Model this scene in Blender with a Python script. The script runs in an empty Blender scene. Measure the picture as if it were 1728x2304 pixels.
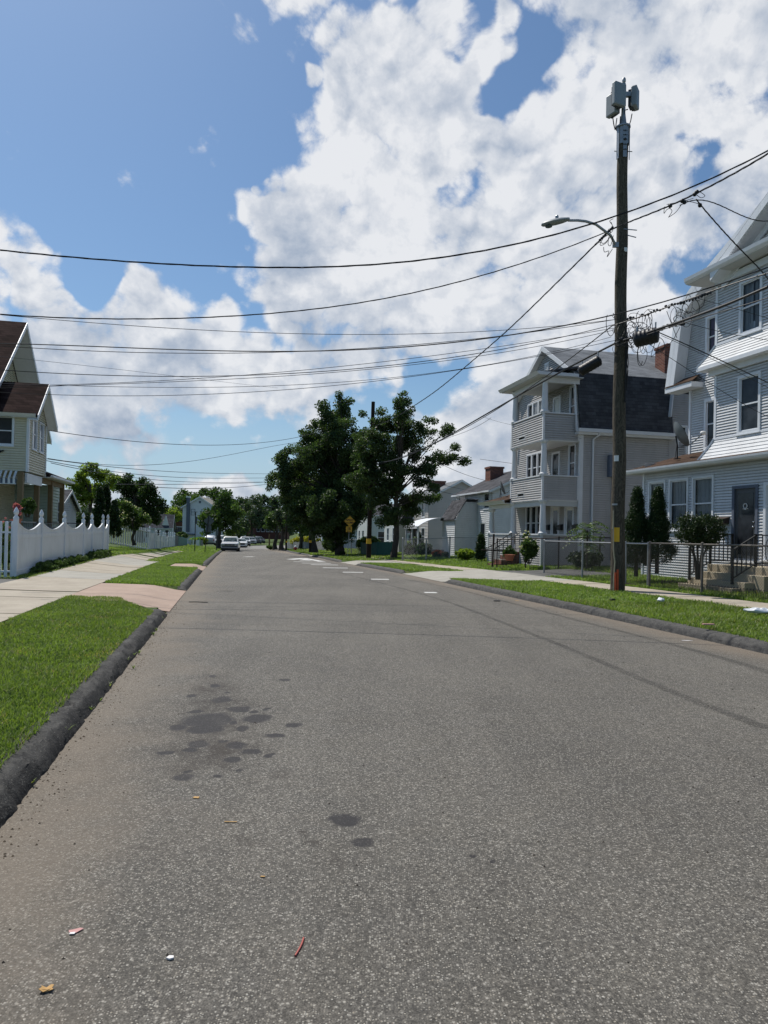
import bpy, math, random
import numpy as np
from math import radians as rad, sin, cos, pi, sqrt
S = bpy.context.scene
# ---------------------------------------------------------------- camera
CAMZ = 1.6; F = 1597.; ROLL = rad(1.2); PIT = rad(.5); PCX, PCY = 864., 1187.
cam = bpy.data.cameras.new('camera'); camo = bpy.data.objects.new('camera', cam); S.collection.objects.link(camo)
cam.sensor_fit = 'VERTICAL'; cam.sensor_height = 24.; cam.lens = 24. * F / 2304.
cam.shift_y = 35. / 2304.; cam.clip_end = 6000; cam.clip_start = .05
camo.location = (0, 0, CAMZ)
from mathutils import Matrix, Vector, noise as mnoise
camo.rotation_euler = (Matrix.Rotation(pi/2 + PIT, 3, 'X') @ Matrix.Rotation(ROLL, 3, 'Z')).to_euler()
S.camera = camo
# ---------------------------------------------------------------- light and exposure
SUN_AZ, SUN_EL = rad(-42), rad(58)      # azimuth from +Y towards +X
sd = Vector((sin(SUN_AZ)*cos(SUN_EL), cos(SUN_AZ)*cos(SUN_EL), sin(SUN_EL)))
sl = bpy.data.lights.new('sun', 'SUN'); sl.energy = 4.8; sl.angle = rad(.5); sl.color = (1, .955, .88)
so = bpy.data.objects.new('sun', sl); S.collection.objects.link(so)
so.rotation_euler = sd.to_track_quat('Z', 'Y').to_euler()
S.view_settings.view_transform = 'Standard'; S.view_settings.look = 'None'
S.view_settings.exposure = 0; S.view_settings.gamma = 1
S.cycles.max_bounces = 6; S.cycles.transparent_max_bounces = 12; S.cycles.diffuse_bounces = 3
S.cycles.caustics_reflective = False; S.cycles.caustics_refractive = False

def ray(px, py):
    u = px - PCX; v = PCY - py
    x = u*cos(ROLL) - v*sin(ROLL); z = u*sin(ROLL) + v*cos(ROLL)
    return (x/F, cos(PIT) - z/F*sin(PIT), sin(PIT) + z/F*cos(PIT))
def at(px, py, Y):                      # the point seen at a pixel of the photograph, Y metres ahead
    d = ray(px, py); t = Y/d[1]
    return Vector((d[0]*t, Y, CAMZ + d[2]*t))
def lerp(pts, y):
    if y <= pts[0][0]: return pts[0][1]
    for (a, b), (c, d) in zip(pts, pts[1:]):
        if y <= c: return b + (d-b)*(y-a)/(c-a)
    return pts[-1][1]
GP = [(-60, 0), (15, 0), (30, -.06), (53, -.33), (84, -.85), (146, -1.5), (220, -2.0), (400, -2.5), (3000, -3)]
def g(y): return lerp(GP, y)
def Lx(y): return -1.2 - .212*y
RP = [(-60, 22.3), (0, 7.9), (24.4, 2.1), (44, -2.8), (72, -8.6), (96, -13.5), (105, -16)]
def Rx(y): return lerp(RP, y)
def sm(a, b, x):
    t = max(0, min(1, (x-a)/(b-a))); return t*t*(3-2*t)
def HL(x, y):                           # ground left of the road
    o = Lx(y) - x
    return g(y) + .13 + lerp([(15, .02), (20, .05), (35, .30), (60, .22), (100, .25)], y)*sm(2.5, 5, o) + .25*sm(6, 14, o)
def HR(x, y):                           # ground right of the road
    o = x - Rx(y)
    return g(y) + .13 + .10*sm(2, 4.5, o) + .16*sm(4.6, 8, o)
def gr(px, py, dz=0):
    d = ray(px, py); y = 10.
    for i in range(60):
        t = (g(y) + dz - CAMZ)/d[2]; y = .5*y + .5*t*d[1]
    return Vector((d[0]*t, y, g(y) + dz))

# ---------------------------------------------------------------- node helper
class NT:
    def __init__(s, tree): s.t = tree
    def n(s, typ, *ins, out=0, **kw):
        nd = s.t.nodes.new(typ)
        named = {}
        for k, v in kw.items():
            if hasattr(nd, k) and not k[0].isupper(): setattr(nd, k, v)
            else: named[k.replace('_', ' ')] = v
        for i, v in enumerate(ins):
            if v is not None: s.put(nd.inputs[i], v)
        for k, v in named.items(): s.put(nd.inputs[k], v)
        nd_out = nd.outputs[out]
        return nd_out
    def put(s, sock, v):
        if isinstance(v, bpy.types.NodeSocket): s.t.links.new(v, sock)
        else:
            try:
                if sock.type == 'RGBA' and len(v) == 3: v = (*v, 1)
            except TypeError: 
                if sock.type in ('VECTOR', 'RGBA'): v = (v,)*len(sock.default_value)
            sock.default_value = v
    def m(s, op, a, b=0., c=0., clamp=False):
        return s.n('ShaderNodeMath', a, b, c, operation=op, use_clamp=clamp)
    def vm(s, op, a, b=(0, 0, 0), out=0): return s.n('ShaderNodeVectorMath', a, b, operation=op, out=out)
    def mr(s, v, a, b, c=0., d=1., smooth=False):
        return s.n('ShaderNodeMapRange', v, a, b, c, d, interpolation_type='SMOOTHSTEP' if smooth else 'LINEAR')
    def mix(s, f, a, b, bt='MIX'):
        nd = s.t.nodes.new('ShaderNodeMix'); nd.data_type = 'RGBA'; nd.blend_type = bt
        s.put(nd.inputs[0], f); s.put(nd.inputs[6], a); s.put(nd.inputs[7], b); return nd.outputs[2]
    def noise(s, vec, scale, detail=4., rough=.5, out=0, dist=0.):
        nd = s.t.nodes.new('ShaderNodeTexNoise'); s.put(nd.inputs['Vector'], vec)
        nd.inputs['Scale'].default_value = scale; nd.inputs['Detail'].default_value = detail
        nd.inputs['Roughness'].default_value = rough; nd.inputs['Distortion'].default_value = dist
        return nd.outputs[out]
    def pos(s): return s.n('ShaderNodeNewGeometry')
    def obj(s): return s.n('ShaderNodeTexCoord', out=3)
    def scale(s, v, k): return s.vm('MULTIPLY', v, k if not isinstance(k, (int, float)) else (k, k, k))
    def sep(s, v):
        nd = s.t.nodes.new('ShaderNodeSeparateXYZ'); s.put(nd.inputs[0], v); return nd.outputs
    def comb(s, x, y, z): return s.n('ShaderNodeCombineXYZ', x, y, z)
    def bump(s, h, strength=.3, dist=.01):
        return s.n('ShaderNodeBump', Height=h, Strength=strength, Distance=dist)

def mat(name, fn):
    m = bpy.data.materials.new(name); m.use_nodes = True; t = m.node_tree; t.nodes.clear()
    nt = NT(t); out = t.nodes.new('ShaderNodeOutputMaterial')
    sh = fn(nt); t.links.new(sh, out.inputs[0]); return m
def pbr(nt, col, rough=.6, metal=0., normal=None, spec=.5, **kw):
    d = dict(Base_Color=col, Roughness=rough, Metallic=metal)
    nd = nt.t.nodes.new('ShaderNodeBsdfPrincipled')
    nt.put(nd.inputs['Base Color'], col); nt.put(nd.inputs['Roughness'], rough); nt.put(nd.inputs['Metallic'], metal)
    nt.put(nd.inputs['Specular IOR Level'], spec)
    if normal is not None: nt.put(nd.inputs['Normal'], normal)
    for k, v in kw.items(): nt.put(nd.inputs[k.replace('_', ' ')], v)
    return nd.outputs[0]
def paint(name, col, rough=.55, var=.12, scale=3., metal=0., bump=0., spec=.4, dirt=.0):
    def f(n):
        p = n.obj(); a = n.noise(p, scale, 6, .6); b = n.noise(p, scale*9, 3, .6)
        k = n.m('ADD', n.mr(a, .3, .7, 1-var, 1+var), n.mr(b, .3, .7, -var*.4, var*.4))
        c = n.mix(1., (*col, 1), n.comb(k, k, k), 'MULTIPLY')
        if dirt:
            c = n.mix(n.mr(n.noise(n.scale(p, (1, 1, .25)), scale*2.2, 6, .65), .5, .8, 0, dirt), c, (.12, .10, .08, 1))
        nm = n.bump(b, bump, .004) if bump else None
        return pbr(n, c, rough, metal, nm, spec)
    return mat(name, f)

# ---------------------------------------------------------------- sky with cumulus
W = bpy.data.worlds.new('World'); S.world = W; W.use_nodes = True
def build_world():
    t = W.node_tree; t.nodes.clear(); n = NT(t)
    sky = t.nodes.new('ShaderNodeTexSky'); sky.sky_type = 'NISHITA'; sky.sun_disc = False
    sky.sun_elevation = SUN_EL; sky.sun_rotation = SUN_AZ; sky.altitude = 50; sky.air_density = 1.15; sky.dust_density = .9; sky.ozone_density = 3.5
    dirv = n.vm('NORMALIZE', n.n('ShaderNodeTexCoord', out=0))
    # cloud banks: (x, y, radius, weight) measured in the view, stored as directions on the sky dome
    K = 1.0416
    banks = [(850,120,90,1),(960,60,70,.9),(800,240,85,1),(900,230,110,1),(1000,170,100,1),(820,400,115,1),(640,480,90,1),(550,440,50,.9),
      (700,560,160,1),(900,500,170,1),(1000,370,130,1),(1150,350,110,1),(1260,420,150,1),(1100,580,210,1),(900,690,210,1),
      (720,720,130,.9),(1260,240,110,.9),(1230,80,70,.8),(1350,60,160,1),(1510,70,120,.9),(1620,60,110,.9),(1560,210,110,.9),
      (1650,260,80,.9),(1450,240,90,.9),(1500,470,130,1),(1640,400,110,1),(1390,440,150,1),(1400,660,170,.9),(1250,720,190,1),
      (1050,820,220,.9),(1060,30,50,.8),(25,590,55,1),(60,650,80,1),(285,640,50,1),(330,700,85,1),(190,720,85,.9),(100,770,100,1),(480,735,85,1),
      (570,790,90,1),(400,810,120,1),(250,840,110,.9),(640,640,60,.8),(260,920,90,.9),(620,900,110,.8),(150,975,35,.6),
      (450,940,45,.6),(480,1035,150,.85),(250,1040,120,.75),(180,870,90,.9),(330,950,80,.8),(420,700,70,.9),(540,900,80,.85),(120,830,70,.9),(537,382,9,.7),(706,170,18,.7),(1000,980,160,.7),(-200,500,200,1),(1900,300,200,1),(2000,700,300,1),
      (-250,850,260,.9),(700,-300,260,.8),(1400,-250,300,.9)]
    holes = [(1130,190,55,.5),(1165,265,50,.5),(1150,130,45,.35),(1500,335,45,.55),(1560,360,26,.3),(1570,150,40,.3),(1110,60,35,.25),(1060,400,45,.35),(1080,440,40,.3),(1470,600,60,.5),(1020,30,45,.8),(1240,190,40,.3),(170,590,50,.7),(400,640,50,.6),(560,690,40,.5),(700,690,40,.35),(380,900,45,.45),(120,920,45,.4),(560,990,70,.6),(420,980,60,.5),(250,990,60,.4),(800,870,60,.5),(1590,620,60,.5),
      (1640,320,22,.35),(960,830,60,.7),(180,620,40,.7),(620,740,25,.5)]
    tot = None
    wob = n.noise(dirv, 5., 3, .6, out=1)
    dw = n.vm('NORMALIZE', n.vm('ADD', dirv, n.scale(n.vm('SUBTRACT', wob, (.5, .5, .5)), .17)))
    for lst, sgn in ((banks, 1), (holes, -1)):
        for x, y, r, w in lst:
            d = Vector(ray(x*K, y*K)).normalized()
            a = r*K/F/ (1 + ((x*K-864)**2 + (y*K-1152)**2)/F/F)**.6
            dt = n.vm('DOT_PRODUCT', dw, tuple(d), out=1)
            v = n.mr(dt, cos(a*1.55), cos(a*.35), 0, w*sgn, True)
            if sgn > 0: tot = v if tot is None else n.m('MAXIMUM', tot, v)
            else: tot = n.m('ADD', tot, v)
    def vor(vec, sc, sm_):
        v = t.nodes.new('ShaderNodeTexVoronoi'); n.put(v.inputs['Vector'], vec); v.inputs['Scale'].default_value = sc; return v.outputs['Distance']
    wn = n.noise(dirv, 9., 4, .6, out=1); wn2 = n.noise(dirv, 30., 4, .65, out=1)
    warp = n.vm('ADD', n.scale(n.vm('SUBTRACT', wn, (.5, .5, .5)), .085), n.scale(n.vm('SUBTRACT', wn2, (.5, .5, .5)), .030))
    def fbm(off):
        base = n.vm('ADD', dirv, off) if off else dirv
        v = n.scale(base, (1, 1, 1.2)); vb = n.vm('ADD', v, warp)
        a = n.noise(v, 5.5, 11, .66, dist=.3)
        b = n.m('SUBTRACT', 1., n.m('ADD', n.m('MULTIPLY', vor(vb, 13., .35), .62), n.m('MULTIPLY', vor(vb, 31., .35), .38)))
        return n.m('ADD', n.m('MULTIPLY', a, .70), n.m('MULTIPLY', b, .42))       # centred near .5
    f0 = fbm(None)
    den = n.m('ADD', n.m('SUBTRACT', n.m('MULTIPLY', tot, 1.5), .36), n.m('MULTIPLY', n.m('SUBTRACT', f0, .56), 4.2))
    cov = n.mr(den, .02, .72, 0, 1, True)
    f1 = fbm(tuple(sd*.022)); f2 = fbm(tuple(sd*.075))
    lit = n.m('ADD', n.m('MULTIPLY', n.m('SUBTRACT', f0, f1), 2.0), n.m('MULTIPLY', n.m('SUBTRACT', f0, f2), 1.1))
    thick = n.mr(den, .3, 1.8, 0, 1, True)
    shade = n.mr(n.noise(n.vm('ADD', dirv, (3, 1, 2)), 5.5, 6, .62), .38, .62, 0, 1, True)
    shade = n.m('MULTIPLY', shade, n.m('ADD', .35, n.m('MULTIPLY', thick, .65)))
    br = n.m('ADD', n.m('SUBTRACT', .92, n.m('MULTIPLY', shade, .66)), lit)
    low = n.mr(n.sep(dirv)[2], 0., .5, -.14, .03)
    br = n.m('ADD', br, low)
    br = n.mr(br, .1, 1.0, 0, 1)
    ccol = n.mix(br, (4.1, 5.1, 6.7, 1), (10.5, 10.7, 11.1, 1))
    skyc = n.mix(1., sky.outputs[0], (.95, 1.13, 1.24, 1), 'MULTIPLY')
    hz = n.mr(n.sep(dirv)[2], -.02, .24, .82, 0, True)
    skyc = n.mix(hz, skyc, (5.6, 7.6, 9.6, 1))
    col = n.mix(n.m('MULTIPLY', cov, .97), skyc, ccol)
    bg = t.nodes.new('ShaderNodeBackground'); t.links.new(col, bg.inputs[0]); bg.inputs[1].default_value = .078
    o = t.nodes.new('ShaderNodeOutputWorld'); t.links.new(bg.outputs[0], o.inputs[0])
    W.cycles.sampling_method = 'MANUAL'; W.cycles.sample_map_resolution = 512
build_world()

# ---------------------------------------------------------------- mesh helper
class MB:
    def __init__(s): s.v = []; s.f = []
    def add(s, vs, fs):
        o = len(s.v); s.v += [tuple(v) for v in vs]; s.f += [tuple(i+o for i in f) for f in fs]; return s
    def quad(s, *p): return s.add(p, [tuple(range(len(p)))])
    def box(s, x0, x1, y0, y1, z0, z1):
        return s.add([(x0,y0,z0),(x1,y0,z0),(x1,y1,z0),(x0,y1,z0),(x0,y0,z1),(x1,y0,z1),(x1,y1,z1),(x0,y1,z1)],
                     [(3,2,1,0),(4,5,6,7),(0,1,5,4),(1,2,6,5),(2,3,7,6),(3,0,4,7)])
    def cbox(s, c, d): return s.box(c[0]-d[0]/2, c[0]+d[0]/2, c[1]-d[1]/2, c[1]+d[1]/2, c[2]-d[2]/2, c[2]+d[2]/2)
    def bar(s, a, b, w, h=None, up=(0, 0, 1)):       # rectangular bar from a to b
        h = h or w; a = Vector(a); b = Vector(b); d = (b-a).normalized(); u = Vector(up)
        if abs(d.dot(u)) > .98: u = Vector((1, 0, 0))
        x = d.cross(u).normalized()*w/2; y = x.cross(d).normalized()*h/2
        vs = [a-x-y, a+x-y, a+x+y, a-x+y, b-x-y, b+x-y, b+x+y, b-x+y]
        return s.add(vs, [(3,2,1,0),(4,5,6,7),(0,1,5,4),(1,2,6,5),(2,3,7,6),(3,0,4,7)])
    def tube(s, pts, r, n=8, cap=True, wob=0., seed=0):
        pts = [Vector(p) for p in pts]; rs = r if isinstance(r, (list, tuple)) else [r]*len(pts)
        rg = random.Random(seed); prev = None; rings = []; N = len(pts)
        for i, p in enumerate(pts):
            d = (pts[min(i+1, N-1)] - pts[max(i-1, 0)]).normalized()
            if prev is None:
                u = Vector((0, 0, 1)) if abs(d.z) < .9 else Vector((1, 0, 0)); x = d.cross(u).normalized()
            else: x = (prev - d*prev.dot(d)).normalized()
            prev = x; y = d.cross(x)
            rings.append([p + (x*cos(2*pi*k/n) + y*sin(2*pi*k/n))*rs[i]*(1+rg.uniform(-wob, wob)) for k in range(n)])
        fs = [(i*n+k, i*n+(k+1) % n, (i+1)*n+(k+1) % n, (i+1)*n+k) for i in range(N-1) for k in range(n)]
        if cap: fs += [tuple(range(n-1, -1, -1)), tuple((N-1)*n+k for k in range(n))]
        return s.add([v for r_ in rings for v in r_], fs)
    def lathe(s, c, prof, n=16, sq=False):           # prof: (radius, z); sq = square plan
        vs = []; c = Vector(c)
        for r, z in prof:
            for k in range(n):
                a = 2*pi*(k+.5)/n; q = 1.
                if sq: q = 1/max(abs(cos(a)), abs(sin(a)))
                vs.append(c + Vector((cos(a)*r*q, sin(a)*r*q, z)))
        m = len(prof)
        fs = [(i*n+k, i*n+(k+1) % n, (i+1)*n+(k+1) % n, (i+1)*n+k) for i in range(m-1) for k in range(n)]
        fs += [tuple(range(n-1, -1, -1)), tuple((m-1)*n+k for k in range(n))]
        return s.add(vs, fs)
    def prism(s, poly, vec):                         # extrude a planar polygon along a vector
        vec = Vector(vec); a = [Vector(p) for p in poly]; b = [p+vec for p in a]; n = len(a)
        return s.add(a+b, [tuple(range(n-1, -1, -1)), tuple(range(n, 2*n))] + [(i, (i+1) % n, (i+1) % n+n, i+n) for i in range(n)])
    def sph(s, c, r, n=10, m=7, sc=(1, 1, 1)):
        c = Vector(c); vs = []
        for i in range(m+1):
            a = pi*i/m
            for k in range(n):
                b = 2*pi*k/n; vs.append(c + Vector((r*sc[0]*sin(a)*cos(b), r*sc[1]*sin(a)*sin(b), r*sc[2]*cos(a))))
        return s.add(vs, [(i*n+k, (i+1)*n+k, (i+1)*n+(k+1) % n, i*n+(k+1) % n) for i in range(m) for k in range(n)])
    def build(s, name, m, parent=None, smooth=False, bevel=0):
        me = bpy.data.meshes.new(name); me.from_pydata(s.v, [], s.f); me.validate(); me.update()
        if m: me.materials.append(m)
        if smooth:
            me.polygons.foreach_set('use_smooth', [True]*len(me.polygons))
            try: me.set_sharp_from_angle(angle=rad(40))
            except Exception: pass
        o = bpy.data.objects.new(name, me); S.collection.objects.link(o)
        if parent: o.parent = parent
        if bevel:
            b = o.modifiers.new('b', 'BEVEL'); b.width = bevel; b.segments = 2; b.limit_method = 'ANGLE'
        return o
def tag(o, label=None, cat=None, group=None, kind=None):
    if label: o['label'] = label
    if cat: o['category'] = cat
    if group: o['group'] = group
    if kind: o['kind'] = kind
    return o
def empty(name, loc, label, cat, group=None, rz=0.):
    o = bpy.data.objects.new(name, None); S.collection.objects.link(o); o.location = loc; o.rotation_euler = (0, 0, rz)
    o.empty_display_size = .2
    return tag(o, label, cat, group)
def npmesh(name, verts, faces, m, parent=None, tint=None):     # fast mesh from arrays; faces (n,k)
    me = bpy.data.meshes.new(name); nf, k = faces.shape
    me.vertices.add(len(verts)); me.vertices.foreach_set('co', verts.astype(np.float32).ravel())
    me.loops.add(nf*k); me.loops.foreach_set('vertex_index', faces.astype(np.int32).ravel())
    me.polygons.add(nf); me.polygons.foreach_set('loop_start', np.arange(0, nf*k, k, dtype=np.int32))
    if tint is not None:
        a = me.attributes.new('tint', 'FLOAT', 'FACE'); a.data.foreach_set('value', tint.astype(np.float32))
    me.update(); me.materials.append(m)
    o = bpy.data.objects.new(name, me); S.collection.objects.link(o)
    if parent: o.parent = parent
    return o
def copy_tree(o, parent=None):
    c = o.copy(); S.collection.objects.link(c); c.parent = parent
    for ch in list(o.children): copy_tree(ch, c)
    return c
def textmesh(name, txt, size, m, parent, loc, rot, ext=.002, bold=0.):
    cu = bpy.data.curves.new(name, 'FONT'); cu.body = txt; cu.size = size; cu.align_x = 'CENTER'; cu.align_y = 'CENTER'; cu.extrude = ext; cu.offset = bold
    to = bpy.data.objects.new(name, cu); S.collection.objects.link(to)
    dg = bpy.context.evaluated_depsgraph_get(); me = bpy.data.meshes.new_from_object(to.evaluated_get(dg))
    bpy.data.objects.remove(to); me.materials.clear(); me.materials.append(m)
    o = bpy.data.objects.new(name, me); S.collection.objects.link(o); o.parent = parent; o.location = loc; o.rotation_euler = rot
    return o
# ---------------------------------------------------------------- materials
STAINS = []     # (centre x, y, radius x, radius y, strength, core)
def stain(px, py, wpx, hpx, k=1., core=True):
    c = gr(px, py); a = gr(px-wpx/2, py); b = gr(px+wpx/2, py); t_ = gr(px, py-hpx/2); d = gr(px, py+hpx/2)
    STAINS.append((c[0], c[1], (b-a).length/2, (t_-d).length/2, k, core))
def s4(x, y, w, h, k=1., core=True): stain(300+x/3.318, 1450+y/3.318, w/3.318, h/3.318, k, core)
for q in ((560, 565, 400, 115), (540, 625, 280, 90), (925, 555, 240, 66), (1195, 602, 140, 40), (1058, 680, 170, 42), (818, 625, 105, 48), (755, 582, 76, 28), (375, 990, 170, 56), (1005, 484, 66, 28), (1020, 826, 80, 36), (605, 310, 85, 28), (600, 236, 60, 16), (1125, 266, 105, 24), (705, 362, 60, 14), (430, 380, 90, 26), (470, 500, 110, 26), (340, 620, 130, 60), (660, 410, 160, 50), (790, 485, 200, 46), (770, 755, 190, 60), (870, 800, 170, 46), (750, 860, 150, 44), (480, 745, 170, 56), (410, 950, 90, 24), (785, 945, 50, 30), (620, 985, 90, 24), (240, 810, 130, 34), (670, 720, 90, 24), (900, 505, 80, 20), (420, 790, 120, 40)): s4(*q)
for q in ((600, 330, 560, 150, .75), (640, 450, 720, 170, .7), (600, 620, 900, 260, .6), (600, 780, 980, 300, .85), (520, 900, 700, 190, .6), (330, 790, 420, 160, .6), (600, 250, 380, 110, .4), (1130, 960, 300, 80, .4)): s4(*q, core=False)
for q in ((773, 1844, 66, 28), (812, 1894, 54, 24), (1065, 1920, 20, 9), (1110, 1937, 18, 8)): stain(*q)
for q in ((703, 1883, 66, 28, .8), (560, 1885, 110, 60, .5), (505, 1330, 60, 8, .6), (750, 1930, 90, 40, .4), (330, 1920, 200, 60, .25)): stain(*q, core=False)
def _asphalt(n):
    p = n.obj(); xyz = n.sep(p)
    big = n.noise(p, .35, 5, .55); mid = n.noise(p, 3.2, 4, .6)
    v1 = n.t.nodes.new('ShaderNodeTexVoronoi'); n.put(v1.inputs['Vector'], p); v1.inputs['Scale'].default_value = 105
    v2 = n.t.nodes.new('ShaderNodeTexVoronoi'); n.put(v2.inputs['Vector'], p); v2.inputs['Scale'].default_value = 190
    c1 = n.sep(v1.outputs['Color'])[0]; c2 = n.sep(v2.outputs['Color'])[1]
    d1 = n.mr(v1.outputs['Distance'], .25, .55, 1, 0)
    stone = n.m('MULTIPLY', n.mr(c1, .50, .90, 0, 1), d1)
    v3 = n.t.nodes.new('ShaderNodeTexVoronoi'); n.put(v3.inputs['Vector'], p); v3.inputs['Scale'].default_value = 62
    c3 = n.sep(v3.outputs['Color'])[2]; pat = n.m('MULTIPLY', n.mr(c3, .86, 1., 0, .6), n.mr(v3.outputs['Distance'], .18, .42, 1, 0))
    fine = n.m('MULTIPLY', n.mr(c2, 0, 1, .55, 1.45), n.mr(c3, 0, 1, .72, 1.28))
    base = n.mix(n.mr(big, .35, .65), (.076, .069, .058, 1), (.110, .100, .083, 1))
    lane = n.mr(n.noise(n.scale(p, (1.1, .10, 1)), 1.3, 4, .6), .35, .65, .84, 1.14); base = n.mix(1., base, n.comb(lane, lane, lane), 'MULTIPLY')
    base = n.mix(n.mr(mid, .3, .7, 0, .35), base, (.078, .075, .070, 1))
    base = n.mix(1., base, n.comb(fine, fine, fine), 'MULTIPLY')
    warm = n.mix(c2, (.46, .44, .39, 1), (.28, .24, .18, 1))
    col = n.mix(n.m('MULTIPLY', stone, .9), base, warm); col = n.mix(pat, col, (.50, .47, .41, 1))
    # sand washed against the left kerb and the right kerb
    ed = n.m('ADD', xyz[0], n.m('MULTIPLY', xyz[1], .212))
    e = n.m('SUBTRACT', n.m('ADD', ed, 1.2), n.m('MULTIPLY', n.m('SUBTRACT', n.noise(p, 1.6, 5, .65), .5), 1.5))
    col = n.mix(n.m('MULTIPLY', n.mr(e, 0.0, .95, .60, 0, True), n.mr(c1, 0, 1, .55, 1.)), col, (.21, .17, .125, 1))
    er = n.m('SUBTRACT', n.m('ADD', xyz[0], n.m('MULTIPLY', xyz[1], .237)), n.m('ADD', 7.85, n.m('MULTIPLY', n.m('SUBTRACT', n.noise(p, .8, 4, .6), .5), .9)))
    col = n.mix(n.mr(er, -1.0, .1, 0, .5, True), col, (.22, .17, .12, 1))
    # brownish patch where cars park
    br = n.m('MULTIPLY', n.mr(n.noise(p, .7, 5, .65), .46, .66), n.mr(e, 1.6, .4))
    col = n.mix(n.m('MULTIPLY', br, .35), col, (.17, .135, .098, 1))
    wv = n.vm('SUBTRACT', n.noise(p, 4.5, 5, .65, out=1), (.5, .5, .5)); pc = n.vm('ADD', p, n.scale(wv, .16)); ps = n.vm('ADD', p, n.scale(wv, .60))
    tc = ts = None
    for (cx, cy, rx, ry, k, core) in STAINS:
        v = n.n('ShaderNodeVectorMath', pc if core else ps, (1/rx, 1/ry, 0), (-cx/rx, -cy/ry, 0), operation='MULTIPLY_ADD')
        d = n.vm('LENGTH', v, out=1); m_ = n.mr(d, .72, 1.12, k, 0, True) if core else n.mr(d, .2, 1.1, k, 0, True)
        if core: tc = m_ if tc is None else n.m('MAXIMUM', tc, m_)
        else: ts = m_ if ts is None else n.m('MAXIMUM', ts, m_)
    brk = n.mr(n.noise(n.scale(p, (1, .8, 1)), 6.5, 6, .7), .38, .56, .12, 1, True)
    ts = n.m('MULTIPLY', ts, brk); tc = n.m('MULTIPLY', tc, n.mr(n.noise(p, 3.1, 4, .6), .3, .5, .7, 1))
    col = n.mix(n.m('MULTIPLY', ts, .95), col, (.030, .023, .018, 1)); col = n.mix(n.m('MULTIPLY', tc, .97), col, (.022, .020, .021, 1))
    h = n.m('ADD', n.m('MULTIPLY', stone, .6), n.m('MULTIPLY', c2, .5))
    h = n.m('MULTIPLY', h, n.m('SUBTRACT', 1., n.m('MULTIPLY', tc, .7)))
    return pbr(n, col, n.mr(stone, 0, 1, .82, .5), 0, n.bump(h, .8, .005), .35)
M = {}
M['asphalt'] = mat('asphalt', _asphalt)
def _kerb(n, k=1.):
    p = n.obj(); a = n.noise(p, 9, 6, .7); b = n.noise(p, 70, 4, .7)
    v = n.t.nodes.new('ShaderNodeTexVoronoi'); n.put(v.inputs['Vector'], p); v.inputs['Scale'].default_value = 110
    c = n.mix(n.mr(a, .35, .7), (.012*k, .012*k, .0125*k, 1), (.046*k, .044*k, .041*k, 1))
    c = n.mix(n.mr(n.sep(v.outputs['Color'])[0], .9, 1., 0, .6), c, (.20, .19, .17, 1))
    up = n.sep(n.n('ShaderNodeNewGeometry', out=1))[2]
    dust = n.m('MULTIPLY', n.mr(up, .55, .98), n.mr(n.noise(p, 3.5, 6, .7), .32, .62))
    c = n.mix(n.m('MULTIPLY', dust, .62), c, (.12, .115, .105, 1))
    h = n.m('ADD', a, n.m('MULTIPLY', b, .8))
    return pbr(n, c, .85, 0, n.bump(h, 1., .02), .3)
M['kerb'] = mat('kerb_asphalt', _kerb)
M['kerb_worn'] = mat('worn_kerb_asphalt', lambda n: _kerb(n, 2.0))
def conc(name, c1, c2):
    def f(n):
        p = n.obj(); a = n.noise(p, 1.3, 6, .62); b = n.noise(p, 55, 4, .7); s = n.noise(p, 5, 5, .7)
        c = n.mix(n.mr(a, .3, .7), (*c1, 1), (*c2, 1)); k = n.mr(b, .3, .7, .86, 1.12)
        c = n.mix(1., c, n.comb(k, k, k), 'MULTIPLY')
        c = n.mix(n.mr(s, .56, .75, 0, .4), c, (.16, .14, .11, 1))
        return pbr(n, c, .85, 0, n.bump(b, .4, .004), .3)
    return mat(name, f)
M['conc'] = conc('sidewalk_concrete', (.30, .26, .205), (.39, .345, .275))
M['conc_pink'] = conc('pink_concrete', (.31, .225, .175), (.38, .28, .22))
M['conc_pale'] = conc('pale_concrete', (.28, .265, .23), (.37, .35, .305))
M['conc_grey'] = conc('grey_concrete', (.20, .20, .19), (.28, .275, .26))
M['drive'] = conc('old_drive_asphalt', (.075, .074, .072), (.12, .118, .112))
def _soil(n):
    p = n.obj(); a = n.noise(p, .6, 6, .65); b = n.noise(p, 14, 5, .7); c0 = n.noise(p, 2.4, 4, .6)
    c = n.mix(n.mr(a, .35, .65), (.045, .075, .018, 1), (.075, .115, .028, 1))
    c = n.mix(n.mr(c0, .50, .74, 0, .75), c, (.11, .095, .045, 1))
    k = n.mr(b, .3, .7, .6, 1.35); c = n.mix(1., c, n.comb(k, k, k), 'MULTIPLY')
    return pbr(n, c, .95, 0, n.bump(b, .8, .03), .15)
M['soil'] = mat('lawn_ground', _soil)
def leafmat(name, dark, light, trans=.30, yellow=None, rough=.5):
    def f(n):
        a = n.n('ShaderNodeAttribute', attribute_name='tint', out=2)
        c = n.mix(a, (*dark, 1), (*light, 1))
        if yellow: c = n.mix(n.mr(a, .90, 1.), c, (*yellow, 1))
        d = pbr(n, c, rough, 0, None, .25)
        tr = n.n('ShaderNodeBsdfTranslucent', n.mix(1., c, (1.5, 1.7, .8, 1), 'MULTIPLY'))
        return n.n('ShaderNodeMixShader', trans, d, tr)
    return mat(name, f)
M['grass'] = leafmat('grass_blades', (.065, .105, .020), (.25, .325, .070), .34, (.32, .27, .12))
M['grass2'] = leafmat('clover_blades', (.070, .118, .024), (.24, .325, .072), .38, (.3, .3, .12))
M['maple'] = leafmat('maple_leaves', (.026, .046, .018), (.082, .125, .042), .32, (.10, .12, .03))
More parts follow.
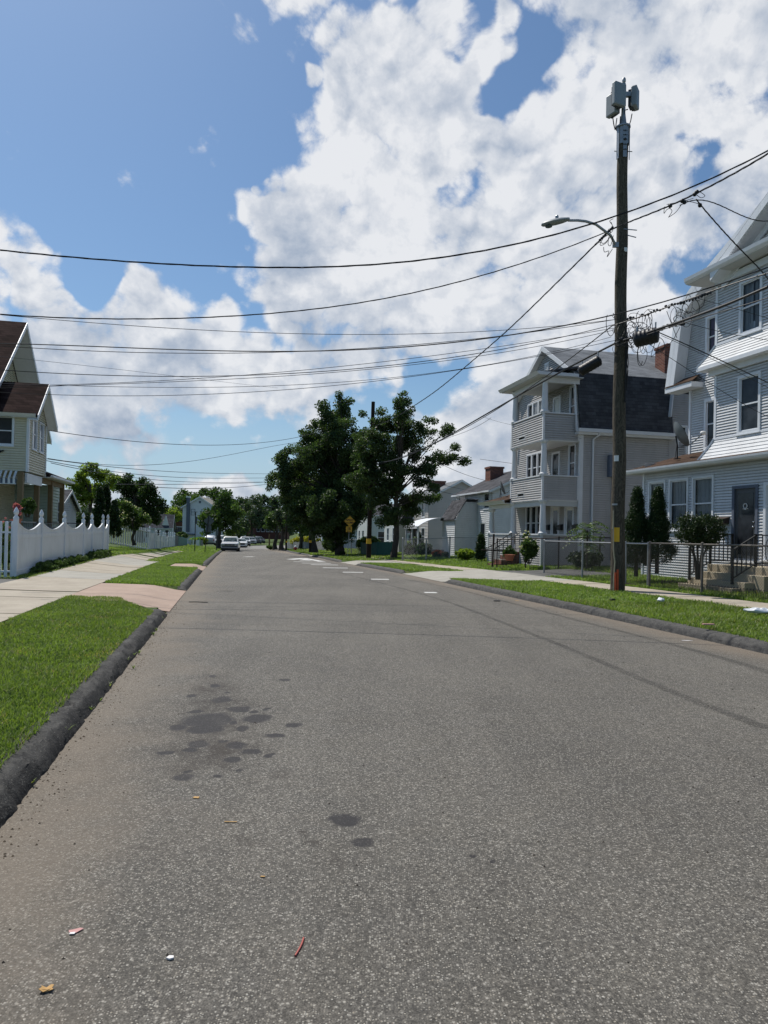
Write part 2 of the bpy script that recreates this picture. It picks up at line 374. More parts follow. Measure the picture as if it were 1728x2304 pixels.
M['maple2'] = leafmat('dark_leaves', (.016, .034, .012), (.062, .105, .028), .28)
M['lime'] = leafmat('yellow_green_leaves', (.09, .13, .022), (.26, .32, .06), .45)
M['mid'] = leafmat('green_leaves', (.026, .052, .015), (.10, .16, .038), .30)
M['conifer'] = leafmat('conifer_scales', (.010, .026, .008), (.038, .070, .018), .12)
M['yew'] = leafmat('shrub_leaves', (.010, .022, .008), (.042, .068, .018), .12)
M['far'] = leafmat('distant_leaves', (.030, .052, .028), (.085, .120, .055), .2)
M['pinkfl'] = leafmat('pink_petals', (.32, .07, .11), (.58, .20, .26), .3)
M['whitefl'] = leafmat('white_petals', (.45, .42, .36), (.75, .70, .6), .3)
M['goldleaf'] = leafmat('gold_leaves', (.20, .19, .02), (.5, .45, .06), .3)
M['redfl'] = leafmat('coral_petals', (.4, .08, .05), (.7, .25, .14), .3)
def _bark(n):
    p = n.obj(); a = n.noise(n.scale(p, (1, 1, .22)), 14, 6, .7)
    c = n.mix(n.mr(a, .3, .7), (.028, .023, .018, 1), (.10, .085, .068, 1))
    return pbr(n, c, .9, 0, n.bump(a, 1., .03), .2)
M['bark'] = mat('bark', _bark)
def _pole(n, dark=(.030, .025, .019), light=(.15, .128, .098)):
    p = n.obj(); q = n.scale(p, (1, 1, .10)); a = n.noise(q, 22, 7, .7, dist=1.2); b = n.noise(n.scale(p, (1, 1, .3)), 3, 4, .6)
    w = n.t.nodes.new('ShaderNodeTexWave'); w.wave_type = 'RINGS'; w.rings_direction = 'Z'
    n.put(w.inputs['Vector'], n.vm('ADD', n.scale(p, (1, 1, .13)), n.scale(n.vm('SUBTRACT', n.noise(n.scale(p, (1.5, 1.5, .8)), 2.2, 2, .5, out=1), (.5, .5, .5)), .5)))
    w.inputs['Scale'].default_value = 7; w.inputs['Detail'].default_value = 4
    f = n.m('ADD', n.m('MULTIPLY', a, .86), n.m('MULTIPLY', w.outputs[1], .14))
    c = n.mix(n.mr(f, .3, .72), (*dark, 1), (*light, 1))
    c = n.mix(n.mr(b, .45, .7, 0, .5), c, (.055, .052, .035, 1))
    return pbr(n, c, .85, 0, n.bump(f, .9, .012), .2)
M['pole'] = mat('weathered_pole_wood', _pole)
M['pole_dark'] = mat('creosote_pole_wood', lambda n: _pole(n, (.012, .009, .007), (.045, .028, .020)))
def shingle(name, c1, c2, h=.13, w=.3):
    def f(n):
        p = n.obj(); x = n.sep(p)
        row = n.m('DIVIDE', x[2], h); r = n.m('FLOOR', row); fr = n.m('FRACT', row)
        u = n.m('ADD', n.m('DIVIDE', n.m('ADD', x[0], x[1]), w), n.m('MULTIPLY', r, .37))
        cell = n.comb(n.m('FLOOR', u), r, 0)
        rnd = n.t.nodes.new('ShaderNodeTexWhiteNoise'); rnd.noise_dimensions = '2D'; n.put(rnd.inputs['Vector'], cell)
        c = n.mix(rnd.outputs[0], (*c1, 1), (*c2, 1))
        a = n.noise(p, 1.1, 5, .65); k = n.m('MULTIPLY', n.mr(a, .3, .7, .72, 1.25), n.mr(n.noise(p, 60, 2, .6), .3, .7, .8, 1.15))
        gap = n.m('MULTIPLY', n.mr(fr, 0., .16, .45, 1), n.mr(n.m('FRACT', u), 0, .05, .6, 1))
        k = n.m('MULTIPLY', k, gap); c = n.mix(1., c, n.comb(k, k, k), 'MULTIPLY')
        return pbr(n, c, 1., 0, n.bump(n.m('SUBTRACT', 1., fr), .5, .012), .05)
    return mat(name, f)
M['sh_brown'] = shingle('brown_shingles', (.026, .015, .013), (.050, .030, .026))
M['sh_brown2'] = shingle('tan_shingles', (.055, .036, .028), (.09, .06, .044))
M['sh_grey'] = shingle('slate_grey_shingles', (.16, .17, .18), (.22, .23, .24))
M['sh_dark'] = shingle('dark_blue_grey_shingles', (.050, .052, .057), (.082, .084, .090), .16, .25)
M['sh_mid'] = shingle('charcoal_shingles', (.055, .055, .060), (.10, .10, .108))
def brick(name, c1, c2, mortar=(.22, .20, .18)):
    def f(n):
        p = n.obj(); x = n.sep(p); row = n.m('DIVIDE', x[2], .075); r = n.m('FLOOR', row)
        u = n.m('ADD', n.m('DIVIDE', n.m('ADD', x[0], x[1]), .22), n.m('MULTIPLY', r, .5))
        rnd = n.t.nodes.new('ShaderNodeTexWhiteNoise'); rnd.noise_dimensions = '2D'; n.put(rnd.inputs['Vector'], n.comb(n.m('FLOOR', u), r, 0))
        c = n.mix(rnd.outputs[0], (*c1, 1), (*c2, 1))
        g_ = n.m('MULTIPLY', n.m('GREATER_THAN', n.m('FRACT', row), .16), n.m('GREATER_THAN', n.m('FRACT', u), .05))
        c = n.mix(g_, (*mortar, 1), c)
        return pbr(n, c, .9, 0, n.bump(g_, .6, .006), .2)
    return mat(name, f)
M['brick'] = brick('red_brick', (.13, .045, .030), (.22, .085, .055))
M['brick_far'] = brick('far_brick', (.12, .045, .035), (.16, .065, .05), (.12, .07, .06))
M['v_white'] = paint('white_vinyl', (.58, .59, .60), .6, .07, 1.2, dirt=.26)
M['v_grey'] = paint('pale_grey_vinyl', (.43, .415, .40), .6, .07, 1.2, dirt=.26)
M['v_cream'] = paint('cream_vinyl', (.60, .56, .42), .5, .06, 1.2, dirt=.18)
M['v_taupe'] = paint('taupe_vinyl', (.50, .475, .445), .5, .05, 1.2)
M['v_green'] = paint('pale_green_siding', (.42, .52, .46), .55, .06, 1.2)
M['v_pale'] = paint('pale_grey_green_siding', (.58, .60, .57), .55, .06, 1.2)
M['v_blue'] = paint('blue_white_shingle_siding', (.60, .63, .66), .6, .06, 1.2)
M['v_white2'] = paint('bright_white_vinyl', (.72, .73, .74), .55, .06, 1.2, dirt=.2)
M['trim'] = paint('white_trim', (.70, .72, .75), .4, .05, 2, dirt=.14)
M['trim_blue'] = paint('pale_blue_white_trim', (.62, .63, .64), .42, .05, 2)
M['tan'] = paint('tan_post_paint', (.17, .115, .052), .6, .1, 3)
M['soffit'] = paint('soffit', (.48, .49, .48), .6, .05, 2)
M['fence_w'] = paint('white_vinyl_fence', (.76, .78, .80), .33, .05, 1.5, dirt=.22)
M['galv'] = paint('galvanised_steel', (.30, .31, .32), .45, .12, 8, metal=.6)
M['galv_dark'] = paint('dull_steel_wire', (.11, .11, .11), .55, .15, 8, metal=.4)
M['rusty'] = paint('rusty_dark_iron', (.045, .03, .024), .8, .3, 9)
M['iron'] = paint('black_iron', (.012, .012, .013), .45, .2, 6)
M['cable'] = paint('black_cable', (.008, .008, .009), .55, .2, 6)
M['grey_cable'] = paint('grey_cable', (.06, .06, .065), .55, .2, 6)
M['blackp'] = paint('black_plastic', (.010, .010, .012), .5, .2, 6)
M['antenna'] = paint('grey_radome', (.24, .265, .28), .5, .05, 3)
M['antenna_d'] = paint('dark_grey_housing', (.05, .055, .06), .5, .1, 3)
M['yellow'] = paint('yellow_plastic', (.75, .42, .02), .5, .08, 5)
M['signyellow'] = paint('sign_yellow', (.62, .34, .02), .45, .06, 6)
M['signback'] = paint('aluminium_sign_back', (.14, .16, .17), .5, .08, 5, metal=.2)
M['ink'] = paint('sign_black', (.03, .01, .01), .5, .05, 5)
M['orange'] = paint('orange_plastic', (.55, .09, .03), .5, .15, 8)
M['white'] = paint('white_paint', (.72, .72, .70), .5, .08, 6)
M['steel'] = paint('dark_green_steel', (.03, .035, .035), .5, .1, 6)
M['teal'] = paint('teal_painted_boards', (.10, .24, .23), .7, .2, 3)
M['greyboard'] = paint('weathered_grey_boards', (.22, .225, .22), .85, .25, 4)
M['greenslat'] = paint('green_fence_slats', (.018, .11, .085), .55, .15, 4)
M['red'] = paint('hydrant_red', (.35, .03, .03), .5, .15, 6)
M['pinkpot'] = paint('terracotta', (.35, .12, .07), .8, .15, 6)
M['rubber'] = paint('tyre_rubber', (.012, .012, .012), .8, .2, 8)
M['chrome'] = paint('chrome', (.55, .56, .58), .18, .05, 3, metal=1)
M['dgreendoor'] = paint('grey_door', (.07, .075, .08), .5, .1, 4)
M['curtain'] = paint('curtain_cloth', (.42, .43, .45), .9, .1, 4)
M['purple'] = paint('purple_curtain', (.22, .12, .20), .9, .1, 4)
M['bag'] = paint('white_bag', (.7, .72, .75), .6, .05, 4)
M['dirt'] = paint('dirt', (.12, .09, .06), .95, .2, 8)
M['paper'] = paint('scrap_paper', (.75, .72, .70), .8, .05, 8)
M['leafdry'] = paint('dry_leaf', (.45, .27, .10), .8, .1, 8)
M['pinkpaper'] = paint('pink_paper', (.50, .27, .25), .8, .1, 8)
M['redstrap'] = paint('red_strap', (.38, .09, .07), .6, .1, 8)
M['green_hoop'] = paint('lime_plastic', (.22, .6, .16), .5, .1, 8)
M['bluegrey'] = paint('blue_grey_brick', (.10, .12, .16), .8, .1, 5)
def _glass(n):
    p = n.obj(); a = n.noise(p, 1.6, 3, .5)
    return pbr(n, n.mix(n.mr(a, .35, .65), (.010, .012, .015, 1), (.045, .05, .058, 1)), .05, 0, n.bump(n.noise(p, .9, 2, .5), .08, .05), .22)
M['glass'] = mat('dark_window_glass', _glass)
def _cglass(n):
    gl = n.n('ShaderNodeBsdfGlossy', (1, 1, 1, 1), .03); tr = n.n('ShaderNodeBsdfTransparent', (.62, .66, .68, 1))
    return n.n('ShaderNodeMixShader', n.n('ShaderNodeFresnel', 1.14), tr, gl)
M['cglass'] = mat('clear_window_glass', _cglass)
M['screen'] = paint('insect_screen', (.03, .032, .035), .7, .2, 5)
M['pane_pale'] = mat('pale_curtained_glass', lambda n: pbr(n, n.mix(n.noise(n.scale(n.obj(), (1, 1, .2)), 6, 4, .6), (.10, .12, .14, 1), (.34, .37, .40, 1)), .06, 0, None, .6))
def carpaint(name, c): return mat(name, lambda n: pbr(n, (*c, 1), .28, .1, None, .5, Coat_Weight=.6, Coat_Roughness=.05))
M['car_white'] = carpaint('white_car_paint', (.72, .72, .70)); M['car_silver'] = carpaint('silver_car_paint', (.38, .40, .43))
M['car_dark'] = carpaint('dark_blue_car_paint', (.02, .03, .045)); M['car_black'] = carpaint('black_car_paint', (.015, .015, .017))
M['windshield'] = mat('windscreen_glass', lambda n: pbr(n, n.mix(n.mr(n.noise(n.obj(), 2.5, 3, .5), .4, .6), (.02, .03, .03, 1), (.09, .12, .12, 1)), .08, 0, None, .25))
M['headlamp'] = mat('headlamp_glass', lambda n: pbr(n, (.55, .55, .52, 1), .08, .2, None, .8))
def _roadpaint(n):
    p = n.obj(); a = n.noise(p, 22, 5, .7); b = n.noise(p, 2, 3, .6)
    c = n.mix(n.mr(a, .35, .7), (.62, .62, .60, 1), (.36, .35, .33, 1))
    return n.n('ShaderNodeMixShader', n.mr(a, .66, .72, 0, .8), pbr(n, c, .7), n.n('ShaderNodeBsdfTransparent'))
M['roadpaint'] = mat('road_paint', _roadpaint)
def _skid(n):
    gx = n.n('ShaderNodeNewGeometry', out=0)
    u = n.n('ShaderNodeAttribute', attribute_name='across', out=2)
    e = n.mr(n.m('ABSOLUTE', u), .45, 1., 1, 0, True)
    ax = n.m('MULTIPLY', e, n.mr(n.noise(gx, 1.2, 4, .6), .25, .7, .08, .32))
    return n.n('ShaderNodeMixShader', ax, n.n('ShaderNodeBsdfTransparent'), pbr(n, (.035, .034, .034, 1), .75, 0, None, .3))
M['skid'] = mat('tyre_track', _skid)
def _crack(n):
    return pbr(n, (.03, .028, .026, 1), .9)
M['crack'] = mat('crack', _crack)

# ---------------------------------------------------------------- ground, road, pavements
def sheet(name, rows, m, kind='structure', thick=None):
    """rows: list of point lists of equal length"""
    k = len(rows[0]); mb = MB(); mb.v = [tuple(p) for r in rows for p in r]
    mb.f = [(i*k+j, i*k+j+1, (i+1)*k+j+1, (i+1)*k+j) for i in range(len(rows)-1) for j in range(k-1)]
    return tag(mb.build(name, m, smooth=True), kind=kind)
YS = [-50, -20, -5, 0, 5, 10, 15, 20, 25, 30, 35, 40, 46, 53, 60, 70, 84, 100, 120, 146, 180, 220, 300, 400, 700, 1500, 3000]
def ground_sheet():
    xs = [-2500, -900, -300, -120, -60, -40, -25, -10, 0, 10, 25, 40, 60, 120, 300, 900, 2500]
    sheet('ground', [[(x, y, g(y) - .10 - (0.12 if abs(x) < 60 and y < 90 else 0)) for x in xs] for y in YS], M['soil'])
ground_sheet()
ry = [-30] + list(np.arange(-6, 110, 2.))
sheet('road', [[(Lx(y) - .05 + (Rx(y)+.1-Lx(y))*t, y, g(y)) for t in np.linspace(0, 1, 9)] for y in ry], M['asphalt'])
far_l = [(-24.5, 108), (-27.5, 122), (-28.5, 140), (-26, 162), (-15, 190), (15, 215), (60, 225)]
far_r = [(-16.4, 108), (-17.5, 116), (-17, 126), (-11, 138), (0, 150), (25, 165), (60, 170)]
def _P(t, a):
    return Vector((a[t][0], a[t][1], g(a[t][1])))
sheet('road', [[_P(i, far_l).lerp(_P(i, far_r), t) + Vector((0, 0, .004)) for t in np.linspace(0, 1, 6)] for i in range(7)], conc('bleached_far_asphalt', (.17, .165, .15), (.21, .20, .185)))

# side strips: offsets measured from the kerb line
def strip(name, side, y0, y1, o0, o1, m, dz=.0, step=1.0, kind='structure', n=4):
    H, E, sg = (HL, Lx, -1) if side == 'L' else (HR, Rx, 1)
    ys = np.linspace(y0, y1, max(2, int((y1-y0)/step)+1)); f = lambda o, y: o(y) if callable(o) else o
    return sheet(name, [[((E(y) + sg*(f(o0, y) + (f(o1, y)-f(o0, y))*t)), y, H(E(y) + sg*(f(o0, y) + (f(o1, y)-f(o0, y))*t), y) + dz) for t in np.linspace(0, 1, n)] for y in ys], m, kind)
# soil under everything beside the road
OFFS = [.2, .5, .9, 1.3, 1.7, 2.1, 2.4, 2.8, 3.2, 3.6, 4, 4.5, 5, 6, 7, 8, 10, 12, 15, 20, 28, 42]
def soil(side, gaps):
    H, E, sg = (HL, Lx, -1) if side == 'L' else (HR, Rx, 1)
    rows = []
    for y in np.arange(-8, 110.1, .5):
        cut = any(a-.1 < y < b+.1 and True for a, b, o_ in gaps); om = max([o_ for a, b, o_ in gaps if a-.1 < y < b+.1] or [0])
        rows.append([(E(y)+sg*o, y, H(E(y)+sg*o, y) - .02 - (.16 if o < om else 0)) for o in OFFS])
    sheet('lawn_ground', rows, M['soil'])
soil('L', [(14.0, 18.6, 2.2), (29, 32.5, 1.35)])
soil('R', [(24.4, 29.9, 3.3), (39.0, 43.9, 2.8), (60, 63.2, 2.5)])
# left: pavement slabs, aprons and the neighbour's drive
SWL = (2.30, 4.55)
yy = 9.0; rs = random.Random(3)
while yy < 64:
    w = 1.42
    dz = .012 + rs.uniform(-.008, .008)
    nar = lambda y: 0 if y < 33 else min(1.2, (y-33)*.06)
    strip('pavement', 'L', yy+.012, yy+w-.012, lambda y: SWL[0] + .4*nar(y), lambda y: SWL[1]-nar(y)*.8, M['conc'] if rs.random() < .6 or yy < 20 else M['conc_pale'], dz, .7)
    yy += w + (0 if yy < 36 or rs.random() < .6 else 1.6)
def apron(side, yk0, yk1, yb0, yb1, off, m, dz=0.):
    E, sg, H = (Lx, -1, HL) if side == 'L' else (Rx, 1, HR)
    rows = []
    for i in range(9):
        t = i/8; a = yk0 + (yb0-yk0)*t; b = yk1 + (yb1-yk1)*t; o = off*t
        r = []
        for j in range(7):
            y = a + (b-a)*j/6; x = E(y) + sg*o
            r.append((x, y, g(y) + .012 + (H(x, y) - g(y))*sm(0, .45, t) + dz))
        rows.append(r)
    sheet('driveway', rows, m)
apron('L', 13.7, 18.6, 14.6, 19.0, 2.29, M['conc_pink'])
apron('L', 28.8, 32.6, 29.5, 32.0, 1.4, M['conc_pink'])
strip('driveway', 'L', 9, 19.2, 4.6, 14, M['drive'], .004, n=8)
apron('R', 24.7, 29.7, 23.6, 30.4, 3.4, M['conc_pale'])
apron('R', 39.2, 43.6, 38.6, 44.4, 2.9, M['conc_pale'])
apron('R', 60, 63, 59.6, 63.4, 2.6, M['conc_pale'])
# right pavement
def swr(y): return (7.35 - .28*(y-16.4)) - Rx(y)
yy = 7.0
while yy < 98:
    f0 = (lambda y: swr(y)) if yy < 36 else (lambda y: 3.0)
    strip('pavement', 'R', yy+.01, yy+1.49, f0, (lambda y: swr(y)+1.05) if yy < 36 else (lambda y: 4.2), M['conc_pale'] if 22.5 < yy < 31 else M['conc'], .006 + rs.uniform(-.004, .004), .8)
    yy += 1.5
sheet('driveway', [[(swr(y)+Rx(y)+1.0+t*9, y, HR(swr(y)+Rx(y)+1.0+t*9, y)+.003) for t in np.linspace(0, 1, 8)] for y in (25.6, 27, 28.4, 29.6)], M['drive'])

# rolled asphalt kerbs with broken edges
def kerb(side, segs):
    E, sg = (Lx, -1) if side == 'L' else (Rx, 1)
    prof = [(-.03, -.03), (0, .02), (.03, .06), (.07, .095), (.12, .120), (.18, .132), (.24, .138), (.31, .138)]
    prof = [(a, b) for (a, b), (c, d) in zip(prof, prof[1:]) for _ in (0,)] + [prof[-1]]
    for y0, y1 in segs:
        ys = []; y = y0
        while y < y1: ys.append(y); y += .035 if y < 12 else (.08 if y < 25 else .4)
        ys.append(y1); rows = []
        for y in ys:
            en = min(1, min(y-y0, y1-y)/.5 + .25)
            r = []
            for i in range(15):
                t = i/14*7; a = int(min(t, 6)); f = t-a
                o = prof[a][0]*(1-f) + prof[a+1][0]*f; z = prof[a][1]*(1-f) + prof[a+1][1]*f
                q = Vector((y*2.2, o*9, 3 if sg > 0 else 7)); q2 = Vector((y*11, o*30, 5))
                dn = mnoise.noise(q)*.022 + mnoise.noise(q2)*.018 + mnoise.noise(q2*2.7)*.016 + abs(mnoise.noise(q2*.6))*.014; dn -= .05*max(0, mnoise.noise(Vector((y*3.1, o*6, 8)))-.25)
                crack = -.055*max(0, 1-abs(((y*1.0+mnoise.noise(Vector((y*.35, 1, 1)))*2.6+mnoise.noise(Vector((y*3, o*8, 1)))*.09) % 1.3) - .65)/.022) if i < 13 else 0
                o2 = o*.80 + dn*(.7 if i < 6 else .3); z2 = (z + dn*(.8 if 2 < i < 10 else .4) + crack*.6)*en
                r.append((E(y) + sg*o2, y, g(y) + z2))
            rows.append(r)
        sheet('kerb', rows, M['kerb' if side == 'L' else 'kerb_worn'])
kerb('L', [(1.0, 13.4), (18.7, 28.4), (33, 96)])
kerb('R', [(5.0, 24.5), (29.9, 39), (43.8, 59.8), (63.2, 104)])

def crack(pts, w=.012, seed=0):
    P = [gr(*p) for p in pts]; mb = MB(); n_ = 90; rows = []
    for i in range(n_+1):
        t = i/n_*(len(P)-1); a = int(min(t, len(P)-2)); q = P[a].lerp(P[a+1], t-a); q = q + Vector((mnoise.noise(Vector((i*.35, seed, 0)))*.03, mnoise.noise(Vector((i*.22, seed, 5)))*.12, .003)); ww = w*(.4+abs(mnoise.noise(Vector((i*.5, seed, 9))))*2)
        rows.append((q, q+Vector((0, ww, 0))))
    mb.v = [tuple(p) for r in rows for p in r]; mb.f = [(2*i, 2*i+1, 2*i+3, 2*i+2) for i in range(n_) if (i*7+seed*3) % 23 > 2]
    tag(mb.build('road_crack', M['crack']), kind='structure')
crack([(395, 1404), (700, 1407), (1000, 1404), (1300, 1409), (1640, 1416)], .011, 1)
crack([(620, 1322), (760, 1320), (900, 1323)], .014, 2)
crack([(870, 1395), (1100, 1388), (1250, 1392)], .010, 3)
crack([(250, 1560), (420, 1553), (600, 1560)], .006, 4)
crack([(900, 1540), (1150, 1575), (1500, 1570), (1720, 1600)], .006, 5)
# painted bars of the speed hump and the arrow head beyond them
def flat(name, pts, m, dz=.004, kind='structure'):
    mb = MB(); mb.quad(*[(p[0], p[1], g(p[1]) + dz) for p in pts]); return tag(mb.build(name, m), kind=kind)
def G(px, py): v = gr(px, py); return (v[0], v[1])
def bar_mark(x0, x1, py, w):
    a = G(x0, py); b = G(x1, py + (x1-x0)*.012)
    flat('road_marking', [(a[0], a[1]-w/2), (b[0], b[1]-w/2), (b[0]-.03, b[1]+w/2), (a[0]-.03, a[1]+w/2)], M['roadpaint'])
for a in ((956, 984, 1333.3, .34), (836, 876, 1303.3, .42), (772, 818, 1287.4, .5), (727, 783, 1277.6, .55), (700, 761, 1270.6, .55), (680, 745, 1267.2, .5), (661, 735, 1264, .5)): bar_mark(*a)
flat('road_marking', [G(643, 1258.3), G(662, 1259.3), G(692, 1257), G(676, 1255.8)], M['roadpaint'])
flat('road_marking', [G(672, 1260.5), G(686, 1257.5), G(702, 1261.3)], M['roadpaint'])
flat('road_marking', [G(676, 1255.8), G(690, 1256), G(732, 1263.5), G(716, 1263.5)], M['roadpaint'], .006)
flat('road_marking', [G(545, 1252.6), G(566, 1252.2), G(575, 1253), G(556, 1253.2)], M['roadpaint'])
# tyre tracks
def track(pts, w0, w1):
    P = [gr(*p) for p in pts]; n_ = 60; Q = []
    for i in range(n_):
        t = i/(n_-1)*(len(P)-1); a = int(min(t, len(P)-2)); f = t-a
        p0, p1, p2, p3 = P[max(a-1, 0)], P[a], P[a+1], P[min(a+2, len(P)-1)]
        Q.append(.5*((2*p1) + (p2-p0)*f + (2*p0-5*p1+4*p2-p3)*f*f + (3*p1-p0-3*p2+p3)*f**3))
    mb = MB(); ac = []
    for i, q in enumerate(Q):
        d = (Q[min(i+1, n_-1)] - Q[max(i-1, 0)]).normalized(); s = Vector((-d.y, d.x, 0)); w = w0 + (w1-w0)*i/(n_-1)
        for u in (-1, -.4, .4, 1): mb.v.append(tuple(q + s*w/2*u + Vector((0, 0, .003)))); ac.append(u)
    mb.f = [(i*4+j, i*4+j+1, i*4+j+5, i*4+j+4) for i in range(n_-1) for j in range(3)]
    o = mb.build('tyre_mark', M['skid']); a = o.data.attributes.new('across', 'FLOAT', 'POINT'); a.data.foreach_set('value', ac); tag(o, kind='structure')
track([(1900, 1590), (1728, 1512), (1500, 1447), (1300, 1396), (1130, 1352), (980, 1316), (800, 1285)], .22, .16)
track([(1728, 1640), (1500, 1552), (1330, 1480), (1180, 1420), (1000, 1352), (880, 1318), (760, 1288)], .20, .14)
# ---------------------------------------------------------------- house building kit (local frame: x away from street, y along it, z up)
class Face:
    def __init__(s, P, U, N): s.P = Vector(P); s.U = Vector(U); s.N = Vector(N)
    def p(s, u, z, d=0.): return s.P + s.U*u + s.N*d + Vector((0, 0, z))
def fbox(mb, F, u0, u1, z0, z1, d0, d1):
    c = [F.p(u, z, d) for d in (d0, d1) for (u, z) in ((u0, z0), (u1, z0), (u1, z1), (u0, z1))]
    return mb.add(c, [(0,1,2,3),(7,6,5,4),(0,4,5,1),(1,5,6,2),(2,6,7,3),(3,7,4,0)])
def siding(mb, F, lo, hi, z0, z1, lap=.115, holes=(), out=None):
    out = lap*.30 if out is None else out
    lo_ = lo if callable(lo) else (lambda z: lo); hi_ = hi if callable(hi) else (lambda z: hi)
    z = z0; rec = -.022
    while z < z1 - 1e-4:
        zt = min(z+lap, z1); zc = z + (zt-z)*.80
        for (a0, oa0, b0, ob0) in ((z, rec, z, out), (z, out, zc, out*.14), (zc, out*.14, zc, rec), (zc, rec, zt, rec)):
            if b0 > a0: cuts = sorted({a0, b0} | {h for q in holes for h in q[2:4] if a0+1e-4 < h < b0-1e-4}); prs = list(zip(cuts, cuts[1:]))
            else: prs = [(a0, b0)]
            for a, b in prs:
                m_ = (a+b)/2; segs = [(lo_(a), lo_(b), hi_(a), hi_(b))]
                for (u0, u1, h0, h1) in holes:
                    if h0 <= m_ <= h1:
                        ns = []
                        for (la, lb, ha, hb) in segs:
                            if u1 <= min(la, lb) or u0 >= max(ha, hb): ns.append((la, lb, ha, hb)); continue
                            if u0 > la: ns.append((la, lb, u0, u0))
                            if u1 < ha: ns.append((u1, u1, ha, hb))
                        segs = ns
                f_ = (lambda q: oa0 + (ob0-oa0)*(q-a0)/(b0-a0)) if b0 > a0 else None
                oa, ob = (f_(a), f_(b)) if f_ else (oa0, ob0)
                for (la, lb, ha, hb) in segs:
                    if ha-la < .004 and hb-lb < .004: continue
                    mb.quad(F.p(la, a, oa), F.p(ha, a, oa), F.p(hb, b, ob), F.p(lb, b, ob))
        z = zt
    return mb
def window(par, F, u0, u1, z0, z1, curtain=None, trim='trim', frame=.07, pane='glass', mid=True, vbars=0, proud=.045, name='window', label=None, shade=0):
    mb = MB(); f = frame
    for a in ((u0-f, u0, z0-f, z1+f), (u1, u1+f, z0-f, z1+f), (u0, u1, z1, z1+f), (u0, u1, z0-f, z0)):
        fbox(mb, F, *a, -.06, proud)
    fbox(mb, F, u0-f-.02, u1+f+.02, z0-f-.03, z0-f, -.02, proud+.03)
    o = mb.build(name, M[trim], par)
    if label: tag(o, label)
    s = MB(); m_ = (z0+z1)/2; e = .035
    for a in ((u0, u0+e, z0, z1), (u1-e, u1, z0, z1), (u0+e, u1-e, z1-e, z1), (u0+e, u1-e, z0, z0+e)): fbox(s, F, *a, -.035, .0)
    if mid: fbox(s, F, u0+e, u1-e, m_-.022, m_+.022, -.035, .006)
    for k in range(vbars):
        u = u0 + (u1-u0)*(k+1)/(vbars+1); fbox(s, F, u-.03, u+.03, z0+e, z1-e, -.035, .004)
    s.build('sash', M[trim], o)
    g_ = MB(); g_.quad(F.p(u0+e, z0+e, -.02), F.p(u1-e, z0+e, -.02), F.p(u1-e, z1-e, -.02), F.p(u0+e, z1-e, -.02))
    g_.build('pane', M['cglass' if curtain else pane], o)
    if curtain:
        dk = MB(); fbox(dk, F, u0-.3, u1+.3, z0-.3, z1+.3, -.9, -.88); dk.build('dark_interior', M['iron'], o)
        c = MB(); n_ = 28
        for (a, b) in curtain[1]:
            prev = None
            for k in range(n_+1):
                u = u0 + (u1-u0)*(a+(b-a)*k/n_); d = -.12 + .022*sin(k*1.35) + .012*sin(k*2.9+1)
                cur = (F.p(u, z0+.02, d), F.p(u + .03*sin(k), z1-.02, d))
                if prev: c.quad(prev[0], cur[0], cur[1], prev[1])
                prev = cur
        c.build('curtain', M[curtain[0]], o, smooth=True)
    return o
def slab(mb, pts, th=.10):      # roof plane with thickness, extruded straight down
    return mb.prism(pts, (0, 0, -th))
def hbox(house, name, m, x0, x1, y0, y1, z0, z1, bevel=0): return MB().box(x0, x1, y0, y1, z0, z1).build(name, M[m], house, bevel=bevel)
def fdoor(par, F, u0, u1, z0, z1, m='dgreendoor', trim='trim', glass=None, handle='chrome', hs=1, label=None):
    mb = MB(); f = .09
    for a in ((u0-f, u0, z0, z1+f), (u1, u1+f, z0, z1+f), (u0, u1, z1, z1+f)): fbox(mb, F, *a, -.05, .045)
    fbox(mb, F, u0-f, u1+f, z0-.05, z0, -.05, .09); 
    d = MB(); fbox(d, F, u0, u1, z0, z1, -.045, -.01)
    o = d.build('door', M[m], par)
    if label: tag(o, label)
    mb.build('door_frame', M[trim], o)
    if glass:
        q = MB(); fbox(q, F, u0+glass[0], u1-glass[0], z0+glass[1], z1-glass[2], -.012, .0); q.build('pane', M['glass'], o)
    h = MB(); u = u0+.09 if hs > 0 else u1-.09
    h.sph(F.p(u, z0+(z1-z0)*.45, .02), .035, 8, 6); h.build('handle', M[handle], o, smooth=True); h = MB(); h.sph(F.p(u, z0+(z1-z0)*.52, .01), .028, 8, 6); h.build('lock', M[handle], o, smooth=True)
    return o

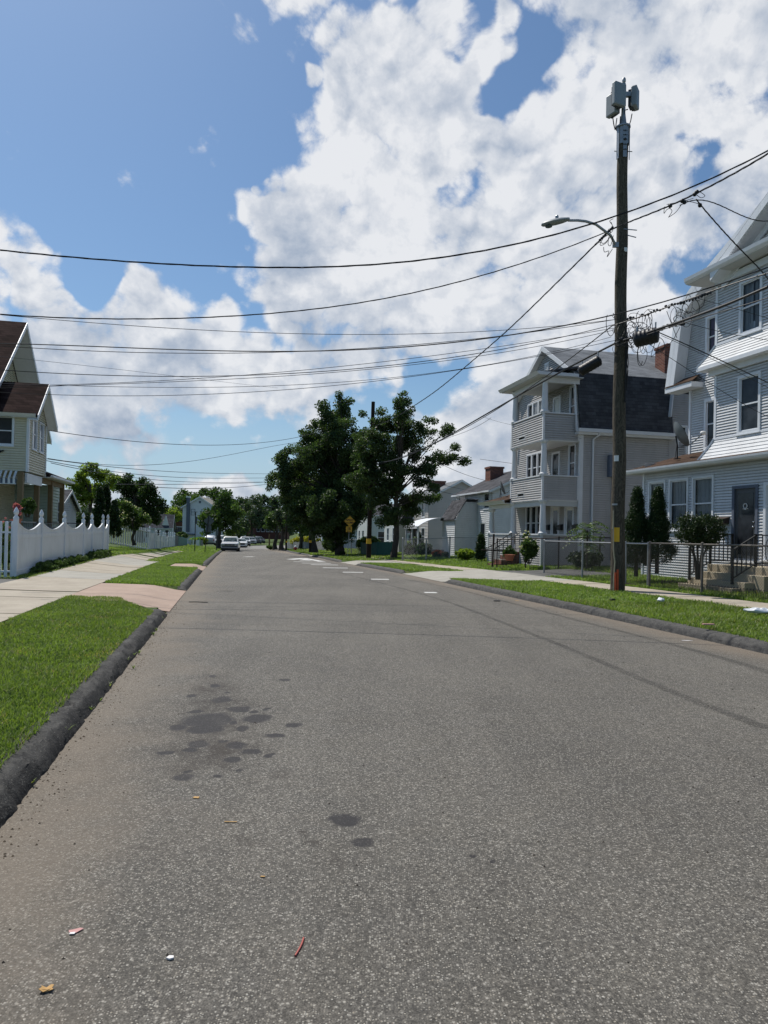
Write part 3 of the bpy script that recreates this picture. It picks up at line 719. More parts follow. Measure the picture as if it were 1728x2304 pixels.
# ================================================================ R1: white duplex with the bays, nearest on the right
def house_near_right():
    p = at(1675, 1258, 20.5); rz = rad(15)
    H = empty('duplex_house', (p[0], p[1], 0), 'white vinyl-sided three-storey duplex with stacked bays and enclosed porch, nearest on the right', 'house', rz=rz)
    zg = .25
    FP = Face((0, 0, 0), (0, 1, 0), (-1, 0, 0))          # porch front, u = y
    # porch front wall
    wins = [(3.65, 4.44, 1.97, 3.55), (2.50, 3.33, 1.97, 3.55), (1.34, 2.18, 1.97, 3.55)]
    doors = [(-.42, .40, 1.10, 3.13), (-1.75, -.80, 1.10, 3.16)]
    holes = [(a-.05, b+.05, c-.05, d+.05) for a, b, c, d in wins] + [(a-.07, b+.07, c-.06, d+.07) for a, b, c, d in doors]
    mb = MB(); siding(mb, FP, -9.0, 4.78, zg-.15, 3.93, .086, holes)
    FPs = Face((0, 4.78, 0), (1, 0, 0), (0, 1, 0)); siding(mb, FPs, 0, 1.8, zg-.15, 4.3, .086)
    mb.build('porch_wall', M['v_white'], H)
    hbox(H, 'corner_board', 'trim', -.045, .06, 4.74, 4.83, zg-.1, 3.93)
    window(H, FP, *wins[0], curtain=('curtain', [(.35, 1.)])); window(H, FP, *wins[1], curtain=('curtain', [(0, .12), (.3, 1.)])); window(H, FP, *wins[2], curtain=('curtain', [(0.05, .97)]))
    fdoor(H, FP, *doors[0], m='dgreendoor', trim='bluegrey', glass=(.12, .12, .12), label='dark storm door with a white ornament')
    orn = MB(); orn.tube([FP.p(.07*cos(a)-.02, 2.62+.07*sin(a), .02) for a in np.linspace(0, 2*pi, 11)], .012, 6); orn.tube([FP.p(-.13+.2*t, 2.53+.015*sin(9*t), .02) for t in np.linspace(0, 1, 6)], .010, 6)
    orn.build('door_ornament', M['white'], H)
    fdoor(H, FP, *doors[1], m='white', trim='trim', glass=(.2, .9, .2), label='white panelled door')
    mbx = MB(); fbox(mbx, FP, .60, 1.06, 2.10, 2.26, .02, .20); mbx.prism([FP.p(.57, 2.26, .02), FP.p(.57, 2.26, .24), FP.p(.57, 2.32, .02)], (0, .52, 0)); mbx.build('mailbox', M['rusty'], H, bevel=.01)
    # porch roof, gutter, fascia, soffit
    r = MB(); slab(r, [(-.38, -9.2, 4.03), (-.38, 5.55, 4.03), (1.85, 5.0, 4.72), (1.85, -9.2, 4.72)], .08)
    slab(r, [(-.38, 5.55, 4.03), (1.85, 5.55, 4.06), (1.85, 5.0, 4.72)], .08); r.build('porch_roof', M['sh_brown2'], H)
    hbox(H, 'soffit', 'soffit', -.33, .0, -9.2, 5.45, 3.90, 3.93); hbox(H, 'soffit', 'soffit', .0, 1.8, 4.83, 5.45, 3.90, 3.93)
    gt = MB(); gt.prism([(-.33, -9.2, 3.90), (-.33, -9.2, 4.04), (-.47, -9.2, 4.04), (-.46, -9.2, 3.98), (-.42, -9.2, 3.92)], (0, 14.75, 0)); gt.build('gutter', M['trim'], H)
    # main body, gambrel front gable at x=1.8, far side y=4.7
    V = 1.8; cy = -1.0
    FM = Face((V, 0, 0), (0, 1, 0), (-1, 0, 0))
    def hi(z):
        if z < 7.2: return 4.7
        if z < 9.9: return 4.7 + (5.35-4.7)*0 + (0.55 - (z-7.2)/2.7*.5)
        return 5.1 - (z-9.9)/.70 if z < 10.57 else 4.14 - (z-10.57)/.5
    lo = lambda z: 2*cy - hi(z)
    w2 = (3.46, 3.86, 4.85, 6.42); w3 = (3.48, 3.86, 8.0, 9.33)
    mb = MB(); siding(mb, FM, lo, hi, 4.2, 13.0, .086, [(a-.05, b+.05, c-.05, d+.05) for a, b, c, d in (w2, w3)])
    siding(mb, Face((V, 4.7, 0), (1, 0, 0), (0, 1, 0)), 0, 12, zg-.15, 7.3, .086)
    siding(mb, Face((V+12, 0, 0), (0, 1, 0), (1, 0, 0)), lo, hi, zg-.1, 13.0, .3)
    siding(mb, Face((V, -6.7, 0), (1, 0, 0), (0, -1, 0)), 0, 12, zg-.15, 7.3, .086)
    mb.build('wall', M['v_white'], H)
    hbox(H, 'corner_board', 'trim', V-.045, V+.06, 4.66, 4.75, 4.4, 7.1)
    window(H, FM, *w2, frame=.10); window(H, FM, *w3, curtain=('purple', [(0, 1)]), frame=.10)
    # gambrel roof shell with deep white rakes
    prof = [(5.55, 7.18), (5.05, 9.95), (4.1, 10.62), (cy, 13.17)]
    full = prof + [(2*cy-y, z) for y, z in prof[-2::-1]]
    r = MB()
    for (y0, z0), (y1, z1) in zip(full, full[1:]): r.prism([(V-.42, y0, z0), (V-.42, y1, z1), (V-.42, y1, z1-.14 if y0 != y1 else z1), (V-.42, y0, z0-.14)], (13, 0, 0))
    r.build('roof', M['sh_mid'], H)
    rk = MB()
    for (y0, z0), (y1, z1) in zip(full, full[1:]):
        d = Vector((0, y1-y0, z1-z0)).normalized(); nrm = Vector((0, d.z, -d.y)); 
        if nrm.z > 0: nrm = -nrm
        a = Vector((V-.46, y0, z0-.02)); b = Vector((V-.46, y1, z1-.02)); o = nrm*.24
        rk.prism([a, b, b+o, a+o], (.05, 0, 0)); rk.prism([a+o*.9, b+o*.9, b+o, a+o], (.5, 0, 0)); rk.prism([a+o, b+o, b+o*1.9, a+o*1.9], (.44, 0, 0))
    rk.build('rake_board', M['trim'], H)
    # little cornice return with shingle cap
    hbox(H, 'cornice_return', 'trim', V-.50, V+.1, 4.05, 5.50, 6.98, 7.16)
    cr = MB(); cr.prism([(V-.52, 3.95, 7.16), (V-.52, 5.5, 7.16), (V-.05, 5.35, 7.45), (V-.05, 4.2, 7.45)], (0, 0, .03)); cr.build('return_cap', M['sh_brown2'], H)
    # stacked bays
    B = .3; ye = 1.65; yn = -3.65
    FB = Face((B, 0, 0), (0, 1, 0), (-1, 0, 0)); FE = Face((0, ye, 0), (1, 0, 0), (0, 1, 0)); FN = Face((0, yn, 0), (1, 0, 0), (0, -1, 0))
    bw = [(-.13, .60, 4.86, 6.44), (-.13, .60, 7.80, 9.27), (-2.6, -1.87, 4.86, 6.44), (-2.6, -1.87, 7.80, 9.27)]
    hl = [(a-.05, b+.05, c-.05, d+.05) for a, b, c, d in bw]
    mb = MB(); siding(mb, FB, yn, ye, 4.78, 6.75, .086, hl); siding(mb, FB, yn, ye, 7.72, 9.72, .086, hl)
    for z0, z1, zf in ((4.78, 6.75, 4.02), (7.72, 9.72, 7.06)):
        siding(mb, FE, B, V, z0, z1, .086); siding(mb, FN, B, V, z0, z1, .086)
        # flared skirt: tilted laps
        n_ = 7; 
        for k in range(n_):
            t0, t1 = k/n_, (k+1)/n_; za = zf + (z0-zf)*t0; zb = zf + (z0-zf)*t1
            xa = B - .34*(1-t0)**1.2; xb = B - .34*(1-t1)**1.2; ya = ye + .45*(1-t0)**1.1; yb = ye + .45*(1-t1)**1.1; yc = yn - .45*(1-t0)**1.1; yd = yn - .45*(1-t1)**1.1; o = .018
            mb.quad((xa-o, yc, za), (xa-o, ya, za), (xb, yb, zb), (xb, yd, zb)); mb.quad((xa, yc, za), (xa, ya, za), (xa-o, ya, za), (xa-o, yc, za))
            mb.quad((xa, ya+o, za), (V, ya+o, za), (V, yb, zb), (xb, yb, zb)); mb.quad((xa, ya, za), (V, ya, za), (V, ya+o, za), (xa, ya+o, za))
            mb.quad((V, yc-o, za), (xa, yc-o, za), (xb, yd, zb), (V, yd, zb))
    mb.build('bay_wall', M['v_white'], H)
    tb = MB()
    for z0, z1 in ((4.8, 6.75), (7.74, 9.72)):
        tb.box(B-.03, B+.05, ye-.06, ye+.035, z0, z1); tb.box(B-.03, B+.05, yn-.035, yn+.06, z0, z1)
    for zf, z0 in ((4.02, 4.78), (7.06, 7.72)):
        for k in range(6):
            t0, t1 = k/6, (k+1)/6
            tb.bar((B-.34*(1-t0)**1.2-.02, ye+.45*(1-t0)**1.1+.02, zf+(z0-zf)*t0), (B-.34*(1-t1)**1.2-.02, ye+.45*(1-t1)**1.1+.02, zf+(z0-zf)*t1), .07, .05)
    tb.build('corner_board', M['trim'], H)
    sl_ = MB(); sl_.box(B-.04, B+.06, yn-.05, ye+.05, 4.74, 4.80); sl_.box(B-.04, B+.06, yn-.05, ye+.05, 7.68, 7.74)
    # band under the upper skirt
    sl_.box(B-.36, V, yn-.42, ye+.46, 6.94, 7.06); sl_.box(B-.10, V, yn-.2, ye+.22, 6.76, 6.94)
    sl_.build('band', M['trim'], H)
    for q, c in zip(bw, (None, ('curtain', [(.05, .45), (.55, 1.)]), None, None)): window(H, FB, *q, frame=.085, curtain=c)
    lw = MB(); fbox(lw, FB, .05, .5, 7.86, 8.12, -.3, -.12); lw.build('pillow', M['bag'], H, smooth=True, bevel=.06)
    # pediment over the bays
    mb = MB(); py = lambda z: .78 - (z-10.05)/.64
    siding(mb, FB, lambda z: -3.2-py(z), py, 10.0, 11.5, .086); mb.build('pediment_wall', M['v_white'], H)
    hbox(H, 'frieze', 'trim', B-.06, V, yn-.06, ye+.05, 9.55, 9.75)
    sf = MB(); sf.box(B-.50, V, -4.35, 2.42, 9.80, 9.84); sf.build('soffit', M['soffit'], H)
    gt = MB(); gt.prism([(B-.50, -4.4, 9.82), (B-.52, -4.4, 10.0), (B-.62, -4.4, 10.0), (B-.60, -4.4, 9.9), (B-.55, -4.4, 9.84)], (0, 6.85, 0)); gt.build('gutter', M['trim'], H)
    sk = MB(); slab(sk, [(B-.5, -4.4, 9.96), (B-.5, 2.44, 9.96), (V, 2.1, 10.22), (V, -4.1, 10.22)], .05); sk.build('skirt_roof', M['sh_mid'], H)
    r = MB(); a = Vector((B-.5, 1.35, 9.88)); c_ = Vector((B-.5, -1.6, 11.77)); b = Vector((B-.5, -4.55, 9.88))
    for p0, p1 in ((a, c_), (b, c_)): r.prism([p0, p1, p1+Vector((0, 0, -.13)), p0+Vector((0, 0, -.13))], (4, 0, 0))
    r.build('pediment_roof', M['sh_mid'], H)
    rk = MB()
    for p0, p1 in ((a, c_), (b, c_)):
        o = Vector((-.03, 0, -.05)); dn = Vector((0, 0, -.26)); rk.prism([p0+o, p1+o, p1+o+dn, p0+o+dn], (.05, 0, 0)); dn2 = Vector((0, 0, -.30)); rk.prism([p0+dn2, p1+dn2, p1+dn2*1.12, p0+dn2*1.12], (.5, 0, 0))
        rk.prism([p0+dn2+Vector((.40, 0, 0)), p1+dn2+Vector((.40, 0, 0)), p1+dn2*1.8+Vector((.40, 0, 0)), p0+dn2*1.8+Vector((.40, 0, 0))], (.05, 0, 0))
    rk.build('rake_board', M['trim'], H)
    # steps and iron railings are things of the house
    st = MB(); 
    for k, (x0, z1) in enumerate(((-.92, .92), (-1.22, .71), (-1.52, .52), (-1.82, .36))):
        yl, yr = .42, (-3.9, -2.05, -1.72, -1.60)[k]
        st.box(x0, -.02 if k == 0 else x0+.298, yr+.0, yl+.04*k, .05, z1)
    st.build('steps', M['conc_tan'], H, bevel=.012)
    hbox(H, 'foundation', 'conc_grey', -.88, -.03, -8.9, -3.95, .05, .92)
    hbox(H, 'door_sill', 'trim', -.12, .03, -.6, .58, .98, 1.05)
    def rail(y, pts, name='railing'):
        b = MB()
        x0, z0, x1, z1 = pts
        b.bar((x0, y, z0+.86), (x1, y, z1+.86), .045, .03); b.bar((x0, y, z0+.10), (x1, y, z1+.10), .03)
        n_ = max(2, int(abs(x1-x0)/.13))
        for k in range(n_+1):
            t = k/n_; x = x0+(x1-x0)*t; z = z0+(z1-z0)*t; b.bar((x, y, z+.10), (x, y, z+.86), .022 if 0 < k < n_ else .05)
        b.bar((x0, y, z0-.05), (x0, y, z0+.9), .055); b.bar((x1, y, z1), (x1, y, z1+.9), .055)
        b.build(name, M['iron'], H)
    rail(-1.30, (-1.55, .50, -.82, .90)); rail(.38, (-1.55, .50, -.85, .90)); rail(.38, (-.85, .92, -.10, .92))
    b = MB()
    for k in range(9): 
        y = -1.30 - k*.22; b.bar((-.80, y, .92), (-.80, y, 1.76), .05 if k % 4 == 0 else .02)
        if k % 4 == 2: b.tube([(-.80, y+.12*sin(t), 1.38+.3*cos(t)) for t in np.linspace(0, 2*pi, 13)], .010, 5)
    b.bar((-.80, -1.3, 1.77), (-.80, -3.1, 1.77), .045, .03); b.bar((-.80, -1.3, 1.02), (-.80, -3.1, 1.02), .03); b.build('railing', M['iron'], H)
    return H
M['conc_tan'] = conc('tan_step_concrete', (.33, .28, .20), (.42, .36, .26))
R1 = house_near_right()
def l2w(H, x, y, z):
    a = H.rotation_euler[2]; return Vector((H.location[0] + x*cos(a) - y*sin(a), H.location[1] + x*sin(a) + y*cos(a), z))
# satellite dish on its porch roof
def dish(loc, rz, sc, label, tilt=25, name='satellite_dish'):
    D = empty(name, loc, label, 'satellite dish', rz=rz)
    b = MB(); rings = 7; n_ = 20; vs = []
    ax = Matrix.Rotation(rad(tilt), 3, 'Y')
    for i in range(rings+1):
        r = .36*i/rings*sc
        for k in range(n_): a = 2*pi*k/n_; vs.append(ax @ Vector((-.9*(r*r)/(sc), r*cos(a), r*sin(a)*1.05)) + Vector((0, 0, .62*sc)))
    vs2 = [v + ax @ Vector((.015, 0, 0)) for v in vs]; N = len(vs)
    b.add(vs+vs2, [(i*n_+k, i*n_+(k+1) % n_, (i+1)*n_+(k+1) % n_, (i+1)*n_+k) for i in range(rings) for k in range(n_)] + [(N+(i+1)*n_+k, N+(i+1)*n_+(k+1) % n_, N+i*n_+(k+1) % n_, N+i*n_+k) for i in range(rings) for k in range(n_)])
    b.build('reflector', M['signback'], D, smooth=True)
    m_ = MB(); m_.tube([(0, 0, -.02), (.0, 0, .35*sc), (.05*sc, 0, .62*sc)], .022*sc, 8); m_.cbox((0, 0, 0), (.16*sc, .16*sc, .02)); m_.tube([(.1*sc, .15*sc, 0), (.02, 0, .4*sc)], .012*sc, 6); m_.build('mast', M['iron'], D)
    a = MB(); a.tube([(0, 0, .30*sc), (-.35*sc, 0, .40*sc), (-.62*sc, 0, .66*sc)], .016*sc, 6); a.build('arm', M['signback'], D)
    h = MB(); h.sph((-.66*sc, 0, .70*sc), .065*sc, 10, 8, (1.3, .9, .9)); h.build('feed_horn', M['white'], D, smooth=True)
dp = l2w(R1, .45, 3.62, 4.36)
dish(dp, rad(15+158), 1.25, 'grey satellite dish on the brown porch roof of the near right house', 28)

# ================================================================ M: grey three-decker with stacked porches
def column(mb, x, y, z0, z1, r=.14):
    mb.lathe((x, y, 0), [(r*1.5, z0), (r*1.5, z0+.06), (r*1.12, z0+.10), (r*1.1, z0+.2), (r*.85, z1-.16), (r*1.1, z1-.12), (r*1.4, z1-.06), (r*1.4, z1)], 14)
def house_three_decker():
    p = at(1220, 1120, 32); H = empty('three_decker_house', (p[0], p[1], 0), 'grey-sided three-decker with stacked corner porches, white columns and dark gambrel roof', 'house', rz=rad(12.5))
    V = 1.8; W_ = 7.2; zg = .05; L = .105
    FF = Face((V, 0, 0), (0, 1, 0), (-1, 0, 0)); FS = Face((0, 0, 0), (1, 0, 0), (0, -1, 0))
    full = [(-.28, 6.42), (.12, 9.2), (3.6, 11.25), (7.08, 9.2), (7.48, 6.42)]
    hi = lambda z: 7.2 if z < 6.5 else (7.42 - (z-6.42)/2.78*.4 if z < 9.2 else 7.08 - (z-9.2)/.589)
    lo = lambda z: 7.2 - hi(z)
    fw = [(3.98, 4.40, 7.25, 8.62), (4.52, 5.10, 7.25, 8.62), (5.22, 5.75, 7.25, 8.62), (3.98, 4.42, 4.52, 5.92), (4.54, 5.12, 4.52, 5.92), (5.24, 5.75, 4.52, 5.92),
          (3.98, 4.42, 1.45, 3.2), (4.54, 5.12, 1.45, 3.2), (5.24, 5.75, 1.45, 3.2), (.40, .96, 6.85, 8.66), (.40, .98, 4.25, 5.92)]
    fd = [(2.02, 2.66, 6.35, 8.40), (2.02, 2.70, 3.62, 5.68), (1.98, 2.70, 1.0, 3.06), (.50, 1.24, 1.0, 3.03)]
    mb = MB(); siding(mb, FF, lo, hi, .0, 11.1, L, [(a-.05, b+.05, c-.05, d+.05) for a, b, c, d in fw+fd])
    sw = [(6.35, 6.72, 5.98, 7.4), (7.30, 7.72, 6.05, 8.5), (3.10, 3.5, 4.5, 5.3), (7.3, 7.7, 2.9, 4.3)]
    sw = [(6.32, 6.70, 5.0, 6.3), (7.9, 8.5, 6.05, 7.6), (7.9, 8.5, 3.2, 4.6)]
    siding(mb, FS, V, 12, .0, 6.5, L, [(a-.05, b+.05, c-.05, d+.05) for a, b, c, d in ()])
    siding(mb, Face((0, 7.2, 0), (1, 0, 0), (0, 1, 0)), V, 12, 0, 6.5, L); siding(mb, Face((12, 0, 0), (0, 1, 0), (1, 0, 0)), lo, hi, 0, 11.1, .3)
    mb.build('wall', M['v_grey'], H)
    for i, q in enumerate(fw): window(H, FF, *q, frame=.065, pane='pane_pale' if i < 2 else 'glass')
    fdoor(H, FF, *fd[0], m='white', label='white balcony door'); fdoor(H, FF, *fd[1], m='iron', glass=(.08, .1, .1), label='black balcony door')
    for q in fd[2:]:
        d = fdoor(H, FF, *q, m='white', glass=(.13, .62, .16), label='white storm door with scalloped glass trim')
    # wall gambrel roof
    r = MB()
    for (y0, z0), (y1, z1) in ((full[1], full[2]), (full[2], full[3])): r.prism([(V-.25, y0, z0), (V-.25, y1, z1), (V-.25, y1, z1-.12), (V-.25, y0, z0-.12)], (10.7, 0, 0))
    r.build('roof', M['sh_grey'], H)
    for (y0, z0), (y1, z1) in ((full[0], full[1]), (full[3], full[4])):
        r = MB(); r.prism([(V-.12, y0, z0), (V-.12, y1, z1), (V-.12, y1+(.1 if y1 < 3 else -.1), z1), (V-.12, y0+(.1 if y0 < 3 else -.1), z0)], (4.75 if y0 < 3 else 10.5, 0, 0)); r.build('gambrel_slope', M['sh_dark'], H)
    rk = MB()
    for (y0, z0), (y1, z1) in zip(full, full[1:]):
        s_ = Vector((0, 0, -.20)) if 0 < abs(y1-y0) and abs(y1-y0) > 1 else Vector((0, .12 if y0 < 3 else -.12, 0)); a = Vector((V-.30, y0, z0-.0)); b = Vector((V-.30, y1, z1-.0))
        rk.prism([a, b, b+s_, a+s_], (.05, 0, 0))
        if abs(y1-y0) > 1: rk.prism([a+s_, b+s_, b+s_*1.15, a+s_*1.15], (.3, 0, 0))
    rk.build('rake_board', M['trim_blue'], H)
    # eave gutter over the long side, downspout
    gt = MB(); gt.box(V-.25, 6.6, -.42, -.26, 6.40, 6.56); gt.box(V-.25, 6.6, -.30, .03, 6.30, 6.41); gt.build('gutter', M['trim_blue'], H)
    hbox(H, 'corner_board', 'trim_blue', V-.03, V+.16, -.045, .06, .1, 6.35)
    ds = MB(); ds.tube([(2.62, -.34, 6.42), (2.62, -.30, 6.30), (2.42, -.10, 6.12), (2.42, -.10, .3)], .045, 8); ds.build('downspout', M['trim_blue'], H)
    # cross gable wing at the rear of the long side
    FW = Face((0, -.02, 0), (1, 0, 0), (0, -1, 0)); x0, x1 = 6.35, 12.0; cx = 9.2
    lo2 = lambda z: (x0 if z < 7.6 else (x0 + (z-7.6)/1.9*.22 if z < 9.5 else x0+.22 + (z-9.5)/.42)); hi2 = lambda z: 2*cx - lo2(z)
    mb = MB(); siding(mb, FW, lo2, hi2, .02, 10.6, L, [(a-.05, b+.05, c-.05, d+.05) for a, b, c, d in [(6.85, 7.25, 5.55, 6.95), (7.75, 8.3, 6.1, 8.0), (7.75, 8.3, 3.2, 4.9), (6.6, 7.2, 3.1, 4.2)]]); mb.build('wing_wall', M['v_grey'], H)
    for q in [(6.85, 7.25, 5.55, 6.95), (7.75, 8.3, 6.1, 8.0), (7.75, 8.3, 3.2, 4.9), (6.6, 7.2, 3.1, 4.2)]: window(H, FW, *q, frame=.07)
    r = MB(); pr = [(x0-.1, 7.4), (x0+.1, 9.5), (cx, 10.75), (2*cx-x0-.1, 9.5), (2*cx-x0+.1, 7.4)]
    for (a0, z0), (a1, z1) in zip(pr[1:3], pr[2:4]): r.prism([(a0, -.25, z0), (a1, -.25, z1), (a1, -.25, z1-.1), (a0, -.25, z0-.1)], (0, 4.2, 0))
    r.build('wing_roof', M['sh_grey'], H)
    rk = MB()
    for (a0, z0), (a1, z1) in zip(pr, pr[1:]): rk.bar((a0, -.22, z0-.06), (a1, -.22, z1-.06), .06, .20, up=(0, 1, 0))
    rk.build('wing_rake', M['trim_blue'], H)
    # chimney
    ch = MB(); ch.box(6.68, 7.62, .9, 1.7, 9.2, 10.95); ch.box(6.63, 7.67, .85, 1.75, 10.95, 11.06); ch.box(6.9, 7.3, 1.05, 1.5, 11.06, 11.18); ch.build('chimney', M['brick'], H)
    # porches: floors, railing walls, columns
    FB = Face((0, 0, 0), (0, 1, 0), (-1, 0, 0)); FSd = Face((0, .02, 0), (1, 0, 0), (0, -1, 0)); FFar = Face((0, 3.62, 0), (1, 0, 0), (0, 1, 0))
    for zb, zt, sl_ in ((6.02, 7.20, 6.30), (3.30, 4.36, 3.55)):
        mb = MB(); siding(mb, FB, .04, 3.60, zb, zt, L, [(2.0, 2.75, sl_, sl_+.12)]); siding(mb, FSd, .04, V+.02, zb, zt, L); siding(mb, FFar, 0, V, zb, zt, L)
        mb.box(.10, V, .10, 3.55, zb+.02, zb+.20); mb.box(.10, .14, .10, 3.55, zb+.2, zt-.05); mb.box(.12, V, .10, .14, zb+.2, zt-.05)
        mb.build('balcony', M['v_grey'], H)
        tr = MB(); tr.box(-.05, .12, -.05, 3.68, zt, zt+.06); tr.box(.12, V, -.05, .12, zt, zt+.06); tr.box(-.035, .06, -.03, .07, zb-.02, zt); tr.box(-.035, .06, 3.56, 3.66, zb-.02, zt)
        tr.box(.0, V, .03, 3.6, zb-.05, zb); tr.box(V-.10, V-.02, -.03, .03, zb, zt)
        tr.build('balcony_trim', M['trim_blue'], H)
        vf = MB(); 
        for a in ((1.96, 2.0, sl_-.03, sl_+.15), (2.75, 2.79, sl_-.03, sl_+.15), (2.0, 2.75, sl_-.03, sl_), (2.0, 2.75, sl_+.12, sl_+.15)): fbox(vf, FB, *a, .0, .03)
        vf.build('vent_frame', M['trim_blue'], H)
        vd = MB(); fbox(vd, FB, 2.0, 2.75, sl_, sl_+.12, -.09, -.08); vd.build('vent_slot', M['iron'], H)
    for z0, z1 in ((1.74, 3.28), (4.42, 6.0), (7.26, 8.78)):
        for y in ((.12, 3.48, 6.45) if z0 < 2 else (.12, 3.48)):
            c = MB(); column(c, .10, y, z0, z1 if not (z0 < 2 and y > 6) else 3.05); c.build('column', M['trim_blue'], H, smooth=True)
    # pilasters
    hbox(H, 'pilaster', 'trim_blue', V-.10, V-.02, 3.45, 3.6, .9, 8.8)
    # beams under balconies and roof over the top porch
    hbox(H, 'beam', 'trim_blue', .0, .2, .02, 3.6, 8.62, 8.92); hbox(H, 'beam', 'trim_blue', .2, V-.05, .02, .2, 8.62, 8.92); hbox(H, 'beam', 'soffit', .06, .3, .05, 3.55, 3.02, 3.26); hbox(H, 'beam', 'soffit', .3, V, .05, .25, 3.02, 3.26)
    r = MB(); slab(r, [(-.42, -.30, 8.98), (-.42, 4.2, 8.98), (V, 4.2, 9.45), (V, -.2, 9.45)], .08); r.build('porch_roof', M['sh_mid'], H)
    sf = MB(); sf.box(-.40, V, -.28, 4.15, 8.84, 8.88); sf.build('soffit', M['soffit'], H)
    gt = MB(); gt.prism([(-.42, -.33, 8.86), (-.55, -.33, 9.0), (-.42, -.33, 9.02)], (0, 4.6, 0)); gt.prism([(-.55, -.33, 9.0), (-.42, -.33, 8.86), (V-.3, -.33, 8.86), (V-.3, -.33, 9.0)], (0, -.05, 0)); gt.build('gutter', M['trim_blue'], H)
    # ground floor porch
    mb = MB(); siding(mb, FB, .04, 2.30, .0, 1.70, L); siding(mb, FB, 3.4, 6.62, .0, 1.70, L); siding(mb, FSd, .04, V, .0, 1.70, L)
    mb.box(.05, V, .1, 6.55, .2, .98); mb.box(.06, .12, .1, 2.28, .98, 1.66); mb.box(.06, .12, 3.42, 6.55, .98, 1.66); mb.build('porch_wall', M['v_grey'], H)
    tr = MB(); tr.box(-.06, .14, -.05, 2.36, 1.68, 1.75); tr.box(-.06, .14, 3.34, 6.70, 1.68, 1.75); tr.box(.14, V, -.05, .12, 1.68, 1.75); tr.box(-.035, .06, -.03, .07, .05, 1.68); tr.box(-.04, .06, 6.56, 6.66, .05, 1.68); tr.box(-.03, .1, 3.34, 3.42, .1, 1.68); tr.box(-.03, .1, 2.28, 2.36, .1, 1.68)
    tr.build('porch_trim', M['trim_blue'], H)
    r = MB(); slab(r, [(-.4, 3.55, 3.38), (-.4, 7.15, 3.38), (V, 6.6, 4.05), (V, 3.55, 4.05)], .07); slab(r, [(-.4, 7.15, 3.38), (V, 7.2, 3.42), (V, 6.6, 4.05)], .07); r.build('side_porch_roof', M['sh_brown2'], H)
    hbox(H, 'beam', 'trim_blue', .0, .22, 3.6, 6.62, 3.05, 3.26); gt = MB(); gt.prism([(-.36, 3.55, 3.26), (-.52, 3.55, 3.40), (-.36, 3.55, 3.42)], (0, 3.65, 0)); gt.box(-.36, V, 3.6, 7.0, 3.24, 3.27); gt.build('gutter', M['trim_blue'], H)
    st = MB()
    for k in range(4): st.box(-.32*(k+1), -.32*k-.001, 2.36, 3.32, .02, .86-.2*k)
    st.build('steps', M['brick'], H)
    rl = MB()
    for y in (2.36, 3.34):
        rl.bar((-1.3, y, 1.0), (-.02, y, 1.78), .035)
        for k in range(7): rl.bar((-1.3+.21*k, y, .1), (-1.3+.21*k, y, 1.0+.128*k), .018)
    rl.build('railing', M['iron'], H)
    # louvred gable vent, letterboxes, meter, lamp
    vt = MB(); fbox(vt, FF, 3.28, 3.78, 9.62, 10.42, .0, .05)
    for k in range(9): fbox(vt, FF, 3.32, 3.74, 9.66+.08*k, 9.70+.08*k, .05, .075)
    vt.build('gable_vent', M['trim_blue'], H)
    for u in (2.95, 1.62, .15):
        q = MB(); fbox(q, FF, u-.16, u+.16, 1.95, 2.17, .02, .17); q.prism([FF.p(u-.17, 2.17, .02), FF.p(u-.17, 2.17, .19), FF.p(u-.17, 2.24, .02)], (0, .34, 0)); q.build('mailbox', M['iron'], H)
    mt = MB(); fbox(mt, FS, 3.18, 3.52, 4.42, 5.42, .02, .26); mt.build('meter_box', M['bluegrey'], H, bevel=.02)
    cd = MB(); cd.tube([(3.40, -.12, 4.42), (3.42, -.10, 3.9), (3.42, -.08, .6)], .03, 6); cd.build('conduit', M['iron'], H)
    return H
M3 = house_three_decker()

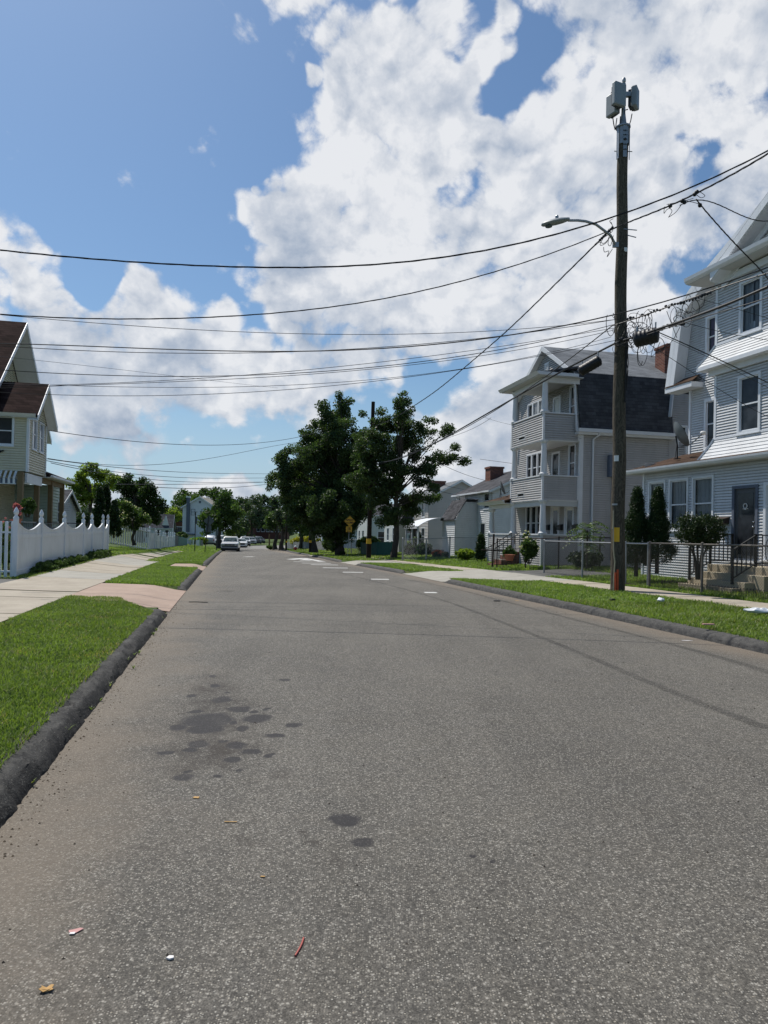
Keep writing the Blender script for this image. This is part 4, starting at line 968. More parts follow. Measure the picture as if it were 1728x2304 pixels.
# ================================================================ L1: cream house on the left
def house_left():
    p = at(61, 1060, 30); H = empty('cream_house', (p[0], p[1], 0), 'cream-sided house with brown shingle roofs, striped awning and tan porch posts on the left', 'house', rz=rad(12.5))
    L = .105
    FS = Face((0, 0, 0), (-1, 0, 0), (0, -1, 0))         # near wall, u runs away from street
    FR = Face((0, 0, 0), (0, 1, 0), (1, 0, 0))           # street wall
    w = (.60, 1.65, 5.03, 6.18)
    bw = [(.62, 1.30, 4.98, 6.24), (1.82, 2.48, 4.98, 6.24)]
    mb = MB(); siding(mb, FS, 0, 6, 3.93, 6.3, L, [(w[0]-.05, w[1]+.05, w[2]-.05, w[3]+.05)])
    rk = lambda z: 3.0 if z < 6.3 else 3.0 - (z-6.3)*.93
    siding(mb, FR, lambda z: 3.0-rk(z), rk, 3.93, 7.85, L, [(a-.05, b+.05, c-.05, d+.05) for a, b, c, d in bw])
    siding(mb, Face((0, 3.0, 0), (-1, 0, 0), (0, 1, 0)), 0, 2, 3.93, 6.3, L); mb.quad((0, 0, 3.93), (0, 3, 3.93), (-6, 3, 3.93), (-6, 0, 3.93))
    mb.build('upper_wall', M['v_cream'], H)
    cb = MB(); cb.box(-.05, .045, -.045, .10, 3.9, 6.25); cb.build('corner_board', M['trim'], H); cb = MB(); cb.box(-.05, .045, 2.93, 3.04, 3.9, 6.25); cb.build('corner_board', M['trim'], H)
    window(H, FS, *w, label='wide window with closed blind', pane='screen'); 
    for q in bw: window(H, FR, *q, frame=.06, pane='pane_pale')
    cm = MB(); cm.sph(FS.p(1.05, 4.72, .06), .06, 8, 6); cm.tube([FS.p(1.05, 4.72, .05), FS.p(.9, 4.75, .12)], .03, 6); cm.build('floodlight', M['iron'], H)
    # box gable roof, ridge towards the street
    def groof(x0, x1, cy, hw, ze, zr, th, name, m, ov=.0):
        r = MB()
        for sg in (-1, 1): r.prism([(x1, cy+sg*hw, ze), (x1, cy, zr), (x1, cy, zr-th), (x1, cy+sg*hw, ze-th)], (x0-x1, 0, 0))
        r.build(name, M[m], H)
        k = MB()
        for sg in (-1, 1):
            a = Vector((x1+.03, cy+sg*hw, ze-.01)); b = Vector((x1+.03, cy, zr-.01)); d = Vector((0, 0, -.24)); k.prism([a, b, b+d, a+d], (-.05, 0, 0))
            k.prism([a+d*.8, b+d*.8, b+d*.86, a+d*.86], (-ov-.0, 0, 0))
        k.build('rake_board', M['trim'], H)
    groof(-3.6, .42, 1.5, 1.78, 6.30, 7.95, .1, 'box_roof', 'sh_brown', .42)
    gt = MB(); gt.prism([(.35, -.30, 6.2), (.35, -.42, 6.32), (.35, -.28, 6.34)], (-5, 0, 0)); gt.box(-4.6, .35, -.28, .02, 6.18, 6.21); gt.build('gutter', M['trim'], H)
    # main body
    mc = 4.6; xm = -2.35
    hw = 5.4; up = lambda z: mc + (hw-.25 if z < 6.3 else hw-.25 - (z-6.3)/.93*1.0)
    FM = Face((xm, 0, 0), (0, 1, 0), (1, 0, 0))
    mw = [(-1.05+mc, -.1+mc, 7.6, 8.6), (1.1+mc, 1.7+mc, 7.75, 8.5)]
    mb = MB(); siding(mb, FM, lambda z: 2*mc-up(z), up, .3, 11.0, L, [(a-.05, b+.05, c-.05, d+.05) for a, b, c, d in mw]+[(.95, 2.0, .9, 3.05)])
    siding(mb, Face((xm, 2*mc-up(0), 0), (-1, 0, 0), (0, -1, 0)), 0, 10, .3, 6.4, L); siding(mb, Face((xm, up(0), 0), (-1, 0, 0), (0, 1, 0)), 0, 10, .3, 6.4, L)
    mb.build('wall', M['v_cream'], H)
    for q in mw: window(H, FM, *q, frame=.08)
    fdoor(H, FM, 1.05, 1.9, .95, 2.95, m='white', glass=(.15, 1.0, .15), label='white front door with dark fanlight')
    groof(-12, -1.35, mc, hw, 6.42, 6.42+hw*.93, .12, 'roof', 'sh_brown', 1.0)
    # porch: posts, beam, striped valance, roof, railing
    for y in (-.30, 2.32, 4.85, 7.35):
        MB().box(-.26, -.06, y-.1, y+.1, .5, 3.86).build('porch_post', M['tan'], H)
    hbox(H, 'beam', 'tan', -.24, -.10, 3.05, 7.4, 3.62, 3.86); hbox(H, 'beam', 'trim', -.10, -.02, .1, 2.6, 3.45, 3.86)
    r = MB(); slab(r, [(.28, 2.95, 4.02), (.28, 7.85, 4.02), (xm, 7.0, 5.0), (xm, 2.95, 5.0)], .1); slab(r, [(.28, 7.85, 4.02), (xm, 7.85, 4.05), (xm, 7.0, 5.0)], .1); r.build('porch_roof', M['sh_brown'], H)
    gt = MB(); gt.box(.24, .36, 2.95, 7.9, 3.90, 4.0); gt.box(xm, .24, 2.95, 7.85, 3.88, 3.91); gt.build('gutter', M['trim'], H)
    aw = MB()
    for k in range(22):
        x = -.35 - k*.19
        aw.prism([(x, -.42, 3.58), (x-.09, -.42, 3.58), (x-.09, -.10, 3.90), (x, -.10, 3.90)], (0, 0, .02)); aw.prism([(x, -.42, 3.35), (x-.09, -.42, 3.35), (x-.09, -.42, 3.60), (x, -.42, 3.60)], (0, .01, 0))
    aw.box(-4.6, -.3, -.44, -.40, 3.34, 3.37); aw.build('striped_awning', M['white'], H)
    aw = MB(); aw.box(-4.6, -.3, -.405, -.40, 3.37, 3.58); aw.build('awning_backing', M['bluegrey'], H)
    hbox(H, 'porch_floor', 'conc_grey', -6, .1, -.5, 7.6, .1, .95)
    ln = MB()
    for k in range(26):
        y = -.3 + k*.3; ln.tube([(0.0, y+.12*cos(t), 1.35+.22*sin(t)) for t in np.linspace(0, 2*pi, 9)], .012, 5)
        ln.bar((0, y+.15, .95), (0, y+.15, 1.75), .02)
    for k in range(22):
        x = -.1-k*.3; ln.bar((x, -.4, .95), (x, -.4, 1.75), .02); ln.tube([(x-.15+.12*cos(t), -.4, 1.35+.22*sin(t)) for t in np.linspace(0, 2*pi, 9)], .012, 5)
    ln.bar((0, -.4, 1.78), (0, 7.5, 1.78), .05); ln.bar((0, -.4, 1.0), (0, 7.5, 1.0), .03); ln.bar((0, -.4, 1.78), (-6, -.4, 1.78), .05); ln.bar((0, -.4, 1.0), (-6, -.4, 1.0), .03)
    ln.build('railing', M['galv'], H)
    st = MB()
    for k in range(4): st.box(.1+.3*k, .4+.3*k, 1.2, 2.4, .1, .8-.18*k)
    st.build('steps', M['conc_grey'], H)
    hr = MB()
    for y in (1.2, 2.4): hr.bar((.05, y, 1.75), (1.35, y, 1.05), .04); hr.bar((1.35, y, .2), (1.35, y, 1.1), .04)
    hr.build('handrail', M['bluegrey'], H)
    # green-sided enclosed room at the far end of the porch
    FG = Face((-.55, 0, 0), (0, 1, 0), (1, 0, 0)); mb = MB(); siding(mb, FG, 7.0, 9.6, .3, 3.75, .16, [(8.1, 8.9, 1.8, 3.0)]); siding(mb, Face((0, 7.0, 0), (-1, 0, 0), (0, -1, 0)), .55, 3, .3, 3.75, .16); mb.build('side_room_wall', M['v_green'], H)
    window(H, FG, 8.15, 8.85, 1.85, 2.95)
    return H
L1 = house_left()
# ================================================================ plainer houses further off
def plain_house(name, loc, rz, label, Ls, D, ze, zr, mwall, mroof, ridge='y', wins=(), swins=(), chim=None, zb=None, lap=.14, ov=.3, trim='trim', far=False, flip=1):
    """local: street wall at x=0 facing -x (flip -1: body extends to -x, street wall faces +x), near wall at y=0"""
    H = empty(name, (loc[0], loc[1], 0), label, 'house', rz=rz); zb = g(loc[1]) if zb is None else zb; f = flip
    FF = Face((0, 0, 0), (0, 1, 0), (-f, 0, 0)); FS = Face((0, 0, 0), (f, 0, 0), (0, -1, 0)); mb = MB()
    hz = lambda q: [(a-.04, b+.04, c-.04, d+.04) for a, b, c, d in q]
    if ridge == 'y':
        top = lambda z: (0 if z < ze else (z-ze)/(zr-ze)*D/2)
        siding(mb, FF, 0, Ls, zb-.2, ze, lap, hz(wins)); siding(mb, FS, top, lambda z: D-top(z), zb-.2, zr-.02, lap, hz(swins))
        siding(mb, Face((0, Ls, 0), (f, 0, 0), (0, 1, 0)), top, lambda z: D-top(z), zb-.2, zr-.02, lap)
    else:
        top = lambda z: (0 if z < ze else (z-ze)/(zr-ze)*Ls/2)
        siding(mb, FF, top, lambda z: Ls-top(z), zb-.2, zr-.02, lap, hz(wins)); siding(mb, FS, 0, D, zb-.2, ze, lap, hz(swins)); siding(mb, Face((0, Ls, 0), (f, 0, 0), (0, 1, 0)), 0, D, zb-.2, ze, lap)
    siding(mb, Face((f*D, 0, 0), (0, 1, 0), (f, 0, 0)), 0, Ls, zb-.2, ze, lap)
    mb.build('wall', M[mwall], H); r = MB(); k = MB(); th = .12
    if ridge == 'y':
        s_ = (zr-ze)/(D/2)
        for a, b in ((-ov, D/2), (D+ov, D/2)):
            za = ze - ov*s_; r.prism([(f*a, -ov, za+.08), (f*b, -ov, zr+.08), (f*b, -ov, zr+.08-th), (f*a, -ov, za+.08-th)], (0, Ls+2*ov, 0))
            k.prism([(f*a, -ov-.03, za+.05), (f*b, -ov-.03, zr+.05), (f*b, -ov-.03, zr-.13), (f*a, -ov-.03, za-.13)], (0, .05, 0))
        k.box(min(-f*ov, -f*(ov+.1)), max(-f*ov, -f*(ov+.1)), -ov, Ls+ov, ze-ov*s_-.06, ze-ov*s_+.06)
    else:
        s_ = (zr-ze)/(Ls/2)
        for a, b in ((-ov, Ls/2), (Ls+ov, Ls/2)):
            za = ze - ov*s_; x0 = -f*ov; r.prism([(x0, a, za+.08), (x0, b, zr+.08), (x0, b, zr+.08-th), (x0, a, za+.08-th)], (f*(D+2*ov), 0, 0))
            k.prism([(x0-f*.03, a, za+.05), (x0-f*.03, b, zr+.05), (x0-f*.03, b, zr-.13), (x0-f*.03, a, za-.13)], (f*.05, 0, 0))
        k.box(min(-f*ov, f*(D+ov)), max(-f*ov, f*(D+ov)), -ov-.08, -ov, ze-ov*s_-.04, ze-ov*s_+.06)
    r.build('roof', M[mroof], H); k.build('rake_board', M[trim], H)
    for q in wins: window(H, FF, *q, frame=.09, trim=trim) if not far else _simplewin(H, FF, q, trim)
    for q in swins: window(H, FS, *q, frame=.09, trim=trim) if not far else _simplewin(H, FS, q, trim)
    if chim:
        x, y, w, z0, z1, cm = chim; c = MB(); c.box(f*x-w/2, f*x+w/2, y-w/2, y+w/2, z0, z1); c.box(f*x-w/2-.06, f*x+w/2+.06, y-w/2-.06, y+w/2+.06, z1, z1+.15); c.build('chimney', M[cm], H)
    return H
def _simplewin(H, F, q, trim):
    u0, u1, z0, z1 = q; f = .1; b = MB()
    for a in ((u0-f, u0, z0-f, z1+f), (u1, u1+f, z0-f, z1+f), (u0, u1, z1, z1+f), (u0, u1, z0-f, z0)): fbox(b, F, *a, -.03, .05)
    fbox(b, F, u0, u1, (z0+z1)/2-.03, (z0+z1)/2+.03, -.01, .02)
    o = b.build('window', M[trim], H); p_ = MB(); fbox(p_, F, u0, u1, z0, z1, -.05, -.02); p_.build('pane', M['glass'], o)
# white house with the awning entry
wp = at(1106, 1185, 50)
Wh = plain_house('white_house', (wp[0], wp[1]), rad(13), 'white-sided two-storey house with canopied side entry, between the three-decker and the taupe house', 7.7, 7.5, 4.9, 6.7, 'v_white2', 'sh_mid', 'y',
    wins=[(5.6, 7.1, 3.75, 4.65), (.5, 1.5, 3.6, 4.65), (1.2, 2.2, .9, 2.5)], swins=[(1.5, 2.3, 1.0, 2.3)], chim=(2.6, 6.2, 1.1, 5.8, 6.95, 'brick'), zb=-.1)
def entry(H):
    # small gabled entry block in front of the street wall, with the canopy and porch
    FE = Face((-1.7, 0, 0), (0, 1, 0), (-1, 0, 0)); FS = Face((0, 2.9, 0), (1, 0, 0), (0, -1, 0)); mb = MB()
    siding(mb, FS, lambda z: -1.7 if z < 2.75 else -1.7+(z-2.75)*.5, 0, -.2, 4.1, .14); siding(mb, FE, 2.9, 6.0, -.2, 2.75, .14); siding(mb, Face((0, 6.0, 0), (1, 0, 0), (0, 1, 0)), -1.7, 0, -.2, 2.8, .14)
    mb.build('entry_wall', M['v_white2'], H)
    r = MB(); r.prism([(-1.85, 2.75, 2.7), (-.9, 2.75, 4.2), (-.9, 6.1, 4.2), (-1.85, 6.1, 2.7)], (.0, 0, .1)); r.prism([(-.9, 2.75, 4.2), (0, 2.75, 4.2), (0, 6.1, 4.2), (-.9, 6.1, 4.2)], (0, 0, .1)); r.build('entry_roof', M['sh_mid'], H)
    c = MB(); n_ = 8
    for k in range(n_):
        t0, t1 = k/n_, (k+1)/n_; f = lambda t: (-1.7-2.2*t, 2.95 - .75*t**2.2)
        (xa, za), (xb, zb_) = f(t0), f(t1); c.prism([(xa, 5.4, za), (xb, 5.4, zb_), (xb, 5.4, zb_-.04), (xa, 5.4, za-.04)], (0, 3.8, 0))
    c.box(-3.95, -3.9, 5.4, 9.2, 2.05, 2.25); c.build('canopy', M['trim'], H)
    for x, y in ((-3.8, 5.5), (-3.8, 9.1), (-3.8, 7.3)): MB().box(x-.06, x+.06, y-.06, y+.06, .2, 2.2).build('porch_post', M['trim'], H)
    pf = MB(); pf.box(-3.9, -1.7, 5.4, 9.2, -.1, .45); pf.build('porch_floor', M['conc_grey'], H)
    gl = MB(); gl.quad((-3.8, 5.56, .45), (-3.8, 9.04, .45), (-3.8, 9.04, 2.1), (-3.8, 5.56, 2.1)); gl.build('screen', M['cglass'], H)
entry(Wh)
dish(l2w(M3, .5, 6.2, 3.55), rad(12.5+150), 1.0, 'round grey satellite dish above the brown side-porch roof of the three-decker', 20)
gp = at(1170*0+964, 1185, 66)
Gh = plain_house('taupe_house', (gp[0], gp[1]), rad(13), 'taupe-sided two-storey house with a side window, left of the white awning house', 8, 6.2, 5.1, 6.75, 'v_taupe', 'sh_grey', 'y',
    wins=[(1.2, 2.2, 3.3, 4.6), (1.2, 2.2, .7, 2.2), (5, 6, 3.3, 4.6), (5, 6, .7, 2.2)], swins=[(2.1, 3.0, 3.1, 4.45)], chim=(2.0, 3.8, 1.2, 5.8, 6.75, 'brick'), zb=-.2)
en = MB(); en.box(-1.4, 0, 5.6, 7.6, -.3, 2.6); en.build('entry_block', M['v_taupe'], Gh); en = MB(); en.prism([(-1.55, 5.5, 2.6), (-.7, 5.5, 3.9), (0, 5.5, 3.9), (0, 5.5, 2.6)], (0, 2.2, 0)); en.build('entry_roof', M['sh_mid'], Gh)
hp = at(905, 1185, 82)
H3 = plain_house('pale_house', (hp[0], hp[1]), rad(13), 'pale grey house half hidden behind the near maple, with tall white windows', 9, 7, 4.6, 6.2, 'v_pale', 'sh_mid', 'y', wins=[(1, 2, .8, 2.3), (3.5, 4.5, .8, 2.3), (6.5, 7.5, .8, 2.3), (1, 2, 3.1, 4.2), (6, 7, 3.1, 4.2)], swins=[(2, 3, .8, 2.3)], zb=-.6)
hp = at(835, 1185, 100)
H4 = plain_house('pale_house', (hp[0], hp[1]), rad(13), 'light grey-green house behind the speed hump sign', 10, 8, 4.2, 6.0, 'v_pale', 'sh_mid', 'x', wins=[(1.2, 2.4, .2, 2.0), (5, 6.2, .2, 2.0), (8, 9, .2, 2.0)], swins=[(1, 2, .2, 1.9), (4, 5, .2, 1.9)], zb=-1.1)
hp = at(725, 1190, 125)
H5 = plain_house('white_house', (hp[0], hp[1]), rad(13), 'small white house behind the grey picket fence, mostly hidden by trees', 9, 7, 2.3, 4.2, 'v_white', 'sh_mid', 'x', wins=[(1, 2, -.8, .9), (6, 7, -.8, .9)], swins=[(1, 2, -.8, .9)], zb=-1.4, far=True)
# garage left
gq = at(180, 1140, 46); Gg = plain_house('garage', (gq[0]-1.5, gq[1]), rad(12.5), 'small white-sided garage with grey roof behind the picket fence on the left', 6, 5, 2.9, 4.1, 'v_white', 'sh_mid', 'x', zb=.3, flip=-1, swins=[])
pr = MB(); pr.prism([(-.2, -.8, 2.25), (-4.4, -.8, 2.25), (-4.4, 0, 2.6), (-.2, 0, 2.6)], (0, 0, .08)); pr.build('lean_to_roof', M['sh_mid'], Gg)
# distant left: grey house with dormer, brick block, tall white house
q = at(386, 1200, 150); Lg = plain_house('grey_dormer_house', (q[0], q[1]), rad(12.5), 'distant dark-roofed grey house with dormer above the far white fence', 6, 7, 2.0, 4.7, 'v_pale', 'sh_mid', 'x', swins=[(.6, 1.3, -.2, 1.4), (2.2, 3.0, -.2, 1.4), (4.4, 5.2, -.2, 1.4)], zb=-1.7, far=True, flip=-1)
dm = MB(); dm.prism([(-.6, .3, 2.4), (-2.0, .3, 2.4), (-1.3, .3, 4.4)], (0, 2.5, 0)); dm.build('dormer', M['v_pale'], Lg)
def brick_block(px0, px1, pyt, pyb, Y, label, name='brick_building', nw=5, wl=None):
    a = at(px0, pyt, Y); b = at(px1, pyt, Y); z0 = at(px0, pyb, Y)[2]; H = empty(name, (a[0], a[1], 0), label, 'building', rz=0); w = b[0]-a[0]
    MB().box(0, w, 0, 14, z0, a[2]).build('wall', M['brick_far'], H); MB().box(-.2, w+.2, -.2, 14.2, a[2], a[2]+.35).build('parapet', M['sh_mid'], H)
    for k in range(nw):
        u = w*(k+.5)/nw; o = MB().box(u-.6, u+.6, -.06, -.01, z0+(a[2]-z0)*.35, z0+(a[2]-z0)*.75).build('window', M['trim'], H); MB().box(u-.5, u+.5, -.08, -.06, z0+(a[2]-z0)*.38, z0+(a[2]-z0)*.72).build('pane', M['glass'], o)
    return H
brick_block(386, 412, 1174, 1215, 205, 'dark red brick building left of the tall white house', nw=3)
bb = brick_block(528, 560, 1142, 1212, 230, 'tall distant red brick building behind the trees beyond the truck', nw=3)
brick_block(545, 640, 1166, 1212, 245, 'low brick building beyond the bend of the road', nw=9)
q = at(410, 1195, 170)
def tall_white():
    H = empty('tall_white_house', (q[0], q[1], 0), 'tall blue-white gabled house with blue-grey chimney beyond the far fences', 'house', rz=0)
    W_ = 7.9; a = at(410, 1140, 170)[2]; zp = at(450, 1119, 170)[2]; FS = Face((0, 0, 0), (1, 0, 0), (0, -1, 0)); cx = 4.1
    z0 = -2.0; ze = at(470, 1134, 170)[2]
    lo = lambda z: (0 if z < a else (z-a)*.55*2.0); lo2 = lambda z: 0 if z < a else min(cx, (z-a)*1.7); hi2 = lambda z: W_ if z < a else max(cx, W_-(z-a)*1.7)
    zt = a + cx/1.7
    wins = [(2.1, 2.9, a-1.9, a-.6), (4.6, 5.4, a-1.9, a-.6), (4.6, 5.3, a-5, a-3.6)]
    mb = MB(); siding(mb, FS, lo2, hi2, z0, zt, .45, [], .03); siding(mb, Face((0, 0, 0), (0, 1, 0), (-1, 0, 0)), 0, 9, z0, a, .45, [], .03); siding(mb, Face((W_, 0, 0), (0, 1, 0), (1, 0, 0)), 0, 9, z0, a, .45, [], .03); mb.build('wall', M['v_blue'], H)
    r = MB()
    for x0, x1 in ((-.4, cx), (W_+.4, cx)): r.prism([(x0, -.4, a-.15), (x1, -.4, zt+.1), (x1, -.4, zt-.1), (x0, -.4, a-.35)], (0, 9.8, 0))
    r.prism([(-1.6, 3, a-.6), (2.2, 3, a+1.9), (2.2, 8, a+1.9), (-1.6, 8, a-.6)], (0, 0, .15))
    r.build('roof', M['sh_tan'], H); 
    k = MB()
    for x0, x1 in ((-.4, cx), (W_+.4, cx)): k.prism([(x0, -.44, a-.13), (x1, -.44, zt+.12), (x1, -.44, zt-.18), (x0, -.44, a-.43)], (0, .05, 0))
    k.build('rake_board', M['trim'], H)
    for w in wins: _simplewin(H, FS, w, 'bluegrey')
    MB().box(1.0, 1.75, -.5, .0, a-6.0, a+2.2).build('chimney', M['bluegrey'], H); MB().box(.9, 1.85, -.6, .1, a+2.2, a+2.5).build('chimney_cap', M['trim'], H)
    MB().box(.2, 3.0, -1.3, -.02, a-6.7, a-6.4).build('fire_balcony', M['bluegrey'], H)
    v = MB(); fbox(v, FS, cx-.25, cx+.25, zt-1.5, zt-.95, .03, .06); v.build('gable_vent', M['bluegrey'], H)
M['sh_tan'] = shingle('pale_tan_shingles', (.22, .21, .18), (.30, .285, .25))
tall_white()
M['oldsteel'] = paint('old_brown_steel', (.12, .105, .09), .7, .3, 7)
# ================================================================ fences
def chain_fence(name, pts, h, label, group=None, post_m='galv', mesh_m='galv_dark', pitch=.075, r=.0026, post_r=.032, top=True, zf=None, tops=True):
    """pts: list of (x, y); ground from HR/HL"""
    P = [Vector((x, y, zf(x, y) if zf else HR(x, y))) for x, y in pts]
    H = empty(name, P[0], label, 'fence', group); o0 = P[0]
    for i, p in enumerate(P):
        q = p - o0; MB().tube([q - Vector((0, 0, .1)), q + Vector((0, 0, h+.03))], post_r, 10).build('post', M[post_m], H, smooth=True)
        c = MB(); c.sph(q + Vector((0, 0, h+.03)), post_r*1.25, 8, 6, (1, 1, .8)); c.build('post_cap', M[post_m], H, smooth=True)
    for a, b in zip(P, P[1:]):
        a = a-o0; b = b-o0; L = (b-a).length; d = (b-a)/L
        if top:
            t = MB(); t.tube([a + Vector((0, 0, h)), b + Vector((0, 0, h))], .022, 8); t.build('top_rail', M[post_m], H, smooth=True)
        mb = MB(); hh = h-.05; n_ = int((L+hh)/pitch)
        for k in range(n_):
            for sg in (1, -1):
                # diagonal at 45 degrees through the panel, clipped
                s0 = k*pitch - hh if sg > 0 else k*pitch
                sa, za, sb, zb = s0, 0., s0+hh*sg, hh
                if sg > 0:
                    if sa < 0: za = -sa; sa = 0
                    if sb > L: zb = hh-(sb-L); sb = L
                else:
                    if sa > L: za = sa-L; sa = L
                    if sb < 0: zb = hh+sb; sb = 0
                if zb-za < .03: continue
                off = Vector((d.y, -d.x, 0))*.003*sg
                mb.tube([a + d*sa + Vector((0, 0, za+.03)) + off, a + d*sb + Vector((0, 0, zb+.03)) + off], r, 3, cap=False)
        mb.build('wire_mesh', M[mesh_m], H)
    return H
fl = lambda y: 7.6 - .28*(y-20.25)
chain_fence('chain_link_fence', [(fl(13.5), 13.5), (fl(15.9), 15.9), (fl(18.2), 18.2), (fl(20.25), 20.25)], 1.28, 'chain link fence with dull rail in front of the near right duplex, along the pavement', post_m='oldsteel')
Fg = chain_fence('chain_link_gate', [(fl(20.33), 20.33), (fl(21.35), 21.35)], 1.26, 'silver-framed chain link gate beside the utility pole', pitch=.07, post_r=.026)
lt = MB(); lt.bar((0, 0, .62), (.25, -.05, .62), .03); lt.bar((0, 0, .05), (Vector((fl(21.35)-fl(20.33), 1.02, .05))), .035); lt.build('latch', M['rusty'], Fg)
chain_fence('chain_link_fence', [(7.30, 21.5), (6.90, 24.6), (6.32, 27.9)], 1.26, 'chain link fence behind the utility pole, from the gate to the far drive')
chain_fence('chain_link_fence', [(5.15, 32.2), (6.2, 31.0), (7.45, 30.2), (9.2, 30.2), (12.4, 31.0)], 1.3, 'old dark chain link fence in front of the three-decker porch', post_m='rusty', pitch=.09)
rp = MB(); rp.tube([(0, 0, -.1), (.04, .0, 1.55)], .045, 8); rp.tube([(-.5, 0, .82), (.9, .1, .78)], .03, 8)
o = rp.build('rusty_post', M['rusty']); o.location = (4.98, 32.4, HR(4.98, 32.4)); tag(o, 'leaning rusty iron post with crossbar beside the drive', 'post')
chain_fence('chain_link_fence', [(1.15, 42.5), (2.6, 43.2), (4.1, 44.0), (6.0, 45.0), (8.3, 46)], 1.32, 'chain link fence round the yard of the white house with the canopy', pitch=.12, r=.004, mesh_m='galv', post_r=.05)
# low scroll edging inside the near fence
ed = MB(); y = 14.0; k = 0
while y < 20.0:
    x = fl(y)+.14; z = HR(x, y); a = [(x, y+.10*t*(1)-.05, z+.0+.26*sin(pi*t)**.6) for t in np.linspace(0, 1, 9)]; ed.tube(a, .006, 4, cap=False)
    ed.tube([(x, y+.03*cos(t)+.05, z+.2+.05*sin(t)) for t in np.linspace(0, 2*pi, 8)], .005, 4, cap=False); y += .10
tag(ed.build('garden_edging', M['rusty']), 'low scrolled wire edging along the foot of the near chain link fence', 'garden edging')

# white vinyl privacy fence on the left, scalloped panels and gothic caps
FPX = [(35, 1297, 1140), (92, 1283, 1146), (144, 1272, 1149), (186.7, 1262, 1153), (206, 1258, 1155), (231, 1249.6, 1156.5), (242, 1246.5, 1157)]
A0 = Vector((-10.52, 20.34)); A1 = Vector((-13.76, 35.4)); fdir = (A1-A0).normalized()
def on_line(px, py, a=A0, d=fdir):
    r = ray(px, py); det = r[0]*(-d.y) + r[1]*d.x; t = (a.x*(-d.y) + a.y*d.x)/det; return Vector((r[0]*t, r[1]*t)), CAMZ + r[2]*t
FP = [on_line(px, (pb+pt)/2)[0] for px, pb, pt in FPX]
ZB = [.15, .165, .185, .205, .215, .27, .30]
ZT = [on_line(px, pt)[1] for px, pb, pt in FPX]
Wf = empty('white_vinyl_fence', (A0.x, A0.y, .15), 'tall white vinyl fence with scalloped top and gothic post caps beside the left pavement', 'fence')
wo = Vector(Wf.location)
def gothic_post(x, y, z0, z1, w=.127, par=Wf, off=wo):
    q = Vector((x, y, 0)) - Vector((off.x, off.y, 0)); b = MB(); ang = Matrix.Rotation(rad(12.2), 3, 'Z')
    zc = z1-.34; s = w/2
    vs = MB(); vs.box(-s, s, -s, s, z0-off.z-.1, zc-off.z); vs.v = [tuple(ang @ Vector(v) + Vector((q.x, q.y, 0))) for v in vs.v]; o = vs.build('post', M['fence_w'], par, bevel=.006)
    c = MB(); c.lathe((0, 0, zc-off.z), [(s*1.22, 0), (s*1.22, .03), (s*.9, .06), (s*.62, .085), (s*.62, .11), (s*1.05, .15), (s*1.12, .185), (s*.98, .225), (s*.62, .28), (s*.22, .325), (.004, .34)], 12, sq=False)
    c.v = [tuple(ang @ Vector(v) + Vector((q.x, q.y, 0))) for v in c.v]; c.build('post_cap', M['fence_w'], o, smooth=True)
for i in range(7): gothic_post(FP[i].x, FP[i].y, ZB[i], ZT[i])
def vinyl_panel(a, b, z0a, z0b, zta, ztb, par, off, scallop=.26, name='fence_panel', gate=False):
    a3 = Vector((a.x, a.y, 0)); b3 = Vector((b.x, b.y, 0)); L = (b3-a3).length; d = (b3-a3)/L; nrm = Vector((d.y, -d.x, 0)); o_ = Vector((off.x, off.y, off.z))
    mb = MB(); n_ = max(6, int(L/.098)); zb = lambda t: z0a + (z0b-z0a)*t; zc = lambda t: (zta-.42) + ((ztb-.42)-(zta-.42))*t
    for k in range(n_):
        u0 = .06 + (L-.12)*k/n_; u1 = .06 + (L-.12)*(k+.86)/n_; t = (u0+u1)/2/L; top = zc(t) - scallop*sin(pi*t)
        p0 = a3+d*u0; p1 = a3+d*u1; z_ = zb(t)+.15
        mb.prism([p0 + Vector((0, 0, z_)) - nrm*.01 - o_, p1 + Vector((0, 0, z_)) - nrm*.01 - o_, p1 + Vector((0, 0, top)) - nrm*.01 - o_, p0 + Vector((0, 0, top)) - nrm*.01 - o_], nrm*.022)
    # backing so that the field reads as closed boards
    for k in range(n_-1):
        u0 = .06 + (L-.12)*(k+.80)/n_; u1 = .06 + (L-.12)*(k+1.05)/n_; t = u0/L; p0 = a3+d*u0; p1 = a3+d*u1
        mb.prism([p0 + Vector((0, 0, zb(t)+.15)) - o_, p1 + Vector((0, 0, zb(t)+.15)) - o_, p1 + Vector((0, 0, zc(t)-.42)) - o_, p0 + Vector((0, 0, zc(t)-.42)) - o_], nrm*.004)
    o = mb.build(name, M['fence_w'], par)
    rl = MB()
    for (f0, h) in ((lambda t: zb(t)+.02, .16), (lambda t: zc(t)-.48, .12)):
        q = [a3+Vector((0, 0, f0(0)))-o_, b3+Vector((0, 0, f0(1)))-o_]; rl.prism([q[0]-nrm*.028, q[1]-nrm*.028, q[1]-nrm*.028+Vector((0, 0, h)), q[0]-nrm*.028+Vector((0, 0, h))], nrm*.06)
    n2 = 20      # curved cap rail along the scallop
    for k in range(n2):
        t0, t1 = k/n2, (k+1)/n2
        pa = a3+d*L*t0+Vector((0, 0, zc(t0)-scallop*sin(pi*t0)))-o_; pb = a3+d*L*t1+Vector((0, 0, zc(t1)-scallop*sin(pi*t1)))-o_; rl.bar(pa, pb, .05, .045)
    rl.build('rail', M['fence_w'], o)
    return o
for i in range(6):
    pn = vinyl_panel(FP[i], FP[i+1], ZB[i], ZB[i+1], ZT[i], ZT[i+1], Wf, wo, scallop=.26 if i not in (3, 5) else .30, name='gate_panel' if i == 4 else 'fence_panel')
hd = MB()
